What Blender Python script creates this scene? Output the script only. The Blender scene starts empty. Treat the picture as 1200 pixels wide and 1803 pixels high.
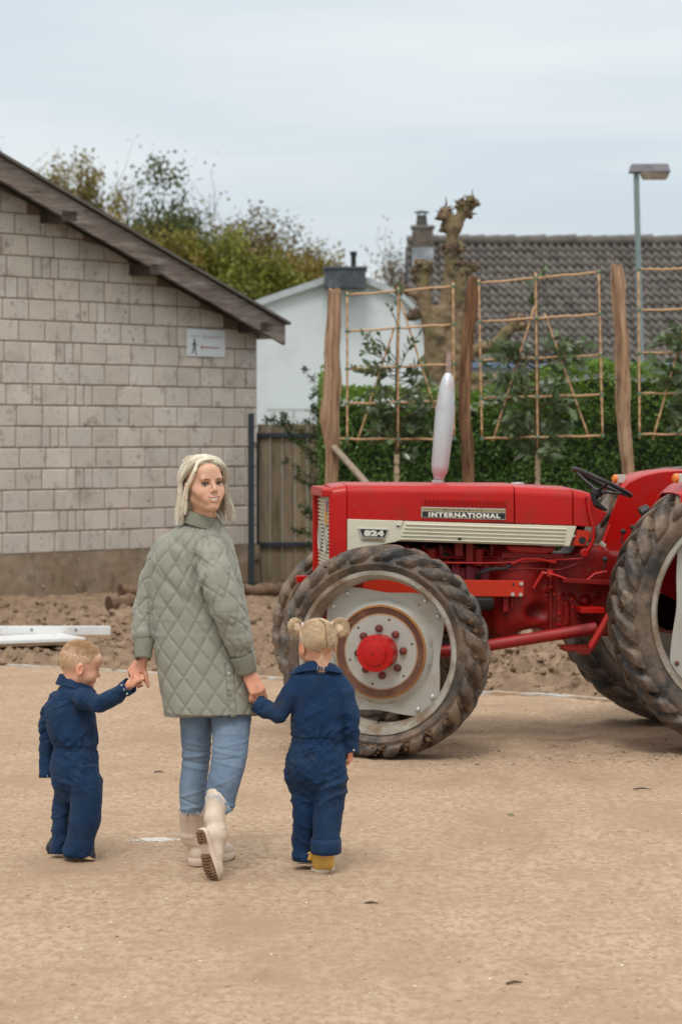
import bpy, math, random
import numpy as np
from mathutils import Vector, Matrix
random.seed(7); np.random.seed(7)
R = math.radians; PI = math.pi
SC = bpy.context.scene
# ------------------------------------------------------------------ camera
CAMZ = 1.763; FPX = 4257.0; CX, CY = 600.0, 901.5; PITCH = math.atan(126.5/FPX)
cam_d = bpy.data.cameras.new('camera'); cam = bpy.data.objects.new('camera', cam_d); SC.collection.objects.link(cam)
cam.location = (0, 0, CAMZ); cam.rotation_euler = (PI/2 - PITCH, 0, 0)
cam_d.sensor_fit = 'VERTICAL'; cam_d.sensor_height = 36.0; cam_d.lens = 36.0*FPX/1803.0
cam_d.clip_start = 0.1; cam_d.clip_end = 2000
cam_d.dof.use_dof = True; cam_d.dof.focus_distance = 10.6; cam_d.dof.aperture_fstop = 4.4
SC.camera = cam
SC.render.resolution_x = 681; SC.render.resolution_y = 1024
# ------------------------------------------------------------------ sky, sun, exposure
SUN_EL, SUN_AZ = R(60), R(190)            # azimuth clockwise from +Y
w = bpy.data.worlds.new('World'); SC.world = w; w.use_nodes = True
nt = w.node_tree; nt.nodes.clear(); N = nt.nodes.new; L = nt.links.new
out = N('ShaderNodeOutputWorld'); bg = N('ShaderNodeBackground'); bg.inputs['Strength'].default_value = 0.1
sky = N('ShaderNodeTexSky'); sky.sky_type = 'NISHITA'; sky.sun_disc = False
sky.sun_elevation = SUN_EL; sky.sun_rotation = SUN_AZ; sky.air_density = 1.0; sky.dust_density = 2.0
tc = N('ShaderNodeTexCoord'); sep = N('ShaderNodeSeparateXYZ'); L(tc.outputs['Generated'], sep.inputs[0])
mp = N('ShaderNodeMapping'); mp.inputs['Scale'].default_value = (3.0, 3.0, 26.0); mp.inputs['Rotation'].default_value = (0, R(1.2), 0)
L(tc.outputs['Generated'], mp.inputs[0])
nz = N('ShaderNodeTexNoise'); nz.inputs['Scale'].default_value = 1.0; nz.inputs['Detail'].default_value = 4.0; nz.inputs['Roughness'].default_value = 0.5
L(mp.outputs[0], nz.inputs['Vector'])
cr = N('ShaderNodeValToRGB')
cr.color_ramp.elements[0].position = 0.34; cr.color_ramp.elements[0].color = (0.765, 0.865, 0.935, 1)
cr.color_ramp.elements[1].position = 0.68; cr.color_ramp.elements[1].color = (0.97, 1.02, 1.04, 1)
L(nz.outputs['Fac'], cr.inputs[0])
# an overcast sky is about three times as bright overhead as at the horizon
mr = N('ShaderNodeMapRange'); mr.inputs['From Min'].default_value = 0.0; mr.inputs['From Max'].default_value = 1.0
mr.inputs['To Min'].default_value = 5.9; mr.inputs['To Max'].default_value = 14.0
L(sep.outputs['Z'], mr.inputs['Value'])
vm = N('ShaderNodeVectorMath'); vm.operation = 'SCALE'; tr_ = N('ShaderNodeValToRGB'); tr_.color_ramp.elements[0].position = 0.12; tr_.color_ramp.elements[0].color = (1, 1, 1, 1); tr_.color_ramp.elements[1].position = 0.45; tr_.color_ramp.elements[1].color = (1.0, 0.91, 0.82, 1)
L(sep.outputs['Z'], tr_.inputs[0]); tm = N('ShaderNodeMix'); tm.data_type = 'RGBA'; tm.blend_type = 'MULTIPLY'; tm.inputs['Factor'].default_value = 1
L(cr.outputs[0], tm.inputs['A']); L(tr_.outputs[0], tm.inputs['B']); L(tm.outputs['Result'], vm.inputs[0]); L(mr.outputs[0], vm.inputs['Scale'])
mx = N('ShaderNodeMix'); mx.data_type = 'RGBA'; mx.inputs['Factor'].default_value = 0.90
L(sky.outputs[0], mx.inputs['A']); L(vm.outputs[0], mx.inputs['B'])
L(mx.outputs['Result'], bg.inputs['Color']); L(bg.outputs[0], out.inputs[0])
sl = bpy.data.lights.new('sun', 'SUN'); sl.energy = 1.25; sl.angle = R(18); sl.color = (1.0, 0.95, 0.88)
so = bpy.data.objects.new('sun', sl); SC.collection.objects.link(so)
sv = Vector((math.sin(SUN_AZ)*math.cos(SUN_EL), math.cos(SUN_AZ)*math.cos(SUN_EL), math.sin(SUN_EL)))
so.rotation_euler = sv.to_track_quat('Z', 'Y').to_euler(); so.location = (0, 0, 20)
SC.view_settings.view_transform = 'Standard'; SC.view_settings.look = 'None'
SC.view_settings.exposure = 0.36; SC.view_settings.gamma = 1.0
SC.render.engine = 'CYCLES'

# ------------------------------------------------------------------ measuring helpers
def ray(px, py):
    u = (px-CX)/FPX; v = (CY-py)/FPX; c, s = math.cos(PITCH), math.sin(PITCH)
    return np.array([u, c+v*s, -s+v*c])
def P(px, py, Y):
    d = ray(px, py); return np.array([0, 0, CAMZ]) + d*(Y/d[1])
def G(px, py, z=0.0):
    d = ray(px, py); return np.array([0, 0, CAMZ]) + d*((z-CAMZ)/d[2])
def HIT(px, py, p0, n):
    d = ray(px, py); o = np.array([0, 0, CAMZ]); t = np.dot(np.array(p0)-o, n)/np.dot(d, n); return o+d*t

# ------------------------------------------------------------------ object helpers
COL = SC.collection
def tag(o, label=None, cat=None, group=None, kind=None):
    if label: o['label'] = label
    if cat: o['category'] = cat
    if group: o['group'] = group
    if kind: o['kind'] = kind
    return o
def empty(name, loc, label, cat, group=None):
    o = bpy.data.objects.new(name, None); COL.objects.link(o); o.location = Vector([float(c) for c in loc]); o.empty_display_size = .1
    return tag(o, label, cat, group)
def fastmesh(name, V, F):
    V = np.asarray(V, dtype=np.float32); me = bpy.data.meshes.new(name)
    if isinstance(F, np.ndarray):
        k = F.shape[1]; m = F.shape[0]
        me.vertices.add(len(V)); me.vertices.foreach_set('co', V.ravel())
        me.loops.add(m*k); me.polygons.add(m)
        me.polygons.foreach_set('loop_start', np.arange(0, m*k, k, dtype=np.int32))
        me.loops.foreach_set('vertex_index', F.astype(np.int32).ravel())
        me.update(calc_edges=True); me.validate()
    else:
        me.from_pydata(V.tolist(), [], F); me.update()
    return me
def link(name, V, F, mat, parent=None, smooth=True, sharp=None, bevel=0, cols=None, base=True):
    """one mesh object; V in world coordinates. Top-level objects get their origin at their base."""
    V = np.array(V, dtype=np.float64); off = np.zeros(3)
    if parent is None and base:
        off = np.array([(V[:, 0].min()+V[:, 0].max())/2, (V[:, 1].min()+V[:, 1].max())/2, V[:, 2].min()])
    me = fastmesh(name, V-off, F)
    if cols is not None:
        ca = me.color_attributes.new('Col', 'FLOAT_COLOR', 'POINT')
        c = np.ones((len(V), 4), dtype=np.float32); c[:, :3] = cols; ca.data.foreach_set('color', c.ravel())
    if smooth:
        me.polygons.foreach_set('use_smooth', np.ones(len(me.polygons), dtype=bool))
        if sharp is not None: me.set_sharp_from_angle(angle=R(sharp))
    if mat:
        me.materials.append(mat)
        if cols is None and mat.get('attr'):
            ca = me.color_attributes.new('Col', 'FLOAT_COLOR', 'POINT'); ca.data.foreach_set('color', np.ones(4*len(V), dtype=np.float32))
    o = bpy.data.objects.new(name, me); COL.objects.link(o); o.location = Vector(off)
    if parent is not None:
        o.parent = parent
        if parent.parent is None: o.matrix_parent_inverse = Matrix.Translation(parent.location).inverted()
    if bevel:
        b = o.modifiers.new('bevel', 'BEVEL'); b.width = bevel; b.segments = 2; b.limit_method = 'ANGLE'; b.angle_limit = R(40)
    return o

def frame(d, up=(0, 0, 1)):
    d = np.array(d, float); d /= np.linalg.norm(d)+1e-12
    u = np.array(up, float)
    if abs(np.dot(u, d)) > .95: u = np.array([1., 0, 0])
    a = np.cross(u, d); a /= np.linalg.norm(a); b = np.cross(d, a); return a, b, d

class MB:
    def __init__(s): s.v = []; s.f = []; s.c = []; s.n = 0
    def add(s, V, F, col=None):
        V = [tuple(map(float, p)) for p in V]; s.v += V; s.f += [tuple(int(i)+s.n for i in f) for f in F]; s.n += len(V)
        s.c += [(1, 1, 1) if col is None else tuple(col)]*len(V); return s
    def box(s, c, size, M=None, col=None):
        c = np.array(c, float); h = np.array(size, float)/2; V = []
        for x in (-1, 1):
            for y in (-1, 1):
                for z in (-1, 1):
                    p = np.array([x, y, z])*h
                    if M is not None: p = M @ p
                    V.append(c+p)
        return s.add(V, [(0, 1, 3, 2), (4, 6, 7, 5), (0, 4, 5, 1), (2, 3, 7, 6), (0, 2, 6, 4), (1, 5, 7, 3)], col)
    def tube(s, pts, rad, n=10, cap=True, up=(0, 0, 1), flat=1.0, col=None):
        pts = [np.array(p, float) for p in pts]; m = len(pts)
        if not hasattr(rad, '__len__'): rad = [rad]*m
        V = []; F = []; pa = None
        for i, p in enumerate(pts):
            d = pts[min(i+1, m-1)]-pts[max(i-1, 0)]
            a, b, d = frame(d, up)
            if pa is not None:
                a2 = pa-d*np.dot(pa, d); nn = np.linalg.norm(a2)
                if nn > 1e-6: a = a2/nn; b = np.cross(d, a)
            pa = a
            for k in range(n):
                t = 2*PI*k/n; V.append(p+rad[i]*(a*math.cos(t)+b*math.sin(t)*flat))
        for i in range(m-1):
            for k in range(n):
                k2 = (k+1) % n; F.append((i*n+k, i*n+k2, (i+1)*n+k2, (i+1)*n+k))
        if cap: F.append(tuple(range(n-1, -1, -1))); F.append(tuple((m-1)*n+k for k in range(n)))
        return s.add(V, F, col)
    def lathe(s, prof, o, ax, n=32, close=False, col=None):
        """prof: (radius, height along ax)"""
        a, b, d = frame(ax); o = np.array(o, float); V = []; F = []; m = len(prof)
        for r, h in prof:
            for k in range(n):
                t = 2*PI*k/n; V.append(o+d*h+r*(a*math.cos(t)+b*math.sin(t)))
        for i in range(m if close else m-1):
            j = (i+1) % m
            for k in range(n):
                k2 = (k+1) % n; F.append((i*n+k, i*n+k2, j*n+k2, j*n+k))
        if not close:
            if prof[0][0] > 1e-5: F.append(tuple(range(n-1, -1, -1)))
            if prof[-1][0] > 1e-5: F.append(tuple((m-1)*n+k for k in range(n)))
        return s.add(V, F, col)
    def prism(s, poly, fn, t0, t1, col=None):
        """poly: list of (u,v); fn(u,v,t)->world"""
        n = len(poly); V = [fn(u, v, t0) for u, v in poly]+[fn(u, v, t1) for u, v in poly]
        F = [tuple(range(n)), tuple(range(2*n-1, n-1, -1))]
        F += [(i, i+n, (i+1) % n+n, (i+1) % n) for i in range(n)]
        return s.add(V, F, col)
    def build(s, name, mat, parent=None, smooth=True, sharp=35, bevel=0, cols=False, fix=True):
        o = link(name, s.v, s.f, mat, parent, smooth, None, bevel, s.c if cols else None)
        if fix:
            import bmesh
            bm = bmesh.new(); bm.from_mesh(o.data); bmesh.ops.recalc_face_normals(bm, faces=bm.faces); bm.to_mesh(o.data); bm.free()
        if smooth and sharp: o.data.set_sharp_from_angle(angle=R(sharp))
        return o

# ------------------------------------------------------------------ noise
def _h(ix, iy, iz, seed):
    with np.errstate(over='ignore'):
        n = (ix.astype(np.uint32)*np.uint32(374761393) + iy.astype(np.uint32)*np.uint32(668265263) + iz.astype(np.uint32)*np.uint32(2246822519) + np.uint32(seed*3266489917 % 4294967296))
        n = (n ^ (n >> np.uint32(13)))*np.uint32(1274126177); n = n ^ (n >> np.uint32(16))
    return n.astype(np.float64)/4294967295.0*2-1
def vnoise(p, seed=0):
    p = np.asarray(p, float); i = np.floor(p).astype(np.int64); f = p-i; f = f*f*f*(f*(f*6-15)+10)
    r = 0
    for dx in (0, 1):
        wx = f[:, 0] if dx else 1-f[:, 0]
        for dy in (0, 1):
            wy = f[:, 1] if dy else 1-f[:, 1]
            for dz in (0, 1):
                wz = f[:, 2] if dz else 1-f[:, 2]
                r = r+wx*wy*wz*_h(i[:, 0]+dx, i[:, 1]+dy, i[:, 2]+dz, seed)
    return r
def fbm(p, oct=3, seed=0):
    p = np.asarray(p, float); r = 0; a = 1; s = 0
    for o in range(oct): r = r+a*vnoise(p*(2.03**o)+o*17.3, seed+o); s += a; a *= .5
    return r/s
def vnormals(V, F):
    n = np.zeros_like(V); q = np.cross(V[F[:, 2]]-V[F[:, 0]], V[F[:, 3]]-V[F[:, 1]])
    for k in range(4): np.add.at(n, F[:, k], q)
    return n/(np.linalg.norm(n, axis=1, keepdims=True)+1e-12)
def relax(V, F, it=1, lam=.5):
    for _ in range(it):
        s = np.zeros_like(V); c = np.zeros(len(V))
        for k in range(4):
            a = F[:, k]; b = F[:, (k+1) % 4]
            np.add.at(s, a, V[b]); np.add.at(s, b, V[a]); np.add.at(c, a, 1); np.add.at(c, b, 1)
        V = V*(1-lam)+lam*s/c[:, None]
    return V

# ------------------------------------------------------------------ signed distance modelling
class Field:
    def __init__(s, lo, hi, h):
        s.o = np.array(lo, float); s.h = h; s.dim = np.ceil((np.array(hi, float)-s.o)/h).astype(int)+1
        s.f = np.full(s.dim, 1.0, dtype=np.float32)
    def ap(s, fn, lo, hi, k=0.0, mode='add'):
        m = k+4*s.h
        i0 = np.maximum(np.floor((np.array(lo)-m-s.o)/s.h).astype(int), 0); i1 = np.minimum(np.ceil((np.array(hi)+m-s.o)/s.h).astype(int)+1, s.dim)
        if np.any(i1 <= i0): return s
        x = (s.o[0]+s.h*np.arange(i0[0], i1[0]))[:, None, None].astype(np.float32)
        y = (s.o[1]+s.h*np.arange(i0[1], i1[1]))[None, :, None].astype(np.float32)
        z = (s.o[2]+s.h*np.arange(i0[2], i1[2]))[None, None, :].astype(np.float32)
        d = fn(x, y, z); sl = tuple(slice(a, b) for a, b in zip(i0, i1)); c = s.f[sl]
        if mode == 'sub':
            if k > 0: hh = np.clip(.5+.5*(c+d)/k, 0, 1); hh = 1-hh; s.f[sl] = c*(1-hh)-d*hh+k*hh*(1-hh)
            else: s.f[sl] = np.maximum(c, -d)
        elif k > 0: hh = np.clip(.5+.5*(c-d)/k, 0, 1); s.f[sl] = c*(1-hh)+d*hh-k*hh*(1-hh)
        else: s.f[sl] = np.minimum(c, d)
        return s
    def ell(s, c, r, k=0.0, M=None, mode='add'):
        c = np.array(c, float); r = np.array([r]*3 if not hasattr(r, '__len__') else r, float); b = np.full(3, r.max()) if M is not None else r
        def fn(x, y, z):
            X, Y, Z = x-c[0], y-c[1], z-c[2]
            if M is not None: X, Y, Z = [X*M[0][j]+Y*M[1][j]+Z*M[2][j] for j in range(3)]
            k0 = np.sqrt((X/r[0])**2+(Y/r[1])**2+(Z/r[2])**2); k1 = np.sqrt((X/r[0]**2)**2+(Y/r[1]**2)**2+(Z/r[2]**2)**2)+1e-6
            return k0*(k0-1)/k1
        return s.ap(fn, c-b, c+b, k, mode)
    def cap(s, a, b, ra, rb=None, k=0.0, mode='add'):
        rb = ra if rb is None else rb; a = np.array(a, float); b = np.array(b, float); d = b-a; dd = float(d@d)+1e-12; rm = max(ra, rb)
        def fn(x, y, z):
            t = np.clip(((x-a[0])*d[0]+(y-a[1])*d[1]+(z-a[2])*d[2])/dd, 0, 1)
            return np.sqrt((x-a[0]-t*d[0])**2+(y-a[1]-t*d[1])**2+(z-a[2]-t*d[2])**2)-(ra+(rb-ra)*t)
        return s.ap(fn, np.minimum(a, b)-rm, np.maximum(a, b)+rm, k, mode)
    def chain(s, pts, rad, k=0.0):
        for i in range(len(pts)-1): s.cap(pts[i], pts[i+1], rad[i], rad[i+1], k if i == 0 else max(k*.5, .004))
        return s
    def loft(s, rows, k=0.0, mode='add', pw=2.0):
        rows = sorted(rows); T = np.array(rows, float); zz = np.linspace(T[0, 0], T[-1, 0], 80)
        Q = [np.interp(zz, T[:, 0], T[:, j]) for j in range(1, 5)]
        ker = np.ones(7)/7; Q = [np.convolve(np.pad(q, 3, 'edge'), ker, 'valid') for q in Q]
        lo = [(T[:, 1]-T[:, 3]).min(), (T[:, 2]-T[:, 4]).min(), T[0, 0]]; hi = [(T[:, 1]+T[:, 3]).max(), (T[:, 2]+T[:, 4]).max(), T[-1, 0]]
        def fn(x, y, z):
            cx, cy, rx, ry = [np.interp(z, zz, q).astype(np.float32) for q in Q]
            d = ((np.abs(x-cx)/rx)**pw+(np.abs(y-cy)/ry)**pw)**(1/pw); d = (d-1)*np.minimum(rx, ry)
            return np.maximum(d, np.maximum(z-T[-1, 0], T[0, 0]-z))
        return s.ap(fn, lo, hi, k, mode)
    def cut(s, p, n, k=0.0):
        """remove the side n points to"""
        p = np.array(p, float); n = np.array(n, float); n /= np.linalg.norm(n)
        fn = lambda x, y, z: -((x-p[0])*n[0]+(y-p[1])*n[1]+(z-p[2])*n[2])
        return s.ap(fn, s.o, s.o+s.h*s.dim, k, 'sub')
    def cutl(s, p, n, R_=.05, k=.003):
        p = np.array(p, float); n = np.array(n, float); n /= np.linalg.norm(n); p2 = p+n*R_*.8
        fn = lambda x, y, z: np.maximum(-((x-p[0])*n[0]+(y-p[1])*n[1]+(z-p[2])*n[2]), np.sqrt((x-p2[0])**2+(y-p2[1])**2+(z-p2[2])**2)-R_)
        return s.ap(fn, p2-R_, p2+R_, k, 'sub')
    def mesh(s, smooth=1):
        f = s.f; ins = f < 0
        c = np.zeros(np.array(f.shape)-1, dtype=np.int8)
        offs = [(i, j, k) for i in (0, 1) for j in (0, 1) for k in (0, 1)]
        nx, ny, nz = c.shape
        for i, j, k in offs: c += ins[i:i+nx, j:j+ny, k:k+nz]
        act = (c > 0) & (c < 8); idx = np.argwhere(act); gid = np.full(c.shape, -1, dtype=np.int32); gid[act] = np.arange(len(idx))
        val = np.stack([f[idx[:, 0]+i, idx[:, 1]+j, idx[:, 2]+k] for i, j, k in offs], 1).astype(np.float64)
        pos = np.zeros((len(idx), 3)); cnt = np.zeros(len(idx)); O = np.array(offs, float)
        for a in range(8):
            for b in range(a+1, 8):
                if np.abs(O[a]-O[b]).sum() != 1: continue
                m = (val[:, a] < 0) != (val[:, b] < 0); t = np.zeros(len(idx)); t[m] = val[m, a]/(val[m, a]-val[m, b])
                pos[m] += O[a]+(O[b]-O[a])*t[m, None]; cnt[m] += 1
        V = s.o+(idx+pos/cnt[:, None])*s.h; Fs = []
        for ax in range(3):
            u, v = [(1, 2), (2, 0), (0, 1)][ax]
            A = np.take(ins, range(f.shape[ax]-1), axis=ax); B = np.take(ins, range(1, f.shape[ax]), axis=ax)
            e = np.argwhere(A != B)
            e = e[(e[:, u] > 0) & (e[:, v] > 0) & (e[:, u] < f.shape[u]-1) & (e[:, v] < f.shape[v]-1)]
            if not len(e): continue
            du = np.zeros(3, int); du[u] = 1; dv = np.zeros(3, int); dv[v] = 1
            q = [e-du-dv, e-dv, e, e-du]; q = np.stack([gid[t[:, 0], t[:, 1], t[:, 2]] for t in q], 1)
            fl = ~A[e[:, 0], e[:, 1], e[:, 2]]; q[fl] = q[fl][:, ::-1]; Fs.append(q)
        F = np.concatenate(Fs); F = F[(F >= 0).all(1)]
        if smooth: V = relax(V, F, smooth, .5)
        return V, F
def merge(parts):
    V = []; F = []; C = []; n = 0
    for p in parts:
        V.append(p[0]); F.append(p[1]+n); C.append(p[2] if len(p) > 2 else np.ones((len(p[0]), 3))); n += len(p[0])
    return np.concatenate(V), np.concatenate(F), np.concatenate(C)

# ------------------------------------------------------------------ materials
def lin(c):
    c = [x/255.0 for x in c]; return tuple(x/12.92 if x <= .04045 else ((x+.055)/1.055)**2.4 for x in c)
def mat(name, col, rough=.6, metal=0.0, var=.12, vs=6.0, bump=0.0, bs=60.0, dirt=None, attr=False, spec=.5, coat=0.0, stretch=None, sss=0.0, trans=0.0, bdist=.01, sheen=0.0):
    """col linear rgb. dirt=(colour, amount 0..1, scale, softness)"""
    m = bpy.data.materials.new(name); m.use_nodes = True; t = m.node_tree; b = t.nodes['Principled BSDF']; N = t.nodes.new; L = t.links.new
    tc = N('ShaderNodeTexCoord'); vec = tc.outputs['Object']
    if stretch:
        mp = N('ShaderNodeMapping'); mp.inputs['Scale'].default_value = stretch; L(vec, mp.inputs[0]); vec = mp.outputs[0]
    n1 = N('ShaderNodeTexNoise'); n1.inputs['Scale'].default_value = vs; n1.inputs['Detail'].default_value = 6; n1.inputs['Roughness'].default_value = .65; L(vec, n1.inputs['Vector'])
    r = N('ShaderNodeValToRGB'); r.color_ramp.elements[0].position = .3; r.color_ramp.elements[1].position = .7
    r.color_ramp.elements[0].color = (*[c*(1-var) for c in col], 1); r.color_ramp.elements[1].color = (*[min(c*(1+var), 1) for c in col], 1)
    L(n1.outputs['Fac'], r.inputs[0]); c = r.outputs[0]
    if attr:
        m['attr'] = 1
        a = N('ShaderNodeAttribute'); a.attribute_name = 'Col'; mm = N('ShaderNodeMix'); mm.data_type = 'RGBA'; mm.blend_type = 'MULTIPLY'; mm.inputs['Factor'].default_value = 1
        L(c, mm.inputs['A']); L(a.outputs['Color'], mm.inputs['B']); c = mm.outputs['Result']
    rsock = None
    if dirt:
        for dc, amt, sc, soft in (dirt if isinstance(dirt, list) else [dirt]):
            n2 = N('ShaderNodeTexNoise'); n2.inputs['Scale'].default_value = sc; n2.inputs['Detail'].default_value = 8; n2.inputs['Roughness'].default_value = .7; L(tc.outputs['Object'] if not stretch else vec, n2.inputs['Vector'])
            k = N('ShaderNodeMapRange'); th = .72-.44*amt; k.inputs['From Min'].default_value = th-soft; k.inputs['From Max'].default_value = th+soft; L(n2.outputs['Fac'], k.inputs['Value'])
            mm = N('ShaderNodeMix'); mm.data_type = 'RGBA'; L(k.outputs[0], mm.inputs['Factor']); L(c, mm.inputs['A']); mm.inputs['B'].default_value = (*dc, 1); c = mm.outputs['Result']
            rr = N('ShaderNodeMapRange'); rr.inputs['To Min'].default_value = rough; rr.inputs['To Max'].default_value = .9; L(k.outputs[0], rr.inputs['Value']); rsock = rr.outputs[0]
    L(c, b.inputs['Base Color']); b.inputs['Roughness'].default_value = rough; b.inputs['Metallic'].default_value = metal
    if rsock is not None: L(rsock, b.inputs['Roughness'])
    b.inputs['Specular IOR Level'].default_value = spec; b.inputs['Coat Weight'].default_value = coat; b.inputs['Coat Roughness'].default_value = .15
    if sheen: b.inputs['Sheen Weight'].default_value = sheen
    if sss: b.inputs['Subsurface Weight'].default_value = sss; b.inputs['Subsurface Radius'].default_value = (.012, .005, .003); b.inputs['Subsurface Scale'].default_value = 1.0
    if trans: b.inputs['Transmission Weight'].default_value = trans
    if bump:
        n3 = N('ShaderNodeTexNoise'); n3.inputs['Scale'].default_value = bs; n3.inputs['Detail'].default_value = 7; n3.inputs['Roughness'].default_value = .6; L(vec, n3.inputs['Vector'])
        bp = N('ShaderNodeBump'); bp.inputs['Strength'].default_value = bump; bp.inputs['Distance'].default_value = bdist; L(n3.outputs['Fac'], bp.inputs['Height']); L(bp.outputs[0], b.inputs['Normal'])
    return m
def leafmat(name, col, var=.35, vs=3, rough=.5, spec=.4):
    m = mat(name, col, rough=rough, var=var, vs=vs, attr=True, spec=spec)
    t = m.node_tree; b = t.nodes['Principled BSDF']; o = t.nodes['Material Output']
    tr = t.nodes.new('ShaderNodeBsdfTranslucent'); ms = t.nodes.new('ShaderNodeMixShader'); ms.inputs[0].default_value = .25
    src = b.inputs['Base Color'].links[0].from_socket; t.links.new(src, tr.inputs[0]); t.links.new(b.outputs[0], ms.inputs[1]); t.links.new(tr.outputs[0], ms.inputs[2]); t.links.new(ms.outputs[0], o.inputs[0])
    return m
def leafmesh(pos, dirs, length, width, fold=.25, seed=1, cvar=.35, tint=None):
    """many small leaves: arrays pos (n,3), dirs (n,3), length (n,)"""
    rs = np.random.RandomState(seed); n = len(pos); d = dirs/(np.linalg.norm(dirs, axis=1, keepdims=True)+1e-9)
    r = rs.normal(size=(n, 3)); a = np.cross(d, r); a /= np.linalg.norm(a, axis=1, keepdims=True)+1e-9; b = np.cross(d, a)
    Ln = length[:, None]; W = Ln*width
    p0 = pos; p1 = pos+d*Ln*.32+a*W*.5+b*W*fold; p2 = pos+d*Ln*.7+a*W*.38+b*W*fold*.8; p3 = pos+d*Ln; p4 = pos+d*Ln*.7-a*W*.38+b*W*fold*.8; p5 = pos+d*Ln*.32-a*W*.5+b*W*fold; m1 = pos+d*Ln*.5
    V = np.stack([p0, p1, p2, p3, p4, p5, m1], 1).reshape(-1, 3); o = (np.arange(n)*7)[:, None]
    F = np.concatenate([o+np.array([[0, 1, 2, 6]]), o+np.array([[6, 2, 3, 3]]), o+np.array([[0, 6, 4, 5]]), o+np.array([[6, 3, 4, 4]])])
    F = np.concatenate([o+np.array([[0, 1, 2, 6]]), o+np.array([[0, 6, 4, 5]])])
    F2 = np.concatenate([o+np.array([[6, 2, 3, 4]])]); F = np.concatenate([F, F2])
    c = 1+rs.uniform(-cvar, cvar, n); c = np.repeat(c, 7)[:, None]*np.ones((1, 3))
    if tint is not None: c = c*np.repeat(tint, 7, axis=0)
    return V, F, c
# ================================================================== SETTING
SAND = (0.455, 0.338, 0.240); SOILC = (0.250, 0.172, 0.118)
# ---- ground: one sheet to the horizon, finely modelled where the camera stands on it
def line_y(x):                      # the near edge of the dug soil (world y as a function of x)
    return np.interp(x, [-40, -3.2, -0.55, 1.75, 4, 40], [21, 18.95, 17.75, 16.4, 15.3, 2])
def ground_h(x, y):
    p = np.stack([x, y, np.zeros_like(x)], 1)
    h = .016*fbm(p*np.array([.9, .5, 1]), 2, 3)+.0095*fbm(p*np.array([4, 2.5, 1]), 3, 5)+.0065*fbm(p*np.array([17, 10, 1]), 3, 9)-.010*np.clip(fbm(p*np.array([2.4, 3.5, 1]), 3, 19)-.25, 0, 1)
    # shallow wheel tracks that curve off to the right
    for k, off in enumerate((0.0, 1.45)):
        c = .25+off+.035*(y-6)**1.6; d = (x-c); h -= .016*np.exp(-(d/.16)**2)*(.6+.8*np.abs(vnoise(p*np.array([6, 6, 1]), 31)))-.008*np.exp(-((np.abs(d)-.22)/.05)**2)
    # scuffed soil under and behind the tractor wheels
    m = np.exp(-((x-1.9)/1.1)**2-((y-13.6)/.55)**2); h += m*.022*np.abs(fbm(p*14, 3, 12))
    return h
def sheet(x0, x1, y0, y1, st, hf):
    xs = np.arange(x0, x1+st/2, st); ys = np.arange(y0, y1+st/2, st); X, Y = np.meshgrid(xs, ys, indexing='ij')
    x = X.ravel(); y = Y.ravel(); V = np.stack([x, y, hf(x, y)], 1); n, m = len(xs), len(ys)
    i = np.arange(n-1)[:, None]*m+np.arange(m-1)[None, :]; i = i.ravel(); F = np.stack([i, i+m, i+m+1, i+1], 1); return V, F
def groundmat():
    m = mat('packed_sand', SAND, rough=.95, var=.10, vs=1.1, bump=.6, bs=95, spec=.15, bdist=.010, attr=True,
            dirt=[((0.35, 0.245, 0.165), .40, 1.3, .16), ((0.50, 0.378, 0.275), .34, 2.2, .18), ((0.17, 0.105, 0.065), .08, 4.2, .06), ((0.35, 0.235, 0.155), .46, 30, .09)], stretch=(1, .6, 1))
    return m
MSAND = groundmat()
V1, F1 = sheet(-3.2, 4.4, 6.4, 19.5, .024, ground_h)
p_ = np.stack([V1[:, 0], V1[:, 1], 0*V1[:, 0]], 1); mud = np.exp(-((V1[:, 0]-2.1)/1.25)**2-((V1[:, 1]-13.75)/.55)**2)*np.clip(.65+.9*fbm(p_*np.array([3, 5, 1]), 4, 55), 0, 1); mud = np.clip(mud*1.2, 0, 1)
bl = np.clip(fbm(p_*np.array([1.1, 1.6, 1]), 3, 56)*3.2-.70, 0, 1)*.42+np.clip(fbm(p_*np.array([5, 9, 1]), 3, 57)*3.2-.85, 0, 1)*.55; trk = 0
for off in (0.0, 1.45): c_ = .25+off+.035*np.maximum(V1[:, 1]-6, 0)**1.6; trk = trk+np.exp(-((V1[:, 0]-c_)/.15)**2)*(.5+.5*vnoise(p_*np.array([8, 14, 1]), 58))
cg = np.ones((len(V1), 3)); cg = cg*(1-mud[:, None]*np.array([.48, .53, .56]))*(1-bl[:, None]*np.array([.42, .47, .50]))*(1+.10*np.clip(trk, -1, 1)[:, None])
gnd = link('ground', V1, F1, MSAND, base=False, cols=cg); tag(gnd, kind='structure')
b = MB(); b.add([(-600, -50, -.035), (600, -50, -.035), (600, 900, -.035), (-600, 900, -.035)], [(0, 1, 2, 3)])
o = b.build('field', mat('meadow_earth', (.16, .15, .08), var=.3, vs=.3), smooth=False); tag(o, kind='structure')
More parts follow.
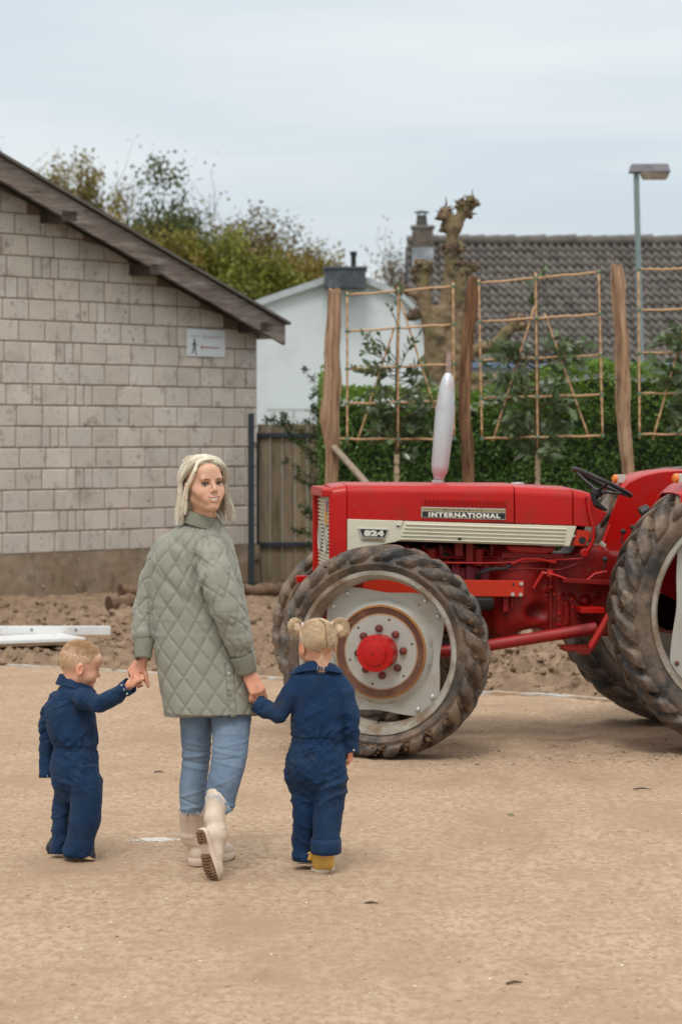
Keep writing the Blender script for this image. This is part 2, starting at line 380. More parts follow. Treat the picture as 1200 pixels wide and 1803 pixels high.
# ---- the dug-over soil bed
def soil_h(x, y):
    e = y-line_y(x); p = np.stack([x, y, np.zeros_like(x)], 1)
    w = np.clip(e/.35, 0, 1); back = np.clip((e-1.2)/5, 0, 1)
    cl = np.abs(fbm(p*5.5, 4, 41)); cl2 = np.abs(fbm(p*13+3, 3, 43))
    rough = 1-.65*np.clip((e-3.3)/2.0, 0, 1)
    h = w*(.03+.09*back+rough*(.055*fbm(p*1.7, 2, 40)+.20*cl+.09*cl2))
    h += .12*np.exp(-((x+1.4)/1.3)**2-((e-4.4)/1.3)**2)*w
    h *= 1-.8*np.exp(-((x+1.75)/.9)**4-((y-23.3)/.8)**4)
    h *= 1-.75*np.exp(-((x+2.6)/1.25)**4-((y-20.1)/1.0)**4)
    return h-.03*(1-w)-.004
V1, F1 = sheet(-5.2, 6.2, 15.0, 31.0, .035, soil_h)
ce = V1[F1].mean(1); keep = (ce[:, 1]-line_y(ce[:, 0]) > .02); F1 = F1[keep]
used = np.unique(F1); rm = np.full(len(V1), -1); rm[used] = np.arange(len(used)); V1 = V1[used]; F1 = rm[F1]
MSOIL = mat('dug_soil', SOILC, rough=.95, var=.22, vs=4, bump=.9, bs=55, spec=.12, bdist=.02, dirt=[((0.38, 0.275, 0.19), .36, 6, .12), ((0.12, 0.075, 0.048), .27, 9, .06)])
o = link('soil', V1, F1, MSOIL, base=False); tag(o, kind='structure')
# clods lying on it
def clod(r, seed):
    t = [(-1, PHI_, 0), (1, PHI_, 0), (-1, -PHI_, 0), (1, -PHI_, 0), (0, -1, PHI_), (0, 1, PHI_), (0, -1, -PHI_), (0, 1, -PHI_), (PHI_, 0, -1), (PHI_, 0, 1), (-PHI_, 0, -1), (-PHI_, 0, 1)]
    return t
PHI_ = 1.618
ICO_F = [(0, 11, 5), (0, 5, 1), (0, 1, 7), (0, 7, 10), (0, 10, 11), (1, 5, 9), (5, 11, 4), (11, 10, 2), (10, 7, 6), (7, 1, 8), (3, 9, 4), (3, 4, 2), (3, 2, 6), (3, 6, 8), (3, 8, 9), (4, 9, 5), (2, 4, 11), (6, 2, 10), (8, 6, 7), (9, 8, 1)]
ICO = np.array(clod(1, 0), float)/1.9021
def subdiv_ico():
    V = [tuple(v) for v in ICO]; F = []; ca = {}
    def mid(a, b):
        k = (min(a, b), max(a, b))
        if k not in ca:
            m = (np.array(V[a])+np.array(V[b]))/2; m /= np.linalg.norm(m); V.append(tuple(m)); ca[k] = len(V)-1
        return ca[k]
    for a, b, c in ICO_F:
        x, y, z = mid(a, b), mid(b, c), mid(c, a); F += [(a, x, z), (x, b, y), (z, y, c), (x, y, z)]
    return np.array(V), np.array(F)
ICO2, ICOF2 = subdiv_ico()
def rocks(pos, size, seed, flat=.7, rough=.35):
    rs = np.random.RandomState(seed); V = []; F = []; n = 0
    for p, s in zip(pos, size):
        sc = np.array([1, rs.uniform(.6, 1), flat*rs.uniform(.6, 1)]); a = rs.uniform(0, 6.28); v = ICO2*(1+rough*rs.normal(size=(len(ICO2), 1))*.45)*sc*s
        c, s_ = math.cos(a), math.sin(a); v = np.stack([v[:, 0]*c-v[:, 1]*s_, v[:, 0]*s_+v[:, 1]*c, v[:, 2]], 1)
        V.append(v+p); F.append(ICOF2+n); n += len(v)
    return np.concatenate(V), np.concatenate(F)
rs = np.random.RandomState(5); nC = 3000
cx = rs.uniform(-4.4, 4.6, nC); cy = line_y(cx)+.06+rs.beta(1.1, 1.7, nC)*5.2; cz = soil_h(cx, cy)
sz = .012+.065*rs.beta(1.0, 4, nC)
V1, F1 = rocks(np.stack([cx, cy, cz+sz*.2], 1), sz, 6, .75, .5)
o = link('soil_clods', V1, F1, MSOIL, smooth=True, sharp=50, base=False); tag(o, 'loose brown clods strewn over the freshly dug soil bed', 'clods', kind='stuff')
# pale edging strip
b = MB(); pts = [(-5.5, line_y(np.array([-5.5]))[0]-.02)]
for px, py in ((-40, 1169), (0, 1172), (60, 1176), (190, 1182), (235, 1185), (480, 1196), (560, 1200), (860, 1221), (960, 1226), (1042, 1232), (1250, 1248)):
    g = G(px, py); pts.append((g[0], g[1]))
L1 = []
for i in range(len(pts)-1):
    for k in range(8):
        t = k/8; L1.append((pts[i][0]*(1-t)+pts[i+1][0]*t, pts[i][1]*(1-t)+pts[i+1][1]*t+random.uniform(-.008, .008)))
V = []; F = []
for i, (x, y) in enumerate(L1):
    h = .012+random.uniform(0, .006); V += [(x, y-.030, -.01), (x, y-.026, h), (x, y+.020, h+.004), (x, y+.025, -.01)]
    if i: F += [((i-1)*4+k, (i-1)*4+k+1, i*4+k+1, i*4+k) for k in range(3)]
b.add(V, F); o = b.build('edging_strip', mat('edging', (.46, .47, .47), rough=.7, var=.15, dirt=((.36, .25, .16), .52, 3.5, .08)), smooth=False)
tag(o, 'thin pale grey edging strip between sandy yard and dug soil', 'edging')
# shell and gravel flecks on the yard
rs = np.random.RandomState(11); n = 620; u = rs.uniform(0, 1, n); y = 6.9+11*u**1.25; x = rs.uniform(-.17, .17, n)*y
keepm = y < line_y(x)-.1; x, y = x[keepm], y[keepm]; s = .0026+.006*rs.beta(1, 6, len(x)); V1, F1 = rocks(np.stack([x, y, ground_h(x, y)+.001], 1), s, 3, .35, .6)
o = link('shell_flecks', V1, F1, mat('shell', (.80, .76, .70), rough=.6, var=.2), base=False); tag(o, 'tiny white shell flecks scattered over the sandy yard', 'shell flecks', kind='stuff')
n = 2600; u = rs.uniform(0, 1, n); y = 6.8+11*u; x = rs.uniform(-.17, .17, n)*y; keepm = y < line_y(x)-.05; x, y = x[keepm], y[keepm]
s = .003+.012*rs.beta(1, 8, len(x)); V1, F1 = rocks(np.stack([x, y, ground_h(x, y)], 1), s, 8, .5, .5)
o = link('grit', V1, F1, mat('grit', (.30, .20, .125), rough=.9, var=.35, vs=20), base=False); tag(o, 'fine brown grit and crumbs of earth on the yard', 'grit', kind='stuff')
n = 1500; x = rs.normal(2.0, 1.0, n); y = 13.55+rs.normal(0, .33, n); s = .004+.016*rs.beta(1, 6, n)
keepm = (np.abs(x-2.35) > .35) | (y > 14.2)
keepm &= fbm(np.stack([x*3, y*5, 0*x], 1), 3, 55) > -.12
x, y, s = x[keepm], y[keepm], s[keepm]
V1, F1 = rocks(np.stack([x, y, ground_h(x, y)], 1), s, 18, .5, .5)
o = link('mud_crumbs', V1, F1, MSOIL, base=False); tag(o, 'dark mud crumbs dropped under the rear of the tractor', 'mud crumbs', kind='stuff')
# twigs and pale chalk scuff
for (px, py, ln, an) in ((653, 1594, .055, .2), (1130, 1392, .09, -.1), (280, 1362, .05, 0), (905, 1735, .06, .5)):
    g = G(px, py); b = MB(); d = np.array([math.cos(an), math.sin(an)*.6, 0])
    b.tube([g-d*ln/2+[0, 0, .008], g+[0, .004, .012], g+d*ln/2+[0, 0, .008]], [.004, .005, .002], 6)
    o = b.build('twig', mat('twig_bark', (.09, .055, .035), var=.3, vs=30))
    tag(o, {653: 'short dark twig on the sand below the girl in blue overalls', 1130: 'thin dark twig on the sand right of the big front wheel', 280: 'stubby dark twig on the sand left of the woman\'s legs', 905: 'dark twig nearest the bottom edge of the sandy yard'}[px], 'twig', 'twigs lying on the yard')
def patch(name, px, py, rx, ry, col, label, n=26, seed=0, z=.010):
    g = G(px, py); rs = np.random.RandomState(seed); b = MB(); x0, y0 = g[0], g[1]
    c = [(x0, y0)]+[(x0+rx*math.cos(t)*(1+.35*rs.normal()*.6), y0+ry*math.sin(t)*(1+.35*rs.normal()*.6)) for t in np.linspace(0, 2*PI, n, endpoint=False)]
    a = np.array(c); zz = ground_h(a[:, 0], a[:, 1])+.004; b.add([(p[0], p[1], q) for p, q in zip(c, zz)], [(0, 1+i, 1+(i+1) % n) for i in range(n)])
    o = b.build(name, mat(name, col, rough=.9, var=.15, vs=12), smooth=False); tag(o, label, 'chalk mark')
rs = np.random.RandomState(14); P_ = []; S_ = []
for (px, py, rx, ry, n) in ((277, 1480, .075, .05, 420), (240, 1482, .05, .03, 30), (322, 1479, .04, .03, 40)):
    g = G(px, py)
    for i in range(n): a = rs.uniform(0, 6.28); q = rs.uniform()**.6; x, y = g[0]+rx*q*math.cos(a), g[1]+ry*q*math.sin(a); P_.append((x, y, ground_h(np.array([x]), np.array([y]))[0]+.001)); S_.append(rs.uniform(.0025, .008))
V1, F1 = rocks(np.array(P_), np.array(S_), 15, .3, .5); o = link('chalk_mark', V1, F1, mat('chalk', (.66, .62, .56), rough=.9, var=.15, vs=20)); tag(o, 'smear of crumbled white chalk on the sand behind the woman\'s boots', 'chalk mark', kind='stuff')

# ------------------------------------------------------------------ BARN
A0 = P(0, 900, 24.84); A1 = P(451.5, 900, 27.3); wd = np.array([A1[0]-A0[0], A1[1]-A0[1], 0]); WL = np.linalg.norm(wd); wd /= WL; wn = np.array([wd[1], -wd[0], 0])
A0 = np.array([A0[0], A0[1], 0])
def WU(u, z, o=0.0): return A0+wd*u+wn*o+np.array([0, 0, z])      # wall coordinates: along, up, out
def wuz(px, py, o=0.0):
    h = HIT(px, py, A0+wn*o, wn); return float(np.dot(h-A0, wd)), float(h[2])
# verge line (roof slope) on a plane 0.35 in front of the wall
VO = .35; ta = wuz(0, 277, VO); tb = wuz(500, 572, VO); ba = wuz(0, 320, VO); bb = wuz(497, 607, VO)
slope = (tb[1]-ta[1])/(tb[0]-ta[0])
ru = wuz(452, 900)[0]
def ztop(u): return ta[1]+slope*(u-ta[0])
ridge_u = -3.2; UL = ridge_u*2-ru
barn = empty('barn', WU((ru+ridge_u)/2, 0), 'pale grey concrete block barn gable with weathered wooden bargeboard', 'barn')
rs = np.random.RandomState(2); CH = .22; z_pl = wuz(0, 977)[1]; b = MB(); z = z_pl
BL = .335
row = 0; MORT = .012
def zlim(u):
    return ztop(u)-.14 if u > ridge_u else ztop(2*ridge_u-u)-.14
while z < ztop(ridge_u):
    u = ru-(.0 if row % 2 else BL*.5) ; nextnarrow = ([ru-2.45, -9] if row % 4 == 1 else [ru-2.1, -9])
    u = ru; first = True; tgt = -5.2
    while u > tgt:
        wdt = BL
        if first and row % 2 == 0: wdt = BL*.5
        first = False
        if rs.uniform() < .05: wdt = BL*rs.uniform(.3, .5)
        ws = [wdt]
        if row % 2 == 1 and len(nextnarrow) and u < nextnarrow[0]: ws = [BL*.33]*3; nextnarrow.pop(0)
        for q in ws:
            u0 = u-q; c0, c1 = u0+MORT/2, u-MORT/2; zz0, zz1 = z+MORT/2, z+CH-MORT/2
            lim0, lim1 = zlim(c0), zlim(c1)
            if min(lim0, lim1) > zz0+.02:
                t0, t1 = min(zz1, lim0), min(zz1, lim1); j = [rs.uniform(-.004, .004) for _ in range(8)]; e = .007+rs.uniform(0, .006)
                g = rs.uniform(.92, 1.07); w_ = rs.uniform(-.02, .02); col = (g*(1+w_), g, g*(1-w_))
                pv = [WU(c0, zz0, 0), WU(c1, zz0, 0), WU(c1, t1, 0), WU(c0, t0, 0)]; k = .009
                pf = [WU(c0+k+j[0], zz0+k+j[1], e), WU(c1-k+j[2], zz0+k+j[3], e), WU(c1-k+j[4], t1-k+j[5], e), WU(c0+k+j[6], t0-k+j[7], e)]
                b.add(pv+pf, [(4, 5, 6, 7), (0, 1, 5, 4), (1, 2, 6, 5), (2, 3, 7, 6), (3, 0, 4, 7)], col)
            u = u0
    z += CH; row += 1
MBLK = mat('concrete_block', (.57, .515, .465), rough=.92, var=.10, vs=2.2, bump=.5, bs=60, attr=True, spec=.2, dirt=[((.23, .175, .135), .16, 1.6, .10), ((.50, .46, .43), .22, 3.5, .1), ((.16, .12, .095), .17, 22, .04), ((.30, .25, .21), .22, 7, .05)])
wall = b.build('wall', MBLK, barn, smooth=False, cols=True)
# mortar backing slab, plinth, side walls
MM = mat('mortar', (.22, .165, .125), rough=.95, var=.15, bump=.4, bs=80)
b = MB(); poly = [(UL, -.2), (ru, -.2), (ru, zlim(ru)), (ridge_u, zlim(ridge_u)), (UL, zlim(ru))]
b.prism(poly, lambda u, v, t: WU(u, v, t), -.25, 0.0); b.build('mortar', MM, barn, smooth=False)
b = MB(); b.prism([(ru-.24, -.2), (ru-.002, -.2), (ru-.002, zlim(ru)-.02), (ru-.24, zlim(ru)-.02)], lambda u, v, t: WU(u, v, t), -8, -.252); b.build('side_wall', MBLK, barn, smooth=False); b = MB(); b.prism([(UL, -.2), (UL+.24, -.2), (UL+.24, zlim(ru)), (UL, zlim(ru))], lambda u, v, t: WU(u, v, t), -8, -.252); b.build('side_wall', MBLK, barn, smooth=False)
MPL = mat('stained_plinth', (.27, .20, .14), rough=.95, var=.25, vs=2.0, bump=.7, bs=30, dirt=[((.36, .30, .24), .32, 1.5, .1), ((.13, .095, .07), .26, 4, .08), ((.13, .13, .06), .15, 2.5, .08)], stretch=(1, 1, .6), spec=.2)
V, F = [], []
us = np.arange(UL, ru+.02, .05); us[-1] = ru+.02; zs = np.linspace(-.15, z_pl-.004, 26); b = MB()
U, Z = np.meshgrid(us, zs, indexing='ij'); pp = np.stack([U.ravel(), Z.ravel(), 0*U.ravel()], 1)
oo = .022+.010*fbm(pp*6, 3, 5)+.006*fbm(pp*20, 2, 6); V = np.array([WU(a, c, d) for a, c, d in zip(pp[:, 0], pp[:, 1], oo)])
n, m = U.shape; i = (np.arange(n-1)[:, None]*m+np.arange(m-1)[None, :]).ravel(); F = np.stack([i, i+m, i+m+1, i+1], 1)
F = [tuple(q) for q in F]; 
V = list(map(tuple, V)); k0 = len(V)
for a in us: V.append(tuple(WU(a, z_pl-.004, 0.001)))
for i in range(n-1): F.append((i*m+m-1, (i+1)*m+m-1, k0+i+1, k0+i))
b.add(V, F); b.build('plinth', MPL, barn)
# white paint drips on the plinth and wall
MPS = mat('old_white_paint', (.5, .5, .48), var=.2)
for (px, py, w_, h_) in ((108, 955, .028, .13), (136, 990, .02, .1), (248, 965, .016, .12), (131, 1030, .035, .03), (72, 1032, .05, .02)):
    b = MB(); u, zc = wuz(px, py); b.tube([WU(u, zc+h_/2, .032), WU(u+.004, zc, .036), WU(u, zc-h_/2, .03)], [w_*.4, w_*.55, w_*.2], 8, flat=.35); b.build('paint_spot', MPS, barn)
# roof: bargeboard, sheet and purlin ends
MW = mat('weathered_board', (.165, .135, .12), rough=.9, var=.35, vs=9, bump=.6, bs=40, stretch=(.5, .5, 4), dirt=[((.33, .29, .27), .3, 5, .12), ((.07, .05, .04), .25, 6, .08)], spec=.2)
def verge(u0, z0, u1, z1, h0, h1, t0=VO-.03, t1=VO+.02):
    b = MB(); n = 26
    V = []; F = []
    for i in range(n+1):
        t = i/n; u = u0*(1-t)+u1*t; z = z0*(1-t)+z1*t; h = h0*(1-t)+h1*t; w1 = .008*fbm(np.array([[u*1.3, 0, 3.]]), 2, 9)[0]; w2 = .010*fbm(np.array([[u*2.3, 5, 3.]]), 2, 9)[0]
        V += [WU(u, z+w1, t0), WU(u, z+w1, t1), WU(u, z-h+w2, t1), WU(u, z-h+w2, t0)]
        if i: F += [((i-1)*4+k, (i-1)*4+(k+1) % 4, i*4+(k+1) % 4, i*4+k) for k in range(4)]
    F += [(3, 2, 1, 0), tuple(n*4+k for k in range(4))]; b.add(V, F); return b
hb = ta[1]-ba[1]; ub, zb = tb
zr = ztop(ridge_u)
roofp = verge(ridge_u, zr, ub, zb, hb, tb[1]-bb[1]); bo = roofp.build('bargeboard', MW, barn, sharp=30)
verge(2*ridge_u-ub, zb, ridge_u, zr, hb, hb).build('bargeboard', MW, barn, sharp=30)
for sg in (1, -1):
    b = MB(); f = (lambda u: u) if sg == 1 else (lambda u: 2*ridge_u-u)
    b.prism([(f(ridge_u), zr+.035), (f(ub+.05), zb+.03), (f(ub+.05), zb-.0), (f(ridge_u), zr+.002)], lambda u, v, t: WU(u, v, t), -8.1, VO+.06)
    b.build('roof_sheet', mat('roof_sheet', (.11, .095, .085), rough=.8, var=.25, vs=5), barn, smooth=False)
b = MB(); b.prism([(ub-.06, zb-.04), (ub+.04, zb-.085), (ub+.04, zb-.15), (ub-.06, zb-.15)], lambda u, v, t: WU(u, v, t), -8.1, VO-.04); b.build('gutter', mat('gutter_white', (.5, .5, .5)), barn, smooth=False)
for px, py in ((97, 383), (252, 476), (443, 577)):
    u, zc = wuz(px, py, .12); b = MB(); b.box(WU(u, zc, .06), (.20, .62, .115), np.array([wd, wn, [0, 0, 1]]).T)
    b.build('purlin', mat('dark_beam', (.055, .04, .032), var=.3, vs=12), barn, smooth=False, bevel=.006)
# --- direction sign on the barn
u0, z0 = wuz(329, 627, .03); u1, z1 = wuz(396, 583, .03); SW, SH = u1-u0, .0
za = wuz(329, 579, .03)[1]; zb_ = wuz(329, 627, .03)[1]; SH = za-zb_
sg = empty('direction_sign', WU((u0+u1)/2, zb_, .03), 'small white sign on the block wall with walking figure and red arrow', 'sign')
b = MB(); b.box(WU((u0+u1)/2, (za+zb_)/2, .025), (SW, .02, SH), np.array([wd, wn, [0, 0, 1]]).T); b.build('panel', mat('sign_white', (.70, .76, .80), rough=.4, var=.03), sg, smooth=False, bevel=.003)
def SU(a, c, o=.037): return WU(u0+a*SW, zb_+c*SH, o)
def sprism(name, polys, m, o0=.0352, o1=.0372):
    b = MB()
    for poly in polys: b.prism(poly, lambda a, c, t: SU(a, c, t), o0, o1)
    return b.build(name, m, sg, smooth=False)
sprism('arrow', [[(.34, .345), (.40, .44), (.40, .37), (.85, .355), (.85, .315), (.40, .32), (.40, .25)]], mat('faded_red', (.42, .09, .12)))
MK = mat('sign_black', (.03, .025, .025))
def circ(a, c, r, n=14): return [(a+r*math.cos(t)*SH/SW, c+r*math.sin(t)) for t in np.linspace(0, 2*PI, n, endpoint=False)]
sprism('walking_figure', [circ(.19, .60, .045), [(.165, .53), (.205, .54), (.215, .33), (.175, .33)], [(.175, .36), (.20, .34), (.145, .10), (.115, .10)], [(.19, .36), (.216, .34), (.245, .05), (.222, .05)], [(.165, .53), (.18, .50), (.138, .35), (.125, .36)], [(.198, .54), (.21, .49), (.265, .37), (.255, .35)]], MK, .0352, .0375)
def text_mesh(s, size, bold=0.0, shear=0.0, spacing=1.0):
    cu = bpy.data.curves.new('t', 'FONT'); cu.body = s; cu.size = size; cu.offset = bold; cu.shear = shear; cu.space_character = spacing; cu.align_x = 'CENTER'; cu.align_y = 'CENTER'; cu.resolution_u = 3
    ob = bpy.data.objects.new('t', cu); COL.objects.link(ob); dg = bpy.context.evaluated_depsgraph_get(); me = bpy.data.meshes.new_from_object(ob.evaluated_get(dg))
    V = [tuple(v.co) for v in me.vertices]; F = [tuple(p.vertices) for p in me.polygons]; bpy.data.objects.remove(ob); bpy.data.curves.remove(cu); bpy.data.meshes.remove(me); return V, F
def put_text(s, size, fn, name, m, parent, bold=0, shear=0, spacing=1.0, fitw=None):
    V, F = text_mesh(s, size, bold, shear, spacing); A = np.array(V); A[:, 0] -= (A[:, 0].max()+A[:, 0].min())/2; A[:, 1] -= (A[:, 1].max()+A[:, 1].min())/2
    if fitw: A[:, 0] *= fitw[0]/(A[:, 0].max()-A[:, 0].min()); A[:, 1] *= fitw[1]/(A[:, 1].max()-A[:, 1].min())
    b = MB(); b.add([fn(p[0], p[1]) for p in A], F); return b.build(name, m, parent, smooth=False)
put_text('CAMPING', .03, lambda a, c: WU(u0+.20*SW+a, zb_+.745*SH+c, .0372), 'lettering', mat('sign_grey', (.30, .33, .36)), sg, fitw=(.28*SW, .055*SH))
put_text('Schattenwerf', .05, lambda a, c: WU(u0+.65*SW+a, zb_+.745*SH+c, .0372), 'lettering', mat('sign_pink', (.45, .33, .38)), sg, shear=.35, fitw=(.52*SW, .15*SH))

# ------------------------------------------------------------------ GATE and board fence
GY = 27.45
MSTEEL = mat('dark_blue_steel', (.018, .028, .04), rough=.45, var=.3, vs=8, bump=.1, dirt=((.10, .06, .04), .10, 9, .03))
def plankmat(nm, col, algae=.35): return mat(nm, col, rough=.9, var=.22, vs=7, bump=.6, bs=35, stretch=(3, 3, .35), dirt=[((.075, .085, .03), algae, 1.3, .16), ((.10, .075, .05), .25, 5, .08)], attr=True, spec=.2)
MPLK = plankmat('old_plank', (.27, .215, .150), .24)
def planks(b, x0, x1, ztop_, zbot, Y, w=.145, seed=0):
    rs = np.random.RandomState(seed); x = x0
    while x < x1:
        w1 = w*rs.uniform(.92, 1.06); g = rs.uniform(.72, 1.12); t = ztop_+rs.uniform(-.012, .012); yo = rs.uniform(-.006, .006)
        b.box(((x+min(x+w1, x1))/2-.003, Y+yo, (t+zbot)/2), (min(w1, x1-x)-.003, .022, t-zbot), col=(g, g*rs.uniform(.96, 1.02), g*rs.uniform(.9, 1.02))); x += w1
gt = empty('gate', P(505, 1030, GY)*[1, 1, 0], 'closed wooden plank gate in a dark steel frame beside the barn', 'gate')
xa, xb = P(449, 900, GY)[0], P(562, 900, GY)[0]; zt = P(500, 746, GY)[2]; zb0 = .09
b = MB(); planks(b, xa+.03, xb, zt, zb0, GY, seed=3); b.build('planks', MPLK, gt, smooth=False, cols=True, bevel=.003)
for zz in (P(500, 766, GY)[2], P(500, 958, GY)[2]):
    b = MB(); b.box(((xa+xb)/2, GY-.035, zz), (xb-xa, .035, .05)); b.build('rail', MSTEEL, gt, smooth=False, bevel=.004)
b = MB(); b.box((xa+.02, GY-.036, (zt+zb0)/2-.05), (.05, .04, zt-zb0-.1)); b.build('stile', MSTEEL, gt, smooth=False, bevel=.004)
xp = P(442, 900, GY)[0]; zpt = P(442, 729, GY)[2]
xp = P(442, 900, 27.0)[0]; zpt = P(442, 729, 27.0)[2]; GP = 27.05
gp = empty('gate_post', (xp, GP, 0), 'tall dark blue steel post at the corner of the barn', 'post')
b = MB(); b.box((xp, GP-.05, zpt/2), (.068, .068, zpt)); b.build('post_tube', MSTEEL, gp, smooth=False, bevel=.006)
b = MB(); b.box((xp, GP-.05, zpt+.004), (.074, .074, .008)); b.build('cap', MSTEEL, gp, smooth=False)
for py in (781, 985):
    z_ = P(442, py, GY)[2]; b = MB(); b.tube([(xp+.03, GP-.05, z_), (xp+.085, GP+.30, z_)], .013, 10); b.build('hinge', MSTEEL, gp)
fe = empty('board_fence', P(720, 1000, GY+.1)*[1, 1, 0], 'old grey board fence half hidden behind the hedge', 'fence')
b = MB(); planks(b, xb+.02, xb+3.9, P(620, 772, GY)[2], .05, GY+.10, seed=8, w=.13); b.build('planks', MPLK, fe, smooth=False, cols=True, bevel=.003)
b = MB(); b.box((xb+2, GY+.065, 1.5), (3.9, .04, .07)); b.build('rail', MPLK, fe, smooth=False)

# ------------------------------------------------------------------ logs and boards on the soil
MLOG = mat('log_bark', (.16, .095, .06), rough=.9, var=.3, vs=14, bump=.6, bs=40, dirt=[((.28, .20, .14), .3, 5, .1)]); MEND = mat('log_end', (.09, .055, .035), var=.3, vs=20)
def log(p0, p1, r, label, seed):
    p0 = np.array(p0); p1 = np.array(p1); rs = np.random.RandomState(seed); root = empty('log', (p0+p1)/2-np.array([0, 0, r]), label, 'log', 'logs lying at the foot of the barn')
    n = 14; pts = [p0+(p1-p0)*i/n+np.array([0, 0, 1])*.01*rs.normal() for i in range(n+1)]; rr = [r*(1+.05*rs.normal()) for _ in pts]
    b = MB(); b.tube(pts, rr, 16, cap=True); b.build('trunk', MLOG, root, sharp=50)
    b = MB(); d = (p0-p1)/np.linalg.norm(p1-p0); b.lathe([(0, 0), (rr[0]*.55, .0), (rr[0]*.93, .003)], p0+d*.003, d, 16); b.build('cut_end', MEND, root)
a = P(212, 1040, 24.3); e = P(505, 1038, 25.4); log(a, e, .062, 'upper round log lying along the foot of the barn wall, behind the lower log', 1)
a = P(192, 1063, 22.9); e = P(355, 1053, 23.5); log(a, e, .078, 'lower round log on the soil with its dark cut end facing left', 2)
MWB = mat('white_panel_board', (.72, .74, .75), rough=.4, var=.06, vs=3, dirt=((.45, .33, .24), .22, 3, .06)); MRW = mat('raw_pine', (.42, .28, .17), var=.15, vs=10)
def board(p0, p1, h, dpt, label, m, seed, holes=False):
    p0 = np.array(p0); p1 = np.array(p1); root = empty('board', (p0+p1)/2, label, 'board', 'boards lying on the dug soil'); b = MB()
    d = p1-p0; l = np.linalg.norm(d); a = d/l; bk = np.array([-a[1], a[0], 0]); up = np.cross(a, bk); M = np.array([a, bk, up]).T
    b.box((p0+p1)/2, (l, dpt, h), M); b.build('face_board', m, root, smooth=False, bevel=.004)
    b = MB(); b.box((p0+p1)/2-up*(h/2+.012)-bk*.01, (l*.99, dpt*.9, .022), M); b.build('underside', MRW, root, smooth=False)
    if holes:
        for t in (.3, .55, .8):
            c = p0+d*t-bk*(dpt/2+.001)+up*h*.1; b = MB(); b.lathe([(.0, 0), (.012, .0), (.012, .004)], c, -bk, 10); b.build('bolt', mat('dull_bolt', (.25, .25, .26), metal=.5), root)
board(P(-120, 1110, 20.0), P(193, 1110, 20.6), .075, .06, 'narrow white board on edge with bolts, behind the wider board', MWB, 1, True)
board(P(-120, 1131, 19.6), P(130, 1122, 20.2), .03, .50, 'wide white sheet lying flat on the soil beyond the boy', MWB, 2)
board(P(-60, 1112, 20.9), P(52, 1113, 21.0), .07, .05, 'bare yellow timber batten at the left edge behind the white boards', MRW, 3)

# ------------------------------------------------------------------ WHITE BUILDING
WY = 42.0; wb = empty('white_building', P(600, 780, WY)*[1, 1, 0], 'large white rendered building with shallow roof behind the gate', 'building')
MWH = mat('white_render', (.60, .66, .70), rough=.8, var=.025, vs=.7, dirt=[((.44, .48, .50), .12, .8, .14)])
out_ = [(446, 541), (500, 522), (572, 498), (600, 496), (650, 500), (705, 523), (738, 556), (752, 600), (765, 680), (772, 760)]
pl = [P(x, y, WY) for x, y in out_]; poly = [(-3.4+pl[0][0], 0)]+[(-3.4+pl[0][0], pl[0][2]-1.4)]+[(p[0], p[2]) for p in pl]+[(pl[-1][0], 0)]
b = MB(); b.prism(poly, lambda u, v, t: np.array([u, t, v]), WY, WY+9); b.build('wall', MWH, wb, sharp=35)
rp = [(-3.4+pl[0][0], pl[0][2]-1.4)]+[(p[0], p[2]) for p in pl[:8]]
b = MB(); V = []; F = []
for i, (x, z) in enumerate(rp):
    V += [(x, WY-.12, z-.02), (x, WY-.12, z+.10), (x, WY+9.1, z+.10), (x, WY+9.1, z-.02)]
    if i: F += [((i-1)*4+k, (i-1)*4+(k+1) % 4, i*4+(k+1) % 4, i*4+k) for k in range(4)]
F += [(0, 1, 2, 3), tuple(len(V)-4+k for k in (3, 2, 1, 0))]; b.add(V, F); b.build('roof_edge', mat('zinc_edge', (.42, .47, .50), rough=.6), wb, sharp=30)
b = MB(); x0, z0 = P(470, 722, WY-.3)[0], P(470, 722, WY-.3)[2]; x1 = P(560, 722, WY-.3)[0]
b.box(((x0+x1)/2, WY-.3, z0), (x1-x0, .05, .05)); 
for px in (482, 517, 550): p = P(px, 728, WY-.3); b.box((p[0], WY-.3, p[2]-.1), (.06, .06, .3))
b.build('rail', mat('grey_rail', (.42, .44, .45)), wb, smooth=False)
ds = empty('roof_box', P(607, 508, WY-.5), 'dark slate clad box with a flue on the white building', 'roof vent')
x0 = P(571, 490, WY-.2)[0]; x1 = P(643, 490, WY-.2)[0]; z0 = P(607, 509, WY-.2)[2]; z1 = P(607, 474, WY-.2)[2]
b = MB(); b.box(((x0+x1)/2, WY+.0, (z0+z1)/2), (x1-x0, 1.0, z1-z0)); b.build('cladding', mat('slate_clad', (.045, .055, .07), rough=.6, var=.2, vs=6, dirt=((.13, .15, .17), .3, 5, .1)), ds, smooth=False, bevel=.01)
b = MB(); b.box(((x0+x1)/2, WY, z1+.012), (x1-x0+.06, 1.06, .03)); b.build('capping', mat('slate_cap', (.10, .12, .14)), ds, smooth=False)
p = P(622, 470, WY+.1); p2 = P(622, 444, WY+.1); b = MB(); b.tube([p-[0, 0, .1], p2], .045, 12); b.tube([p2-[0, 0, .06], p2+[0, 0, .01]], .06, 12); b.build('flue', mat('flue_dark', (.03, .03, .035), metal=.5), ds)

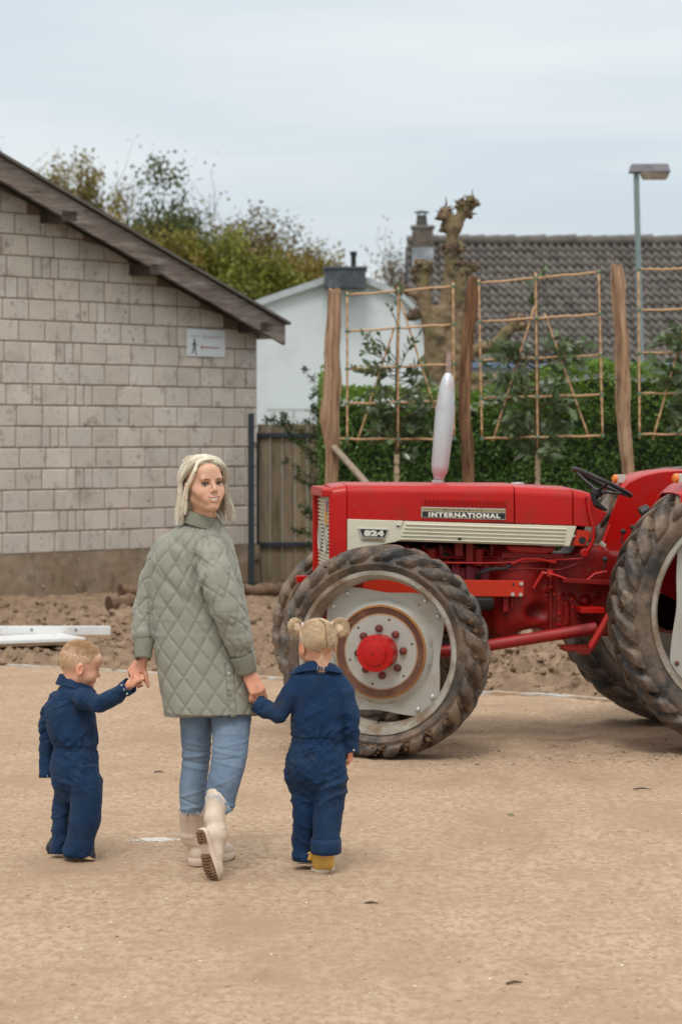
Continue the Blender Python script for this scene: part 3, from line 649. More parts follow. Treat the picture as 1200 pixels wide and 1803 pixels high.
# ------------------------------------------------------------------ HOUSE with tiled roof
HY = 50.0; hs = empty('house', P(980, 800, HY)*[1, 1, 0], 'low house with a long grey pantile roof behind the hedge', 'house')
xl = P(724, 650, HY)[0]; xr = xl+11.5; ze = P(900, 638, HY)[2]; RY = HY+3.6; zr_ = P(900, 430, RY)[2]
nrow, ncol = 15, 66; V = []; rs = np.random.RandomState(4)
sl_ = np.array([0, RY-HY, zr_-ze]); SLn = np.linalg.norm(sl_); sl_ /= SLn; nrm = np.array([0, -sl_[2], sl_[1]])
cols_t = 8; rows_t = 5; ux = np.linspace(0, 1, ncol*cols_t+1); Vv = []; Cc = []
tw = (xr-xl)/ncol; tj = rs.uniform(-.012, .012, (nrow, ncol+1)); tg = rs.uniform(.72, 1.2, (nrow, ncol+1))
rowsv = []
for r in range(nrow):
    for q in range(rows_t):
        t = q/(rows_t-1) if rows_t > 1 else 0; rowsv.append((r, t))
nx = len(ux); A = np.zeros((len(rowsv), nx, 3)); C = np.ones((len(rowsv), nx, 3))
for k, (r, t) in enumerate(rowsv):
    s_ = (r+t*.999)*SLn/nrow; ph = ux*ncol; wv = .042*np.sin(2*PI*ph)+.014*np.sin(4*PI*ph); cidx = np.minimum(ph.astype(int), ncol); lift = .055*(1-t)
    off = wv+lift+tj[r, cidx]; A[k, :, 0] = xl+ux*(xr-xl); base = np.array([0, HY, ze])+sl_*s_
    A[k, :, 1] = base[1]+nrm[1]*off; A[k, :, 2] = base[2]+nrm[2]*off+.006*np.sin(ux*40); C[k] = tg[r, cidx][:, None]
n, m = A.shape[:2]; i = (np.arange(n-1)[:, None]*m+np.arange(m-1)[None, :]).ravel(); F = np.stack([i, i+1, i+m+1, i+m], 1)
MT = mat('grey_pantile', (.115, .102, .094), rough=.75, var=.3, vs=9, attr=True, bump=.2, dirt=[((.20, .185, .17), .30, 3, .12), ((.07, .065, .05), .28, 7, .08)])
rf = link('roof', A.reshape(-1, 3), F, MT, hs, smooth=True, sharp=50, cols=C.reshape(-1, 3))
b = MB(); n_ = 34
for i in range(n_):
    x0 = xl+(xr-xl)*i/n_; x1 = x0+(xr-xl)/n_*1.08; z_ = zr_+.07+rs.uniform(-.01, .012); b.tube([(x0, RY+.05, z_), (x1, RY+.05, z_+.015)], [.12, .135], 12)
b.build('ridge_tiles', mat('ridge_tile', (.11, .10, .09), var=.3, vs=5, rough=.8), hs)
b = MB(); b.prism([(HY+.25, 0), (RY*2-HY-.25, 0), (RY*2-HY-.25, ze-.05), (RY, zr_-.12), (HY+.25, ze-.05)], lambda u, v, t: np.array([t, u, v]), xl+.12, xr-.1)
b.build('wall', mat('house_render', (.52, .50, .47), var=.06), hs, smooth=False)
b = MB(); b.prism([(HY+.1, ze-.06), (HY+.1, ze+.0), (RY+.05, zr_-.05), (2*RY-HY, ze-.05), (RY+.05, zr_-.3)], lambda u, v, t: np.array([t, u, v]), xl-.03, xl+.115); b.build('verge', mat('verge_dark', (.05, .055, .065)), hs, smooth=False)
b = MB(); b.prism([(RY+.1, zr_-.1), (2*RY-HY, ze-.15), (2*RY-HY, ze-.1), (RY+.1, zr_-.02)], lambda u, v, t: np.array([t, u, v]), xl+.117, xr); b.build('rear_roof', MT, hs, smooth=False)
b = MB(); b.box(((xl+xr)/2, HY-.06, ze-.07), (xr-xl, .13, .12)); b.build('gutter', mat('blue_gutter', (.13, .19, .27), rough=.5), hs, smooth=False, bevel=.02)
b = MB(); b.box(((xl+xr)/2, HY+.08, ze-.30), (xr-xl, .06, .32)); b.build('fascia', mat('pale_fascia', (.42, .41, .40)), hs, smooth=False)
# chimney
cyy = HY+3.0; c0 = P(725, 440, cyy); c1 = P(762, 402, cyy); cw = c1[0]-c0[0]; zc0, zc1 = P(740, 470, cyy)[2]-.8, c1[2]; zmid = P(740, 437, cyy)[2]
ch = MB(); rsb = np.random.RandomState(9); zz = zmid; 
chx = (c0[0]+c1[0])/2
while zz < zc1-.01:
    k = 0; x = c0[0]-(.05 if int(round((zz-zmid)/.06)) % 2 else 0)
    for side in range(1):
        while x < c1[0]-.01:
            x2 = min(x+.10, c1[0]); x1_ = max(x, c0[0]); g = rsb.uniform(.6, 1.25)
            ch.box(((x1_+x2)/2, cyy+.0, zz+.03), (x2-x1_-.008, .5, .052), col=(g, g*.95, g*.9)); x += .10
    zz += .06
chm = ch.build('chimney', mat('sooty_brick', (.12, .10, .085), var=.3, vs=14, attr=True), hs, smooth=False, cols=True)
b = MB(); b.box((chx, cyy, (zmid+zc1)/2), (cw-.02, .48, zc1-zmid)); b.build('brick_core', mat('chimney_mortar', (.2, .18, .16)), chm, smooth=False)
b = MB(); b.box((chx, cyy, (zc0+zmid)/2), (cw+.01, .52, zmid-zc0)); b.build('lead_flashing', mat('lead', (.20, .225, .26), rough=.55, var=.35, vs=4, dirt=((.42, .45, .48), .3, 3, .1)), chm, smooth=False)
b = MB(); b.box((chx, cyy, zc1+.02), (cw+.06, .56, .05)); b.build('coping', mat('coping', (.17, .155, .14)), chm, smooth=False)
b = MB(); b.lathe([(.13, 0), (.11, .2), (.10, .24)], (chx-.02, cyy, zc1+.04), (0, 0, 1), 16); 
for t in range(4): a = t*PI/2+.5; b.tube([(chx-.02+.10*math.cos(a), cyy+.10*math.sin(a), zc1+.24), (chx-.02+.12*math.cos(a), cyy+.12*math.sin(a), zc1+.34)], .012, 6)
b.lathe([(.17, 0), (.16, .02), (.02, .05), (0, .05)], (chx-.02, cyy, zc1+.34), (0, 0, 1), 16); b.build('chimney_pot', mat('pot_metal', (.07, .065, .06), metal=.3, var=.3), chm)

# ------------------------------------------------------------------ STREET LAMP
LY = 31.0; lp = empty('street_lamp', P(1128, 800, LY)*[1, 1, 0], 'grey green street lamp with a flat grimy head above the roof', 'street lamp')
pb = P(1128, 660, LY); pt = P(1119, 306, LY); d_ = (pt-pb)/(pt[2]-pb[2]); base_ = pb-d_*pb[2]
b = MB(); b.tube([base_, pb, pt], [.045, .042, .036], 14); b.build('pole', mat('lamp_pole', (.20, .26, .27), rough=.5, var=.1, vs=6), lp)
a = P(1106, 296, LY); e = P(1178, 300, LY); hx0, hx1 = a[0], e[0]; zt_ = P(1140, 289, LY)[2]; zm_ = P(1140, 303, LY)[2]; zl_ = P(1140, 316, LY)[2]
def head_prof(x0, x1, za, zb, w0, w1, tp): 
    V = [(x0, LY-w0, za), (x0, LY+w0, za), (x1, LY+w1, za), (x1, LY-w1, za), (x0+tp, LY-w0*.7, zb), (x0+tp, LY+w0*.7, zb), (x1-tp, LY+w1*.7, zb), (x1-tp, LY-w1*.7, zb)]
    return V, [(0, 1, 2, 3), (4, 7, 6, 5), (0, 4, 5, 1), (1, 5, 6, 2), (2, 6, 7, 3), (3, 7, 4, 0)]
b = MB(); b.add(*head_prof(hx0, hx1, zm_-.012, zt_, .09, .12, .03)); b.build('housing', mat('lamp_housing', (.16, .16, .19), rough=.6, var=.3, vs=10, dirt=((.28, .25, .22), .3, 9, .08)), lp, smooth=False, bevel=.012)
b = MB(); xg0 = P(1126, 300, LY)[0]; xg1 = P(1177, 300, LY)[0]; b.add(*head_prof(xg0, xg1, zm_-.014, zl_, .10, .10, .035)); b.build('diffuser', mat('lamp_glass', (.36, .30, .24), rough=.25, var=.3, vs=14), lp, smooth=False, bevel=.01)
# ================================================================== PLANTS
BARK = lambda nm, c, v=.3: mat(nm, c, rough=.9, var=v, vs=14, bump=.6, bs=45, spec=.2)
def curve_pts(a, b, n, wob, rs, sag=0):
    a = np.array(a, float); b = np.array(b, float); L_ = np.linalg.norm(b-a); o = rs.normal(size=3)*wob*L_; o2 = rs.normal(size=3)*wob*L_*.5; r = []
    for i in range(n+1):
        t = i/n; r.append(a+(b-a)*t+o*math.sin(PI*t)+o2*math.sin(2*PI*t)+np.array([0, 0, -sag*L_*math.sin(PI*t)]))
    return r
TREEB = BARK('grey_tree_bark', (.13, .11, .085))
def bgtree(name, px, ptop, wpx, hpx, Y, leafm, nclu, nleaf, label, seed, lsize=.09, twig=.5, crad=.5, cat='tree', flat=.55, hollow=.55, ntw=7):
    rs = np.random.RandomState(seed); c = P(px, ptop+hpx/2, Y); s = FPX/Y; rx = wpx/2/s; rz = hpx/2/s
    base = np.array([c[0], Y, 0]); root = empty(name, base, label, cat, 'trees on the skyline behind the barn')
    b = MB(); top = np.array([c[0]+rs.normal()*rx*.1, Y, max(c[2]+rz*.3, 1.5)]); tr = curve_pts(base, top, 8, .03, rs); r0 = .04+.035*c[2]**.9*.5
    b.tube(tr, [r0*(1-.85*i/8) for i in range(9)], 10); LP = []; LD = []; LS = []
    for k in range(nclu):
        d = rs.normal(size=3); d /= np.linalg.norm(d); q = (hollow+(1-hollow)*rs.uniform()**.7); e = c+np.array([d[0]*rx, d[1]*rx*.8, d[2]*rz])*q*(1+.14*rs.normal())
        t = rs.uniform(.35, .95); st = tr[int(t*8)]
        br = curve_pts(st, e, 6, .09, rs, .05); b.tube(br, [r0*.34*(1-.8*i/6)*(1-t*.5)+.006 for i in range(7)], 6, cap=False)
        for q_ in range(ntw):
            s0 = br[rs.randint(2, 7)]; dd = (e-st)/np.linalg.norm(e-st)+rs.normal(size=3)*.6+np.array([0, 0, .45]); dd /= np.linalg.norm(dd); ee = s0+dd*crad*rs.uniform(.7, 1.9)*twig*2
            tw = curve_pts(s0, ee, 3, .08, rs); b.tube(tw, [.011, .008, .006, .004], 4, cap=False)
            nl = int(nleaf*2.5/ntw); 
            if nl > 0:
                tt = rs.uniform(.25, 1.05, nl)[:, None]; pp = s0+(ee-s0)*tt+rs.normal(size=(nl, 3))*crad*.30; LP.append(pp); LD.append(rs.normal(size=(nl, 3))+np.array([0, 0, -.2])); LS.append(lsize*1.15*rs.uniform(.6, 1.3, nl))
    b.build('trunk', TREEB, root, fix=False)
    if LP:
        V, F, C = leafmesh(np.concatenate(LP), np.concatenate(LD), np.concatenate(LS), .7, .15, seed, .35); link('crown', V, F, leafm, root, smooth=False, cols=C)
    return root
LM_OL = leafmat('olive_leaf', (.21, .165, .030)); LM_DG = leafmat('dark_green_leaf', (.085, .105, .032)); LM_YG = leafmat('spring_leaf', (.19, .20, .030)); LM_BR = leafmat('bud_brown', (.17, .13, .06))
TY = 66
bgtree('tree', 100, 272, 115, 260, TY, LM_OL, 26, 120, 'olive yellow tree rising leftmost above the barn roof', 11, crad=.5)
bgtree('bare_tree', 8, 262, 130, 240, TY+6, LM_BR, 34, 10, 'nearly bare grey tree at the left edge above the roof', 12, twig=.7)
bgtree('tree', 165, 330, 120, 220, TY+1, LM_OL, 32, 130, 'ochre leaved tree left of the dark green tree', 13, crad=.5)
bgtree('bare_tree', 195, 318, 150, 220, TY+5, LM_BR, 40, 12, 'thin bare tree between the ochre and the green tree', 14, twig=.8)
bgtree('tree', 292, 340, 145, 250, TY-4, LM_DG, 62, 170, 'tall dark green tree with open crown above the roof slope', 15, lsize=.10, crad=.55, hollow=.35)
bgtree('bare_tree', 365, 372, 120, 190, TY+4, LM_BR, 44, 14, 'feathery bare tree right of the dark green tree', 16, twig=.8)
bgtree('tree', 440, 402, 130, 160, TY+2, LM_BR, 44, 90, 'brownish budding tree above the middle of the skyline', 17, twig=.7)
bgtree('tree', 500, 440, 110, 130, TY+1, LM_OL, 36, 100, 'olive brown tree second from the white building', 18)
bgtree('tree', 556, 452, 80, 110, TY+3, LM_OL, 30, 90, 'small olive tree just left of the slate clad box', 19)
bgtree('bush', 375, 445, 150, 160, TY-7, LM_YG, 60, 220, 'bright yellow green bush touching the lower roof edge', 20, cat='bush', crad=.5, hollow=.2)
bgtree('bush', 455, 470, 130, 130, TY-6, LM_YG, 54, 200, 'yellow green bush above the white building eaves', 21, cat='bush', crad=.5, hollow=.2)
bgtree('bush', 255, 430, 130, 150, TY-8, LM_OL, 50, 200, 'olive bush low under the dark green tree', 22, cat='bush', crad=.5, hollow=.2)
bgtree('bush', 535, 480, 90, 80, TY-5, LM_OL, 34, 140, 'low olive bush beside the slate clad box', 23, cat='bush', crad=.4, hollow=.2)
bgtree('bare_tree', 700, 470, 60, 70, TY+8, LM_BR, 16, 24, 'low bare tree between the white building and the chimney', 24, twig=.8)

# ------------------------------------------------------------------ HEDGE
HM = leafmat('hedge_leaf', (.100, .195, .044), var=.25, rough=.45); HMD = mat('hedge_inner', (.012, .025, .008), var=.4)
hg = empty('hedge', P(900, 900, 23.8)*[1, 1, 0], 'dense clipped green hedge behind the young tied-up trees', 'hedge')
hx0, hx1 = P(572, 700, 24.6)[0], 5.6; hy0, hy1 = 24.6, 25.6
def htop(x):
    px = 600+FPX*x/hy0; return np.array([P(600, v, hy0)[2] for v in np.interp(px, [560, 590, 640, 760, 840, 960, 1060, 1200, 1500], [715, 690, 690, 694, 700, 655, 640, 655, 660])])
rs = np.random.RandomState(8); n = 52000
face = rs.choice(3, n, p=[.72, .18, .10]); x = rs.uniform(hx0, hx1, n); ht = htop(x); z = rs.uniform(.15, 1, n)*ht; y = np.full(n, hy0)
bump = fbm(np.stack([x*2.2, z*2.2, 0*x], 1), 3, 60)*.12+fbm(np.stack([x*7, z*7, 0*x], 1), 2, 61)*.05
y = hy0-bump+rs.exponential(.035, n)+np.clip((z-ht+.2), 0, 1)**2*2
t = face == 1; y[t] = rs.uniform(hy0, hy1, t.sum()); z[t] = ht[t]+.06*fbm(np.stack([x[t]*4, y[t]*4, 0*x[t]], 1), 2, 62)+rs.uniform(-.04, .05, t.sum())
t = face == 2; x[t] = hx0+rs.uniform(-.06, .06, t.sum()); y[t] = rs.uniform(hy0, hy1, t.sum())
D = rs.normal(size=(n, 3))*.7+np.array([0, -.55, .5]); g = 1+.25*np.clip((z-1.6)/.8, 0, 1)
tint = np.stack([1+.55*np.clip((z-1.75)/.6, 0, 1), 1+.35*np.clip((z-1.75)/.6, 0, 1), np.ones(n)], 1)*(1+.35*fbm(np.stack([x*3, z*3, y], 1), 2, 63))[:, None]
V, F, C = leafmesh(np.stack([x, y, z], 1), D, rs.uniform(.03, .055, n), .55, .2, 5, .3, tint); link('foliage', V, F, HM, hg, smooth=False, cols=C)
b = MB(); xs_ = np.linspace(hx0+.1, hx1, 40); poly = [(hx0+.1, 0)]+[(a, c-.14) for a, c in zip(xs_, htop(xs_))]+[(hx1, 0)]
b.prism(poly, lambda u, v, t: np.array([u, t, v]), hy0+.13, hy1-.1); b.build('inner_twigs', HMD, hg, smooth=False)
# loose shoots of an evergreen shrub spilling over the fence
sh = empty('evergreen_shrub', P(590, 950, 25.9)*[1, 1, 0], 'loose evergreen shrub with long shoots spilling over the gate', 'shrub'); b = MB(); LPs = []; LDs = []; rs = np.random.RandomState(77)
c0 = P(600, 860, 25.9)
shoots = [((600, 860), (536, 652)), ((598, 840), (548, 700)), ((596, 800), (560, 690)), ((600, 800), (575, 668)), ((600, 850), (517, 775)), ((602, 900), (505, 812)), ((600, 900), (525, 842)), ((600, 930), (540, 905)), ((602, 960), (533, 890)),
          ((600, 990), (520, 935)), ((598, 880), (562, 760)), ((600, 800), (590, 700)), ((604, 840), (540, 745)), ((604, 1000), (545, 960)), ((560, 800), (470, 742)), ((556, 770), (500, 732)), ((600, 940), (560, 850)), ((600, 820), (552, 720)), ((600, 870), (545, 800)), ((604, 900), (570, 940))]
for (a, e) in shoots:
    A_ = P(a[0], a[1], 25.9+rs.normal()*.1); E_ = P(e[0], e[1], 25.6+rs.normal()*.1); pts = curve_pts(A_, E_, 8, .06, rs); b.tube(pts, [.009-.0008*i for i in range(9)], 5, cap=False)
    for i in range(2, 9):
        for q in range(26): LPs.append(pts[i]+rs.normal(size=3)*.045*(1.15-i*.09)); LDs.append((E_-A_)/np.linalg.norm(E_-A_)+rs.normal(size=3)*.7)
b.build('stems', BARK('shoot_bark', (.07, .06, .03)), sh, fix=False)
V, F, C = leafmesh(np.array(LPs), np.array(LDs), rs.uniform(.025, .05, len(LPs)), .42, .2, 6, .35); link('foliage', V, F, leafmat('shrub_leaf', (.045, .085, .022)), sh, smooth=False, cols=C)
# tufts of weed at the foot of the gate post
rs = np.random.RandomState(3); g0 = P(450, 1030, 27.2); n = 500; x = g0[0]+rs.uniform(-.22, .75, n); V, F, C = leafmesh(np.stack([x, np.full(n, 27.0)+rs.normal(size=n)*.08, np.full(n, .08)], 1), rs.normal(size=(n, 3))*.5+np.array([0, 0, 1.2]), rs.uniform(.04, .12, n), .18, .1, 3, .4)
o = link('weeds', V, F, leafmat('weed_leaf', (.07, .10, .03)), smooth=False, cols=C); tag(o, 'low tufts of weeds along the foot of the gate', 'weeds', kind='stuff')

# ------------------------------------------------------------------ POLLARD TREE
TYp = 27.0; Tp = lambda px, py, dy=0: P(px, py, TYp+dy); sp = FPX/TYp
lo = Tp(690, 720, -.6); hi = Tp(935, 330, .6); lo = [lo[0], TYp-.7, lo[2]]; hi = [hi[0], TYp+.7, hi[2]]
lo[2] = -.05
fd = Field(lo, hi, .022)
def ch_(pts, rp, k=.05): fd.chain([Tp(*p) for p in pts], [r/sp for r in rp], k)
ch_([(775, 1060), (770, 800), (766, 690), (763, 640), (768, 590), (778, 555)], [24, 20, 19, 18, 19, 17]); ch_([(778, 565), (787, 530), (790, 487), (793, 445), (797, 405), (797, 390)], [15, 13, 11, 11, 11, 12])
ch_([(797, 400), (789, 388), (784, 378)], [10, 8, 8]); ch_([(797, 402), (808, 388), (818, 368)], [11, 9, 9]); ch_([(764, 600), (752, 560), (745, 510), (743, 478)], [16, 13, 12, 11])
ch_([(764, 560), (748, 532), (733, 519), (710, 512)], [9, 8, 7, 5]); ch_([(772, 568), (750, 560), (732, 554)], [7, 6, 5]); ch_([(775, 640), (797, 610), (806, 560), (808, 515), (813, 480)], [16, 14, 12, 11, 10])
ch_([(780, 690), (800, 660), (804, 620)], [17, 13, 12]); ch_([(800, 640), (822, 622), (850, 612), (872, 606), (892, 586), (905, 572)], [13, 11, 10, 11, 10, 10]); ch_([(812, 690), (832, 664), (860, 668), (885, 668), (915, 652)], [12, 9, 8, 8, 7])
ch_([(812, 700), (845, 684), (875, 672)], [11, 8, 7])
rs = np.random.RandomState(21); KN = [(784, 374, 10), (775, 384, 7), (786, 396, 6), (782, 404, 5), (815, 362, 12), (826, 356, 9), (832, 362, 8), (822, 375, 8), (742, 470, 13), (733, 478, 8), (731, 490, 7), (752, 472, 9), (708, 508, 8), (700, 512, 6), (730, 555, 9), (722, 560, 6), (811, 466, 9), (822, 474, 9), (831, 472, 8), (818, 484, 8), (797, 437, 13), (787, 440, 9), (808, 440, 8), (912, 568, 12), (920, 574, 8), (903, 562, 8), (917, 650, 8), (812, 545, 9), (770, 612, 12), (806, 625, 9)]
for px, py, r in KN:
    for q in range(7):
        d = rs.normal(size=3); fd.ell(Tp(px, py)+d*r/sp*.55, r/sp*rs.uniform(.3, .55), .012)
    fd.ell(Tp(px, py), r/sp*.8, .02)
V, F = fd.mesh(1); nn = vnormals(V, F); V = V+nn*(.020*fbm(V*9, 3, 5)+.010*fbm(V*30, 2, 7))[:, None]
pt_ = empty('pollard_tree', Tp(775, 900)*[1, 1, 0], 'bare pollarded tree with knobbly fists, rising behind the posts', 'tree')
MP = mat('mossy_bark', (.22, .16, .10), rough=.9, var=.25, vs=7, bump=.5, bs=40, dirt=[((.13, .125, .045), .30, 2.6, .10), ((.075, .055, .04), .28, 6, .06)], spec=.2)
link('trunk', V, F, MP, pt_)
b = MB()
for px, py, r in KN:
    c = Tp(px, py)
    for q in range(int(r*3.2)):
        d = rs.normal(size=3); d[2] = abs(d[2])*.8-.15; d /= np.linalg.norm(d); a = c+d*r/sp*.7; ln = rs.uniform(.015, .045); b.tube([a, a+d*ln*.6+rs.normal(size=3)*.01, a+d*ln+rs.normal(size=3)*.02], [.012, .013, .006], 5)
for (x0, y0, x1, y1) in ((828, 352, 831, 333), (784, 364, 784, 346), (834, 360, 840, 350)): b.tube([Tp(x0, y0), Tp((x0+x1)/2+1, (y0+y1)/2), Tp(x1, y1)], [.012, .008, .004], 5)
b.build('stubs', mat('stub_bark', (.15, .10, .068), var=.4, vs=25, rough=.9), pt_, fix=False)

# ------------------------------------------------------------------ SPLIT WOOD POSTS
PY = 22.8; sP = FPX/PY
MSP = mat('split_wood', (.36, .235, .155), rough=.85, var=.28, vs=9, bump=.7, bs=30, stretch=(4, 4, .35), dirt=[((.15, .075, .04), .34, 5, .07), ((.50, .36, .25), .3, 4, .1)], spec=.2, attr=True)
MSPD = mat('dark_split_wood', (.20, .105, .06), rough=.85, var=.35, vs=9, bump=.7, bs=30, stretch=(4, 4, .35), dirt=[((.08, .045, .028), .42, 5, .08), ((.36, .21, .12), .3, 4, .1)], spec=.2, attr=True)
def post(prof, label, seed, m, Y=PY, strips=14):
    """prof: (py, x0, x1) outline in the photograph"""
    rs = np.random.RandomState(seed); prof = sorted(prof); ys = np.linspace(prof[0][0], prof[-1][0], 60); pr = np.array(prof, float)
    x0 = np.interp(ys, pr[:, 0], pr[:, 1]); x1 = np.interp(ys, pr[:, 0], pr[:, 2]); root = empty('split_post', P(x0[-1], 900, Y)*[1, 1, 0], label, 'post', 'split chestnut posts of the planting frame')
    n = 40; V = []; C = []; gro = rs.uniform(-1, 1, n); gr2 = rs.uniform(0, 1, n)
    rows = [(P((a+c)/2, yy, Y), (c-a)/2*.9*Y/FPX) for yy, a, c in zip(ys, x0, x1)]
    last = rows[-1]; rows.append((np.array([last[0][0], Y, -.1]), last[1]))
    for i, (c, r) in enumerate(rows):
        for k in range(n):
            t = 2*PI*k/n; q = .94+.15*gro[k]+.20*vnoise(np.array([[math.cos(t)*2.5, math.sin(t)*2.5, c[2]*1.4+seed]]), seed)[0]+.14*vnoise(np.array([[math.cos(t)*6, math.sin(t)*6, c[2]*4]]), seed+1)[0]
            zt = (rs.uniform(-.015, .03) if i == 0 else 0); cj = .10*r*vnoise(np.array([[c[2]*3, seed, 0.]]), 3)[0]*2; V.append((c[0]+cj+r*q*math.cos(t), c[1]+r*q*math.sin(t)*.8, c[2]+zt)); g = .58+.72*gr2[k]; C.append((g, g*.97, g*.94))
    m_ = len(rows); F = [(i*n+k, i*n+(k+1) % n, (i+1)*n+(k+1) % n, (i+1)*n+k) for i in range(m_-1) for k in range(n)]; V = np.array(V)
    V = np.vstack([V, rows[0][0]+[0, 0, .01]]); C.append((.7, .7, .7)); F += [(m_*n, (k+1) % n, k) for k in range(n)]
    b = MB(); b.add(V, F); b.c = [tuple(c_) for c_ in C]
    for q in range(strips):
        i = rs.randint(2, 50); c, r = rows[i]; t = rs.uniform(-PI, 0) if rs.uniform() < .7 else rs.uniform(0, PI); a = c+np.array([math.cos(t)*r*1.02, math.sin(t)*r*.85, 0]); ln = rs.uniform(.12, .4); o2 = np.array([math.cos(t), math.sin(t), 0])*rs.uniform(.005, .035)
        b.tube([a+[0, 0, ln/2], a+o2*.3, a+o2-[0, 0, ln/2]], [.005, .011, .003], 5, flat=.4)
    b.build('stake', m, root, cols=True, sharp=28, fix=False)
post([(512, 575, 598), (600, 571, 600), (700, 568, 598), (740, 566, 600), (790, 574, 597), (860, 574, 596), (1000, 574, 596)], 'pale split post at the left end, its base bent like a knee', 31, MSP)
post([(490, 822, 840), (560, 815, 838), (640, 808, 833), (700, 807, 828), (780, 810, 832), (860, 812, 836), (1000, 812, 836)], 'dark split post in the middle, leaning to the right', 32, MSPD, strips=9)
post([(470, 1075, 1096), (490, 1075, 1101), (540, 1077, 1102), (600, 1080, 1106), (680, 1083, 1110), (760, 1087, 1112), (840, 1092, 1115), (1000, 1093, 1115)], 'frayed pale split post on the right beside the lamp', 33, MSP, strips=26)
b = MB(); V = [P(586, 786, PY-.05), P(610, 812, PY-.1), P(654, 862, PY-.2), P(735, 950, PY-.4)]; b.tube(V, [.042, .044, .045, .045], 10, flat=.7); o = b.build('brace_stake', mat('grey_split', (.33, .26, .20), var=.3, vs=10, stretch=(3, 3, 3), bump=.4), sharp=30); tag(o, 'grey brown stake leaning from the left post down behind the tractor hood', 'stake')

# ------------------------------------------------------------------ BAMBOO TRELLISES and tied saplings
MBAM = mat('bamboo', (.50, .30, .16), rough=.5, var=.18, vs=14, stretch=(1, 1, 3), dirt=[((.22, .12, .07), .18, 14, .04)]); MTIE = mat('green_tie', (.05, .16, .10), rough=.5)
def cane(b, a, e, r=.0105, dy=0, rs=None):
    A_ = P(a[0], a[1], PY+dy); E_ = P(e[0], e[1], PY+dy); n = max(3, int(np.linalg.norm(E_-A_)/.11)); pts = []; rr = []
    for i in range(n+1):
        t = i/n; p = A_+(E_-A_)*t+np.array([0, 0, .004*math.sin(i*2.1)]); dd = (E_-A_)/np.linalg.norm(E_-A_)
        if 0 < i < n: pts += [p-dd*.006, p, p+dd*.006]; rr += [r, r*1.28, r]
        else: pts.append(p); rr.append(r)
    b.tube(pts, rr, 8)
def trellis(vs_, hs_, ds_, label):
    root = empty('bamboo_trellis', P(vs_[0][0][0], 900, PY)*[1, 1, 0]+np.array([0, 0, P(600, vs_[0][1][1], PY)[2]]), label, 'trellis', 'bamboo trellises tied between the posts'); rs = np.random.RandomState(1)
    for k, (a, e) in enumerate(vs_): b = MB(); cane(b, a, e, dy=-.012 if k != 1 else .01); b.build('cane', MBAM, root, sharp=None, fix=False)
    for a, e in hs_: b = MB(); cane(b, a, e, dy=.012); b.build('cane', MBAM, root, sharp=None, fix=False)
    for a, e in ds_: b = MB(); cane(b, a, e, .0095, dy=.032); b.build('cane', MBAM, root, sharp=None, fix=False)
    for a, e in vs_:
        for h0, h1 in hs_:
            x = (a[0]+e[0])/2
            if min(h0[0], h1[0])-4 <= x <= max(h0[0], h1[0])+4:
                t = (x-h0[0])/(h1[0]-h0[0]); y = h0[1]+(h1[1]-h0[1])*t; tt = (y-a[1])/(e[1]-a[1]); x2 = a[0]+(e[0]-a[0])*tt; c = P(x2, y, PY); b = MB()
                b.tube([c+[-.018, -.02, -.012], c+[.018, -.02, .012]], .008, 6); b.tube([c+[-.018, -.02, .012], c+[.018, -.02, -.012]], .008, 6); b.build('tie', MTIE, root, fix=False)
trellis([((611, 514), (611, 782)), ((701, 505), (700, 790)), ((797, 497), (799, 776))], [((608, 520), (800, 504)), ((608, 584), (800, 571)), ((608, 650), (800, 641)), ((606, 711), (800, 706)), ((590, 773), (802, 773))], [((705, 532), (776, 752)), ((694, 576), (628, 780))], 'leftmost bamboo trellis, in front of the white building')
trellis([((842, 492), (848, 777)), ((942, 480), (946, 790)), ((1053, 475), (1060, 771))], [((840, 499), (1056, 479)), ((841, 567), (1058, 553)), ((842, 635), (1060, 625)), ((843, 701), (1062, 695)), ((848, 772), (1064, 767))], [((940, 540), (867, 777)), ((958, 552), (1037, 774))], 'middle bamboo trellis, in front of the tiled roof')
trellis([((1123, 474), (1125, 772)), ((1228, 470), (1230, 790)), ((1335, 470), (1336, 772))], [((1121, 475), (1338, 470)), ((1121, 547), (1338, 540)), ((1118, 622), (1338, 616)), ((1122, 693), (1338, 690)), ((1122, 765), (1340, 763))], [((1212, 545), (1148, 775)), ((1245, 545), (1318, 775))], 'rightmost bamboo trellis, cut by the edge of the photo')
b = MB(); w_ = [P(x, y, PY) for x, y in ((598, 575), (620, 578), (690, 585), (800, 560), (808, 560))]; 
LFM = leafmat('glossy_leaf', (.105, .155, .070), var=.25, rough=.28, spec=.6)
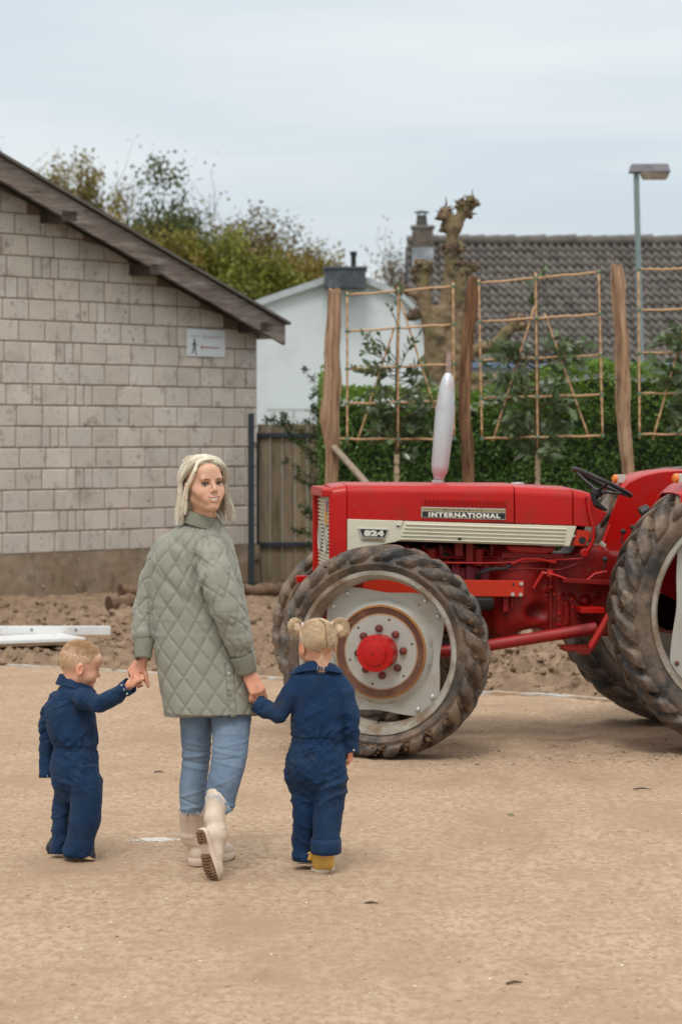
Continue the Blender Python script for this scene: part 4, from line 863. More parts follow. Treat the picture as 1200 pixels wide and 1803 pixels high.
def sapling(px0, spec, stem, label, seed, nb):
    rs = np.random.RandomState(seed); root = empty('sapling', P(px0, 900, PY)*[1, 1, 0], label, 'young tree', 'young evergreens tied to the trellises'); Yc = PY+.06
    st = [P(x, y, Yc) for x, y in stem]; st.append(np.array([st[-1][0], Yc, 0])); b = MB(); b.tube(st, list(np.linspace(.012, .026, len(st))), 8)
    LP, LD, LS = [], [], []
    def twig(a, e, nl, ls):
        pts = curve_pts(a, e, 5, .08, rs, -.05); b.tube(pts, [.0055, .005, .0045, .004, .003, .002], 5, cap=False)
        for i in range(nl):
            t = .25+.75*(i+rs.uniform())/nl; k = min(int(t*5), 4); f = t*5-k; p = pts[k]*(1-f)+pts[k+1]*f; d = (pts[k+1]-pts[k])/np.linalg.norm(pts[k+1]-pts[k]); s_ = rs.normal(size=3); s_ -= d*np.dot(s_, d); s_ /= np.linalg.norm(s_)
            LP.append(p); LD.append(d*.75+s_*.9+np.array([0, 0, .12])); LS.append(ls*1.3*rs.uniform(.7, 1.25))
    for (ax, ay, ex, ey, nl, ls) in spec: twig(P(ax, ay, Yc), P(ex, ey, Yc+rs.normal()*.10), nl, ls)
    for (y0, y1, hw0, hw1, cnt, ls) in nb:
        for q in range(cnt):
            t = rs.uniform(); y = y0+(y1-y0)*t; hw = hw0+(hw1-hw0)*t; sg_ = rs.choice([-1, 1]); x = px0; twig(P(x, y, Yc), P(x+sg_*hw*rs.uniform(.45, 1.0), y-rs.uniform(-6, 26), Yc+rs.normal()*.12), 7, ls)
    b.build('stem', BARK('sapling_stem', (.10, .075, .045)), root, fix=False)
    V, F, C = leafmesh(np.array(LP), np.array(LD), np.array(LS), .42, .16, seed, .35); link('leaves', V, F, LFM, root, smooth=False, cols=C)
    b = MB(); w0 = P(stem[-1][0], 800, Yc); n_ = 40
    b.tube([w0+[0.002*math.sin(i*1.7), 0, -.012*i*1.6] for i in range(n_)], [.025+.002*math.sin(i*2.3)+.0025*rs.normal() for i in range(n_)], 9); b.build('jute_wrap', mat('jute', (.42, .32, .22), rough=.95, var=.3, vs=30, bump=.8, bs=80), root, fix=False)
sapling(699, [(698, 660, 622, 650, 16, .075), (690, 655, 640, 592, 14, .07), (695, 640, 650, 612, 12, .07), (700, 640, 668, 585, 9, .06), (703, 650, 735, 592, 12, .07), (703, 665, 745, 640, 10, .07), (701, 560, 706, 508, 6, .06), (699, 575, 686, 540, 4, .05), (700, 530, 706, 505, 5, .06)],
        [(702, 512), (700, 600), (698, 700), (698, 800)], 'young evergreen on the left trellis with leaves spreading left', 51, [(690, 790, 70, 60, 34, .085), (640, 700, 70, 60, 12, .075), (740, 800, 30, 30, 16, .09)])
sapling(945, [(945, 520, 930, 492, 6, .08), (945, 510, 958, 478, 7, .08), (944, 545, 935, 520, 5, .07), (945, 560, 962, 530, 6, .08), (944, 640, 868, 622, 16, .08), (944, 650, 880, 600, 12, .07), (945, 640, 1000, 595, 14, .09), (945, 660, 1050, 615, 18, .08), (945, 640, 985, 590, 12, .09), (945, 640, 1030, 640, 14, .09)],
        [(942, 488), (944, 600), (945, 700), (946, 800)], 'bushiest young evergreen, tied to the middle trellis', 52, [(615, 720, 92, 85, 30, .095), (700, 800, 85, 50, 34, .10), (780, 815, 40, 30, 10, .10)])
sapling(1222, [(1222, 640, 1158, 590, 16, .085), (1222, 650, 1146, 640, 16, .09), (1222, 660, 1165, 675, 12, .09), (1222, 620, 1185, 578, 8, .08), (1222, 700, 1176, 720, 10, .09), (1222, 760, 1180, 740, 10, .09)],
        [(1228, 500), (1226, 600), (1225, 700), (1225, 800)], 'young evergreen at the right edge of the photo', 53, [(600, 760, 70, 60, 30, .095)])
# ================================================================== TRACTOR
TH = R(7.0); TEX = np.array([math.cos(TH), math.sin(TH), 0]); TEY = np.array([-math.sin(TH), math.cos(TH), 0]); TEZ = np.array([0, 0, 1.])
TRK = .70; NFW = P(675, 900, 13.40); TO = np.array([NFW[0], 13.40, 0])+TEY*TRK          # centre line over the front axle
def TW(x, y, z): return TO+TEX*x+TEY*y+TEZ*z
def TL(px, py, ly):
    """photo point on the tractor's longitudinal plane at lateral ly -> (x, z)"""
    h = HIT(px, py, TO+TEY*ly, TEY)-TO; return float(h@TEX), float(h[2])
RED = (.43, .003, .0015); tr = empty('tractor', TO, 'red vintage four-wheel-drive farm tractor with cream side panels and muddy tyres', 'tractor')
MR = mat('red_paint', RED, rough=.36, var=.10, vs=3, coat=.10, spec=.3, bump=.02, bs=30, dirt=[((.30, .02, .012), .22, 4, .14), ((.30, .16, .11), .04, 26, .03)])
MRD = mat('dull_red_paint', (.215, .004, .003), rough=.5, spec=.3, var=.25, vs=6, bump=.25, bs=60, bdist=.004, dirt=[((.12, .012, .010), .34, 6, .12), ((.22, .09, .05), .12, 12, .05)])
MRO = mat('orange_red_paint', (.50, .028, .008), rough=.45, spec=.3, var=.08, vs=4)
MRK = mat('grimy_shade_red', (.035, .004, .005), rough=.65, var=.4, vs=9, bump=.3, dirt=[((.015, .010, .010), .4, 7, .1)])  # grimy red, darkened further to paint in the engine bay's shade
MPU = mat('faded_magenta_red', (.22, .018, .035), rough=.6, var=.3, vs=9)
MCR = mat('cream_panel', (.60, .57, .46), rough=.42, var=.04, vs=3, dirt=[((.42, .36, .27), .14, 6, .08)])
MBK = mat('black_rubber', (.012, .012, .013), rough=.5, var=.3); MCHR = mat('chrome', (.62, .62, .60), rough=.25, metal=1.0, var=.08)
MZN = mat('zinc_bolt', (.55, .55, .52), rough=.35, metal=.7)
HN = -.30                                  # near side of the hood
def tplate(name, pts, ly0, ly1, m, parent=tr, bevel=.006, smooth=False):
    b = MB(); b.prism([TL(x, y, ly0) for x, y in pts], lambda u, v, t: TW(u, t, v), ly0, ly1); return b.build(name, m, parent, smooth=smooth, bevel=bevel)
def hoodsec(px0, px1, ytop0, ytop1, ybot0, ybot1, name, m, r=.055, wn=.30, wf=.30, n=8, w0=None, front=False):
    """shell of the hood between two picture columns with rounded shoulders"""
    b = MB(); secs = []
    for px, yt, yb, w_ in ((px0, ytop0, ybot0, w0 or wn), (px1, ytop1, ybot1, wn)):
        x, zt = TL(px, yt, -w_+0); zb = TL(px, yb, -w_)[1]; s = [TW(x, -w_, zb)]
        for k in range(n+1): a = PI/2*k/n; s.append(TW(x, -w_+r-r*math.cos(a), zt-r+r*math.sin(a)))
        s.append(TW(x, 0, zt+.012))
        for k in range(n+1): a = PI/2*(1-k/n); s.append(TW(x, w_-r+r*math.cos(a), zt-r+r*math.sin(a)))
        s.append(TW(x, w_, zb)); secs.append(s)
    m_ = len(secs[0]); V = secs[0]+secs[1]; F = [(i, i+1, m_+i+1, m_+i) for i in range(m_-1)]+[(m_-1, 0, m_, 2*m_-1)]+[tuple(range(m_)), tuple(range(2*m_-1, m_-1, -1))]
    b.add(V, F); return b.build(name, m, tr, sharp=32, bevel=.004)
# front cowl (slightly tapered), hood, tank cover, dash cowl
hoodsec(611, 904.5, 853.5, 855, 914.5, 921, 'hood', MR)
nose = hoodsec(583, 610.3, 857.5, 853.5, 1000, 1000, 'nose_cowl', MR, w0=.285)
hoodsec(905.8, 1007.5, 856, 861, 921.5, 925, 'tank_cover', MR)
cw = hoodsec(1008.8, 1040, 862, 868, 925.5, 928, 'dash_cowl', MR, r=.05)
# front frame with recessed grille
xf, ztf = TL(583, 858, -.285); zbf = TL(583, 1000, -.285)[1]; gx = xf-.03
b = MB()
for y0, y1 in ((-.285, -.262), (.262, .285)): b.prism([(y0, zbf-.1), (y1, zbf-.1), (y1, ztf-.02), (y0, ztf-.02)], lambda u, v, t: TW(t, u, v), xf-.045 if y0 > 0 else xf-.012, xf+.01)
b.prism([(-.285, ztf-.055), (.285, ztf-.055), (.285, ztf-.015), (.25, ztf), (-.25, ztf), (-.285, ztf-.015)], lambda u, v, t: TW(t, u, v), xf-.055, xf+.004); b.build('grille_frame', MR, tr, smooth=False, bevel=.008)
b = MB(); b.prism([(-.26, zbf-.1), (.26, zbf-.1), (.26, ztf-.05), (-.26, ztf-.05)], lambda u, v, t: TW(t, u, v), xf-.004, xf+.02); gr = b.build('grille', MCR, tr, smooth=False)
b = MB()
for i in range(26):
    z_ = zbf-.06+i*.022
    if z_ < ztf-.07: b.box(TW(xf-.010, 0, z_), (.012, .50, .010), np.array([TEX, TEY, TEZ]).T)
b.build('grille_slats', MCR, gr, smooth=False)
for ly in (-.15, .15):
    b = MB(); c = TW(xf-.012, ly, TL(583, 950, -.285)[1]); b.lathe([(.085, 0), (.086, .008), (.075, .010), (.07, .004), (0, .008)], c, -TEX, 28); b.build('headlight', mat('headlight_glass', (.40, .40, .37), rough=.35), tr)
za = TL(583, 885, -.285)[1]; zb = TL(583, 925, -.285)[1]
b = MB(); b.box(TW(xf-.020, -.20, (za+zb)/2), (.006, .07, za-zb), np.array([TEX, TEY, TEZ]).T); b.build('licence_sticker', mat('orange_sticker', (.60, .28, .04), rough=.5, var=.3, vs=30), tr, smooth=False)
b = MB(); b.box(TW(xf-.021, -.245, za-.02), (.006, .012, .06), np.array([TEX, TEY, TEZ]).T); b.build('purple_sticker', mat('purple_sticker', (.14, .08, .30)), tr, smooth=False)
# cream panels
tplate('side_panel', [(611.5, 914), (710, 917), (698, 954), (640, 965), (611.5, 985)], HN-.012, HN+.03, MCR, bevel=.004)
rp = tplate('ribbed_panel', [(711, 917.5), (1014.5, 926.5), (1002, 962), (697.5, 952.5)], HN-.012, HN+.03, MCR, bevel=.004)
b = MB()
for i in range(5):
    f0 = .10+i*.185; f1 = f0+.115; q = []
    for f in (f0, f1):
        xl_ = 711-13.5*f+4; xr_ = 996-6*f; yl = 917.5+35*f; yr = 926+35.5*f; q.append(((xl_, yl), (xr_, yr)))
    pa, pb, pc, pd = TL(*q[0][0], HN), TL(*q[0][1], HN), TL(*q[1][1], HN), TL(*q[1][0], HN)
    def rib(p, o): return TW(p[0], HN-.0125-o, p[1])
    m1 = ((pa[0]+pd[0])/2, (pa[1]+pd[1])/2); m2 = ((pb[0]+pc[0])/2, (pb[1]+pc[1])/2)
    b.add([rib(pa, 0), rib(pb, 0), rib(m2, .012), rib(m1, .012), rib(pc, 0), rib(pd, 0)], [(0, 1, 2, 3), (3, 2, 4, 5), (0, 3, 5), (1, 4, 2)])
b.build('ribs', MCR, rp, smooth=False, bevel=.002)
for (px, py) in ((700, 924.5), (808, 949)): c = TL(px, py, HN); b = MB(); b.lathe([(.012, 0), (.011, .006), (0, .010)], TW(c[0], HN-.013, c[1]), -TEY, 12); b.build('fastener', MCHR if px < 750 else MBK, tr)
c = TL(1009, 944, HN); b = MB(); b.lathe([(.008, 0), (.006, .004), (0, .006)], TW(c[0], HN-.013, c[1]), -TEY, 12); b.build('fastener', MZN, tr)
# louvres pressed in the hood
b = MB(); d = MB()
for i in range(22):
    x0 = 742+i*6.78; p = [TL(x0, 879, HN), TL(x0+4.4, 879, HN), TL(x0+4.4, 890.5, HN), TL(x0, 890.5, HN)]; dy = (x0-742)*.02
    p = [(a, c-dy/310) for a, c in p]; f = lambda q, o: TW(q[0], HN-o, q[1])
    b.add([f(p[0], .001), f(p[1], .012), f(p[2], .012), f(p[3], .001)], [(0, 1, 2, 3)]); b.add([f(p[1], .012), f(p[1], .001), f(p[2], .001), f(p[2], .012)], [(0, 1, 2, 3)])
    b.add([f(p[0], .001), f(p[1], .001), f(p[1], .012), f(p[3], .001), f(p[2], .012), f(p[2], .001)], [(0, 1, 2), (3, 4, 5)])
    q = [TL(x0+4.5, 880, HN), TL(x0+6.3, 880, HN), TL(x0+6.3, 889.5, HN), TL(x0+4.5, 889.5, HN)]; q = [(a, c-dy/310) for a, c in q]; d.add([f(k, .0015) for k in q], [(0, 1, 2, 3)])
b.build('louvres', MR, tr, smooth=False); d.build('louvre_openings', mat('louvre_dark', (.12, .006, .006)), tr, smooth=False)
# name plate
MGD = mat('gold_trim', (.34, .27, .14), rough=.4, metal=.4); MPB = mat('plate_black', (.012, .012, .014), rough=.35); MPWT = mat('plate_white', (.72, .70, .62), rough=.4)
npl = tplate('name_plate', [(741, 892.5), (889.5, 896), (889.5, 915.5), (741, 911.5)], HN-.008, HN+.002, MCHR, bevel=.002)
def tpl(name, pts, o0, o1, m, parent): 
    b = MB(); b.prism([TL(x, y, HN) for x, y in pts], lambda u, v, t: TW(u, t, v), HN-o1, HN-o0); return b.build(name, m, parent, smooth=False)
tpl('black_strip', [(742.5, 900), (888, 903.5), (888, 914), (742.5, 910.2)], .0075, .0092, MPB, npl); tpl('gold_strip', [(742.5, 894), (888, 897.4), (888, 902.3), (742.5, 898.8)], .0075, .0090, MGD, npl)
def ttext(s, pc, w_px, h_px, slope_, m, parent, bold, o, spacing=1.0):
    c = TL(pc[0], pc[1], HN); W_ = (TL(pc[0]+w_px/2, pc[1], HN)[0]-TL(pc[0]-w_px/2, pc[1], HN)[0]); H_ = h_px/313.
    put_text(s, .05, lambda a, q: TW(c[0]+a, HN-o, c[1]+q-slope_*a), 'lettering', m, parent, bold=bold, spacing=spacing, fitw=(W_, H_))
ttext('INTERNATIONAL', (816.5, 907), 126, 8.6, .025, MPWT, npl, .0028, .0100, 1.25); ttext('McCORMICK', (815, 898.2), 70, 3.0, .025, mat('plate_engraving', (.05, .035, .02)), npl, .0006, .0098, 1.6)
bd = tplate('model_badge', [(629.5, 929.5), (683.5, 931.5), (676.5, 953), (636, 951.5)], HN-.020, HN-.011, MCHR, bevel=.002)
tpl('badge_black', [(632, 931.2), (681, 933), (675.5, 946), (638.5, 944.6)], .0195, .0212, MPB, bd); tpl('badge_gold', [(636.5, 946), (675, 947.5), (674, 951.8), (637.5, 950.3)], .0195, .0210, MGD, bd)
ttext('824', (657, 938.6), 35, 10.6, .02, MPWT, bd, .0035, .0220, 1.1); ttext('DIESEL', (655.8, 949), 27, 2.8, .02, mat('badge_engraving', (.05, .04, .02)), bd, .0004, .0216, 1.6)
# exhaust silencer, fuel cap
s0 = 305.0
def TC(px, py, ly=0.0): x, z = TL(px, py, ly); return TW(x, ly, z)
prof = [(853, 771, 6), (845, 772, 6), (844, 772, 9), (836, 772.5, 11), (832, 773, 13.5), (820, 774, 15.5), (760, 780, 17.3), (720, 783, 17), (680, 786.5, 13.5), (668, 787.5, 10.5), (660, 788, 7.2), (657, 788, 5.2)]
b = MB(); b.tube([TC(x, y) for y, x, r in prof], [r/s0 for y, x, r in prof], 28); ex = b.build('silencer', mat('aluminised_steel', (.56, .585, .62), rough=.42, metal=.55, var=.06, vs=5, dirt=[((.42, .24, .22), .10, 3, .12)]), tr, sharp=50)
b = MB(); b.tube([TC(788, 662), TC(789, 640), TC(790.5, 619)], [5.2/s0, 5/s0, 5/s0], 14); b.build('tailpipe', mat('rusty_pipe', (.33, .24, .21), rough=.8, var=.3, vs=30), tr)
b = MB(); b.tube([TC(772, 851), TC(772, 845)], [9.5/s0, 9.5/s0], 16); b.tube([TC(763, 848)-TEY*.02, TC(763, 848)+TEY*.02], .012, 8); b.tube([TC(771, 858), TC(771.4, 850)], [.03, .026], 14); b.build('clamp', MCHR, tr)
cpt = TC(910, 857); b = MB(); b.lathe([(.036, 0), (.036, .012), (.041, .013), (.041, .024), (.037, .029), (0, .032)], cpt-[0, 0, .005], (0, 0, 1), 24); b.build('fuel_cap', mat('worn_grey_cap', (.40, .40, .40), rough=.5, metal=.4), tr, bevel=0)

# --- engine and driveline --------------------------------------------------
def tbox(b, px0, py0, px1, py1, l0, l1): 
    x0, z0 = TL(px0, py0, l0); x1, z1 = TL(px1, py1, l0); b.prism([(x0, z0), (x1, z0), (x1, z1), (x0, z1)], lambda u, v, t: TW(u, t, v), l0, l1)
b = MB(); tbox(b, 612, 916, 905, 1115, .02, .27); b.build('engine_shade_core', MRK, tr, smooth=False)  # near-black backing whose colour gives the shade behind the engine parts
b = MB(); tbox(b, 612, 1000, 880, 1075, -.14, .2); b.build('engine_block', MPU, tr, smooth=False, bevel=.01)
b = MB()
for x in range(690, 880, 26): tbox(b, x, 994, x+16, 1040, -.165, -.13)
b.build('water_jacket', MPU, tr, smooth=False, bevel=.008)
b = MB(); tbox(b, 640, 962, 892, 985, -.10, .1); b.build('cylinder_head', MPB, tr, smooth=False, bevel=.01)  # head coloured black to paint in the shade under the hood
b = MB()
for x in (712, 742, 772, 802, 832, 862): tbox(b, x, 960, x+7, 1000, -.17, -.09)
tbox(b, 700, 968, 880, 972, -.15, -.10); b.build('manifold_brackets', MRD, tr, smooth=False, bevel=.004)
b = MB(); rs = np.random.RandomState(4)
for i in range(7):
    x0 = 720+i*22; b.tube([TC(x0, 962, -.16), TC(x0+6, 975, -.20), TC(x0+18+rs.uniform(-6, 6), 986, -.19), TC(x0+24, 1005, -.15)], .006, 6)
for (ya, yb_) in ((985, 991), (993, 988), (978, 983)): b.tube([TC(705, ya, -.2), TC(760, ya+2, -.21), TC(820, yb_, -.2), TC(880, yb_-3, -.19)], .0055, 6)
b.build('fuel_pipes', MRD, tr)
b = MB(); tbox(b, 800, 950, 815, 980, -.22, -.1); tbox(b, 820, 953, 833, 992, -.23, -.12); b.build('filter_bracket', MRD, tr, smooth=False, bevel=.005)
for px in (758, 842): b = MB(); b.tube([TC(px, 966, -.2), TC(px, 996, -.2)], [.035, .032], 16); b.build('fuel_filter', MRD, tr, bevel=.004)
# control rods and cables across the engine
b = MB(); b.tube([TC(700, 990.5, -.26), TC(860, 991.5, -.26), TC(940, 988, -.26), TC(1022, 983.5, -.26)], .0045, 6); b.build('control_rod', MR, tr)
b = MB(); b.tube([TC(860, 1005, -.25), TC(930, 1001, -.25), TC(985, 1003, -.25), TC(1012, 994, -.25), TC(1026, 982, -.25)], .0035, 6); b.build('control_rod', MRD, tr)
b = MB(); b.tube([TC(838, 1022, -.2), TC(846, 1008, -.24), TC(866, 1002, -.25), TC(890, 1001, -.25), TC(902, 992, -.25), TC(925, 984.5, -.25), TC(950, 985, -.25), TC(975, 990, -.25)], .0095, 8)
b.tube([TC(836, 1016, -.2), TC(850, 1003, -.235), TC(872, 999, -.245), TC(884, 1002, -.25)], .006, 8); b.build('hose', MBK, tr)
b = MB(); b.tube([TC(900, 993, -.262), TC(920, 984, -.262), TC(945, 984, -.262), TC(978, 990.5, -.262)], .008, 8); b.build('red_sleeve', MR, tr)
# sump, clutch housing and gearbox (traced castings, rounded together)
rows = []
fdx0, fdz0 = TL(690, 1140, -.2); fdx1, fdz1 = TL(1400, 940, -.2)
fd = Field((fdx0-.05, -.36, fdz0-.2), (fdx1+.0, .40, fdz1+.12), .011)
def tb(px0, py0, px1, py1, l0, l1, k=.02, r=.02):
    x0, z1 = TL(px0, py0, l0); x1, z0 = TL(px1, py1, l0); c = np.array([(x0+x1)/2, (l0+l1)/2, (z0+z1)/2]); h = np.array([abs(x1-x0)/2, abs(l1-l0)/2, abs(z1-z0)/2])-r
    def fn(x, y, z):
        q0, q1, q2 = np.abs(x-c[0])-h[0], np.abs(y-c[1])-h[1], np.abs(z-c[2])-h[2]
        return np.sqrt(np.maximum(q0, 0)**2+np.maximum(q1, 0)**2+np.maximum(q2, 0)**2)+np.minimum(np.maximum(q0, np.maximum(q1, q2)), 0)-r
    fd.ap(fn, c-h-r, c+h+r, k)
def tcap(px0, py0, l0, px1, py1, l1, r0, r1, k=.015): 
    a = TL(px0, py0, l0); e = TL(px1, py1, l1); fd.cap((a[0], l0, a[1]), (e[0], l1, e[1]), r0, r1, k)
tb(700, 1040, 878, 1112, -.10, .18); tb(876, 985, 905, 1118, -.20, .22, .03); tb(903, 968, 968, 1088, -.19, .2, .04); tb(955, 975, 1140, 1120, -.175, .2, .03); tb(1055, 1000, 1360, 1110, -.17, .2, .02, .04)
tb(1010, 960, 1075, 1040, -.19, .2, .03, .05); tb(868, 1118, 902, 1132, -.12, .14, .02, .01)
tcap(905, 990, -.05, 905, 1080, -.05, .20, .20, .05); tcap(1180, 1075, -.1, 1180, 1075, -.6, .13, .10, .04); tcap(1318, 1075, 0, 1318, 1075, .6, .14, .09, .04); tcap(1318, 1075, 0, 1318, 1075, -.6, .14, .09, .04)
# cast details
def flat(px, py, r, o=.012, l=-.175): a = TL(px, py, l); fd.cap((a[0], l+.02, a[1]), (a[0], l-o, a[1]), r, r, .006)
flat(1027, 1058, .030); flat(932, 1016, .022, .03, -.19); flat(966, 1033, .016, .04, -.19); flat(1017, 1085, .018, .035); flat(1049, 1048, .016, .01)
for q in (880, 892, 990, 1004): flat(q, 1050, .012, .012, -.2)
tb(978, 1050, 1012, 1112, -.19, -.12, .008, .012); tcap(996, 1062, -.20, 996, 1098, -.20, .020, .024, .012); tcap(996, 1098, -.20, 988, 1112, -.19, .024, .02, .01)
tcap(955, 1030, -.19, 966, 1040, -.21, .018, .018, .01); tb(905, 1034, 964, 1041, -.21, -.15, .008, .008)
x_, z_ = TL(948, 1078, -.2); fd.ell((x_, -.24, z_), (.085, .08, .055), .03, None, 'sub')
x_, z_ = TL(925, 1128, -.2); fd.ell((x_+.03, -.05, z_-.025), (.13, .40, .10), .02, None, 'sub')
V, F = fd.mesh(1); nn = vnormals(V, F); V = V+nn*(.0025*fbm(V*26, 2, 3))[:, None]; V = TO+V[:, :1]*TEX+V[:, 1:2]*TEY+V[:, 2:]*TEZ
link('gearbox', V, F, MRD, tr)
b = MB()
for (px, py) in ((983, 1054), (1006, 1054), (983, 1080), (983, 1100), (1008, 1068), (880, 1000), (896, 1000), (1040, 1066), (975, 1046)):
    c = TL(px, py, -.205); b.lathe([(.010, 0), (.010, .008), (.0, .009)], TW(c[0], -.195, c[1]), -TEY, 6)
b.build('casting_bolts', MR, tr)
tplate('joint_flange', [(903, 992), (911, 990), (911, 1086), (903, 1104)], -.238, -.19, MRD, bevel=.004); tplate('cover_plate', [(979, 1049), (1008, 1051), (1024, 1068), (1024, 1113), (979, 1113)], -.196, -.165, MRD, bevel=.004); tplate('cover_rib', [(992, 1058), (999, 1058), (1001, 1100), (994, 1110)], -.222, -.19, MRD, bevel=.010)
tplate('joint_flange', [(966, 985), (971, 985), (971, 1112), (966, 1108)], -.205, -.16, MRD, bevel=.003); tplate('casting_rib', [(912, 1040), (966, 1046), (966, 1051), (912, 1046)], -.205, -.16, MRD, bevel=.003)
for q_ in range(6): c = TL(907, 1000+q_*15, -.24); b = MB(); b.lathe([(.009, 0), (.009, .007), (0, .008)], TW(c[0], -.238, c[1]), -TEY, 6); b.build('flange_bolt', MRD, tr)
# frame rail with bolts
tplate('frame_rail', [(640, 1020), (921.5, 1022.5), (921.5, 1051), (640, 1048)], -.30, -.26, MRO, bevel=.003)
for px, py in ((916.5, 1028), (901.5, 1046.5), (915.5, 1047)): c = TL(px, py, -.30); b = MB(); b.lathe([(.012, 0), (.012, .007), (0, .008)], TW(c[0], -.301, c[1]), -TEY, 6); b.build('rail_bolt', MZN, tr)
c = TL(903, 1029, -.30); b = MB(); b.lathe([(.008, 0), (0, .001)], TW(c[0], -.3015, c[1]), -TEY, 10); b.build('rail_hole', MPB, tr)
b = MB(); tbox(b, 885, 1051, 895, 1078, -.27, -.22); tbox(b, 898, 1053, 903, 1070, -.27, -.22); b.build('rail_gusset', MRD, tr, smooth=False, bevel=.005)
b = MB(); b.tube([TC(820, 1062, -.15), TC(878, 1062, -.15)], .045, 16); b.build('starter_motor', mat('dark_starter', (.02, .018, .018), rough=.5), tr)
tplate('fuel_pan', [(891, 960), (980, 963), (972, 972), (960, 976), (902, 974), (893, 967)], -.24, -.02, MR, bevel=.008)
tplate('pan_bracket', [(882, 973), (992, 976), (992, 985), (882, 983)], -.25, -.22, MRD, bevel=.003)
# console with round port
tplate('console', [(1015, 932), (1037, 935), (1040, 940), (1036, 952), (1028, 962), (1007, 961)], -.285, -.10, MRO, bevel=.006)
c = TL(1024.5, 951.5, -.29); b = MB(); b.lathe([(.0215, 0), (.0215, .003), (0, .0032)], TW(c[0], -.2855, c[1]), -TEY, 20); b.build('port', MPB, tr)
tplate('dash_side', [(1037, 870), (1046, 893), (1069, 903), (1058, 918), (1050, 926), (1036, 928)], -.22, .22, MR, bevel=.006)
tplate('dash_top', [(1041, 872), (1069, 897), (1066, 901), (1040, 888)], -.20, .20, MBK, bevel=.006)
# steering wheel and column
wc = TC(1059, 849, -.12); hub = TC(1060, 862, -.10); cb = TC(1045, 896, -.08); ax = wc-TC(1040, 893, -.12); ax = np.array(TEX*-.46+TEZ*.87); ax = ax/np.linalg.norm(ax)
ax = -TEX*0+(TEX*.43+TEZ*.90-TEY*.02); ax /= np.linalg.norm(ax)
a_, b_, _ = frame(ax, TEY); sw = MB(); rw = .183; wcen = wc
pts = [wcen+rw*(a_*math.cos(t)+b_*math.sin(t)) for t in np.linspace(0, 2*PI, 41)]; sw.tube(pts, .0135, 10, cap=False); swo = sw.build('steering_wheel', MBK, tr)
hb_ = wcen-ax*.055; b = MB(); b.lathe([(.035, -.03), (.038, 0), (.030, .012), (0, .016)], hb_, ax, 20)
for t in (.5, .5+2*PI/3, .5+4*PI/3): e = wcen+rw*(a_*math.cos(t)+b_*math.sin(t)); b.tube([hb_, hb_+(e-hb_)*.5+ax*-.006, e], [.012, .010, .009], 8, flat=.7)
b.build('spokes', MBK, swo)
b = MB(); b.tube([hb_, hb_-ax*.30], [.022, .026], 14); b.build('steering_column', MBK, tr)
# brake lever arm along the cowl, pedals, knobs
b = MB(); b.tube([TC(1033, 878, -.31), TC(1036, 900, -.32), TC(1044, 930, -.33), TC(1044, 950, -.33), TC(1036, 966, -.32), TC(1026, 975, -.31)], [.010, .013, .014, .015, .016, .018], 10, flat=.7); c = TC(1027, 973, -.31); b.lathe([(.022, -.01), (.024, .01), (.014, .014), (.010, .008), (0, .008)], c-TEY*.01, -TEY, 18); b.lathe([(.014, 0), (.012, .012), (0, .016)], TC(1033, 877, -.31), TEZ, 14); b.build('lever', MR, tr)
b = MB(); b.tube([TC(1073, 924, -.33), TC(1064, 948, -.33), TC(1056, 968, -.33)], [.012, .013, .012], 8); b.build('pedal_arm', MR, tr)
b = MB(); b.tube([TC(1056, 955, -.34), TC(1064, 962, -.34)], [.014, .014], 6); b.build('pin', MZN, tr)
for px, py, l in ((1064, 985, -.36), (1096, 936, -.30), (1113, 929, -.28)): 
    b = MB(); c = TC(px, py, l); b.lathe([(0, -.016), (.012, -.012), (.0175, 0), (.014, .012), (0, .016)], c, (0, 0, 1), 14); b.tube([c-[0, 0, .014], c-[.01, 0, .07]], .005, 6); b.build('knob', MBK, tr)
# linkage and running board tube
b = MB(); b.tube([TC(955, 1008, -.25), TC(975, 1012, -.27), TC(1010, 1024, -.28), TC(1030, 1023, -.28), TC(1046, 1010, -.28), TC(1066, 1006, -.28)], [.013, .014, .014, .013, .013, .015], 10, flat=.55); b.tube([TC(938, 1036, -.25), TC(950, 1016, -.25), TC(957, 1006, -.25)], [.010, .010, .014], 8); b.lathe([(.020, -.012), (.022, .01), (0, .014)], TC(967, 1009, -.26), -TEY, 14); b.build('linkage', MR, tr)
tplate('foot_board', [(990, 1018), (1110, 1024), (1110, 1032), (990, 1026)], -.30, -.05, MRD, bevel=.003)
b = MB(); b.tube([TC(700, 1158, -.36), TC(862, 1136, -.36), TC(1048, 1106, -.36)], [.033, .034, .035], 20); b.build('drag_tube', mat('rod_red', (.28, .006, .007), rough=.5, var=.2, vs=5, dirt=[((.10, .01, .02), .22, 4, .1)]), tr)
tplate('step_bracket', [(1022, 1070), (1064, 1070), (1064, 1080), (1022, 1080)], -.36, -.15, MR, bevel=.004)
b = MB(); b.tube([TC(1072, 1082, -.42), TC(1058, 1108, -.42), TC(1038, 1142, -.42)], [.022, .024, .024], 4); b.build('step_leg', MR, tr, smooth=False, bevel=.004)
tplate('step', [(993, 1140), (1020, 1140), (1043, 1141), (1038, 1153), (1022, 1153), (1016, 1147), (993, 1147)], -.48, -.34, MRD, bevel=.004)
b = MB()
for i in range(9): x0, z0 = TL(995+i*5, 1140, -.48); b.prism([(x0, z0), (x0+.009, z0), (x0+.0045, z0+.009)], lambda u, v, t: TW(u, t, v), -.479, -.341)
b.build('step_teeth', MRD, tr, smooth=False)
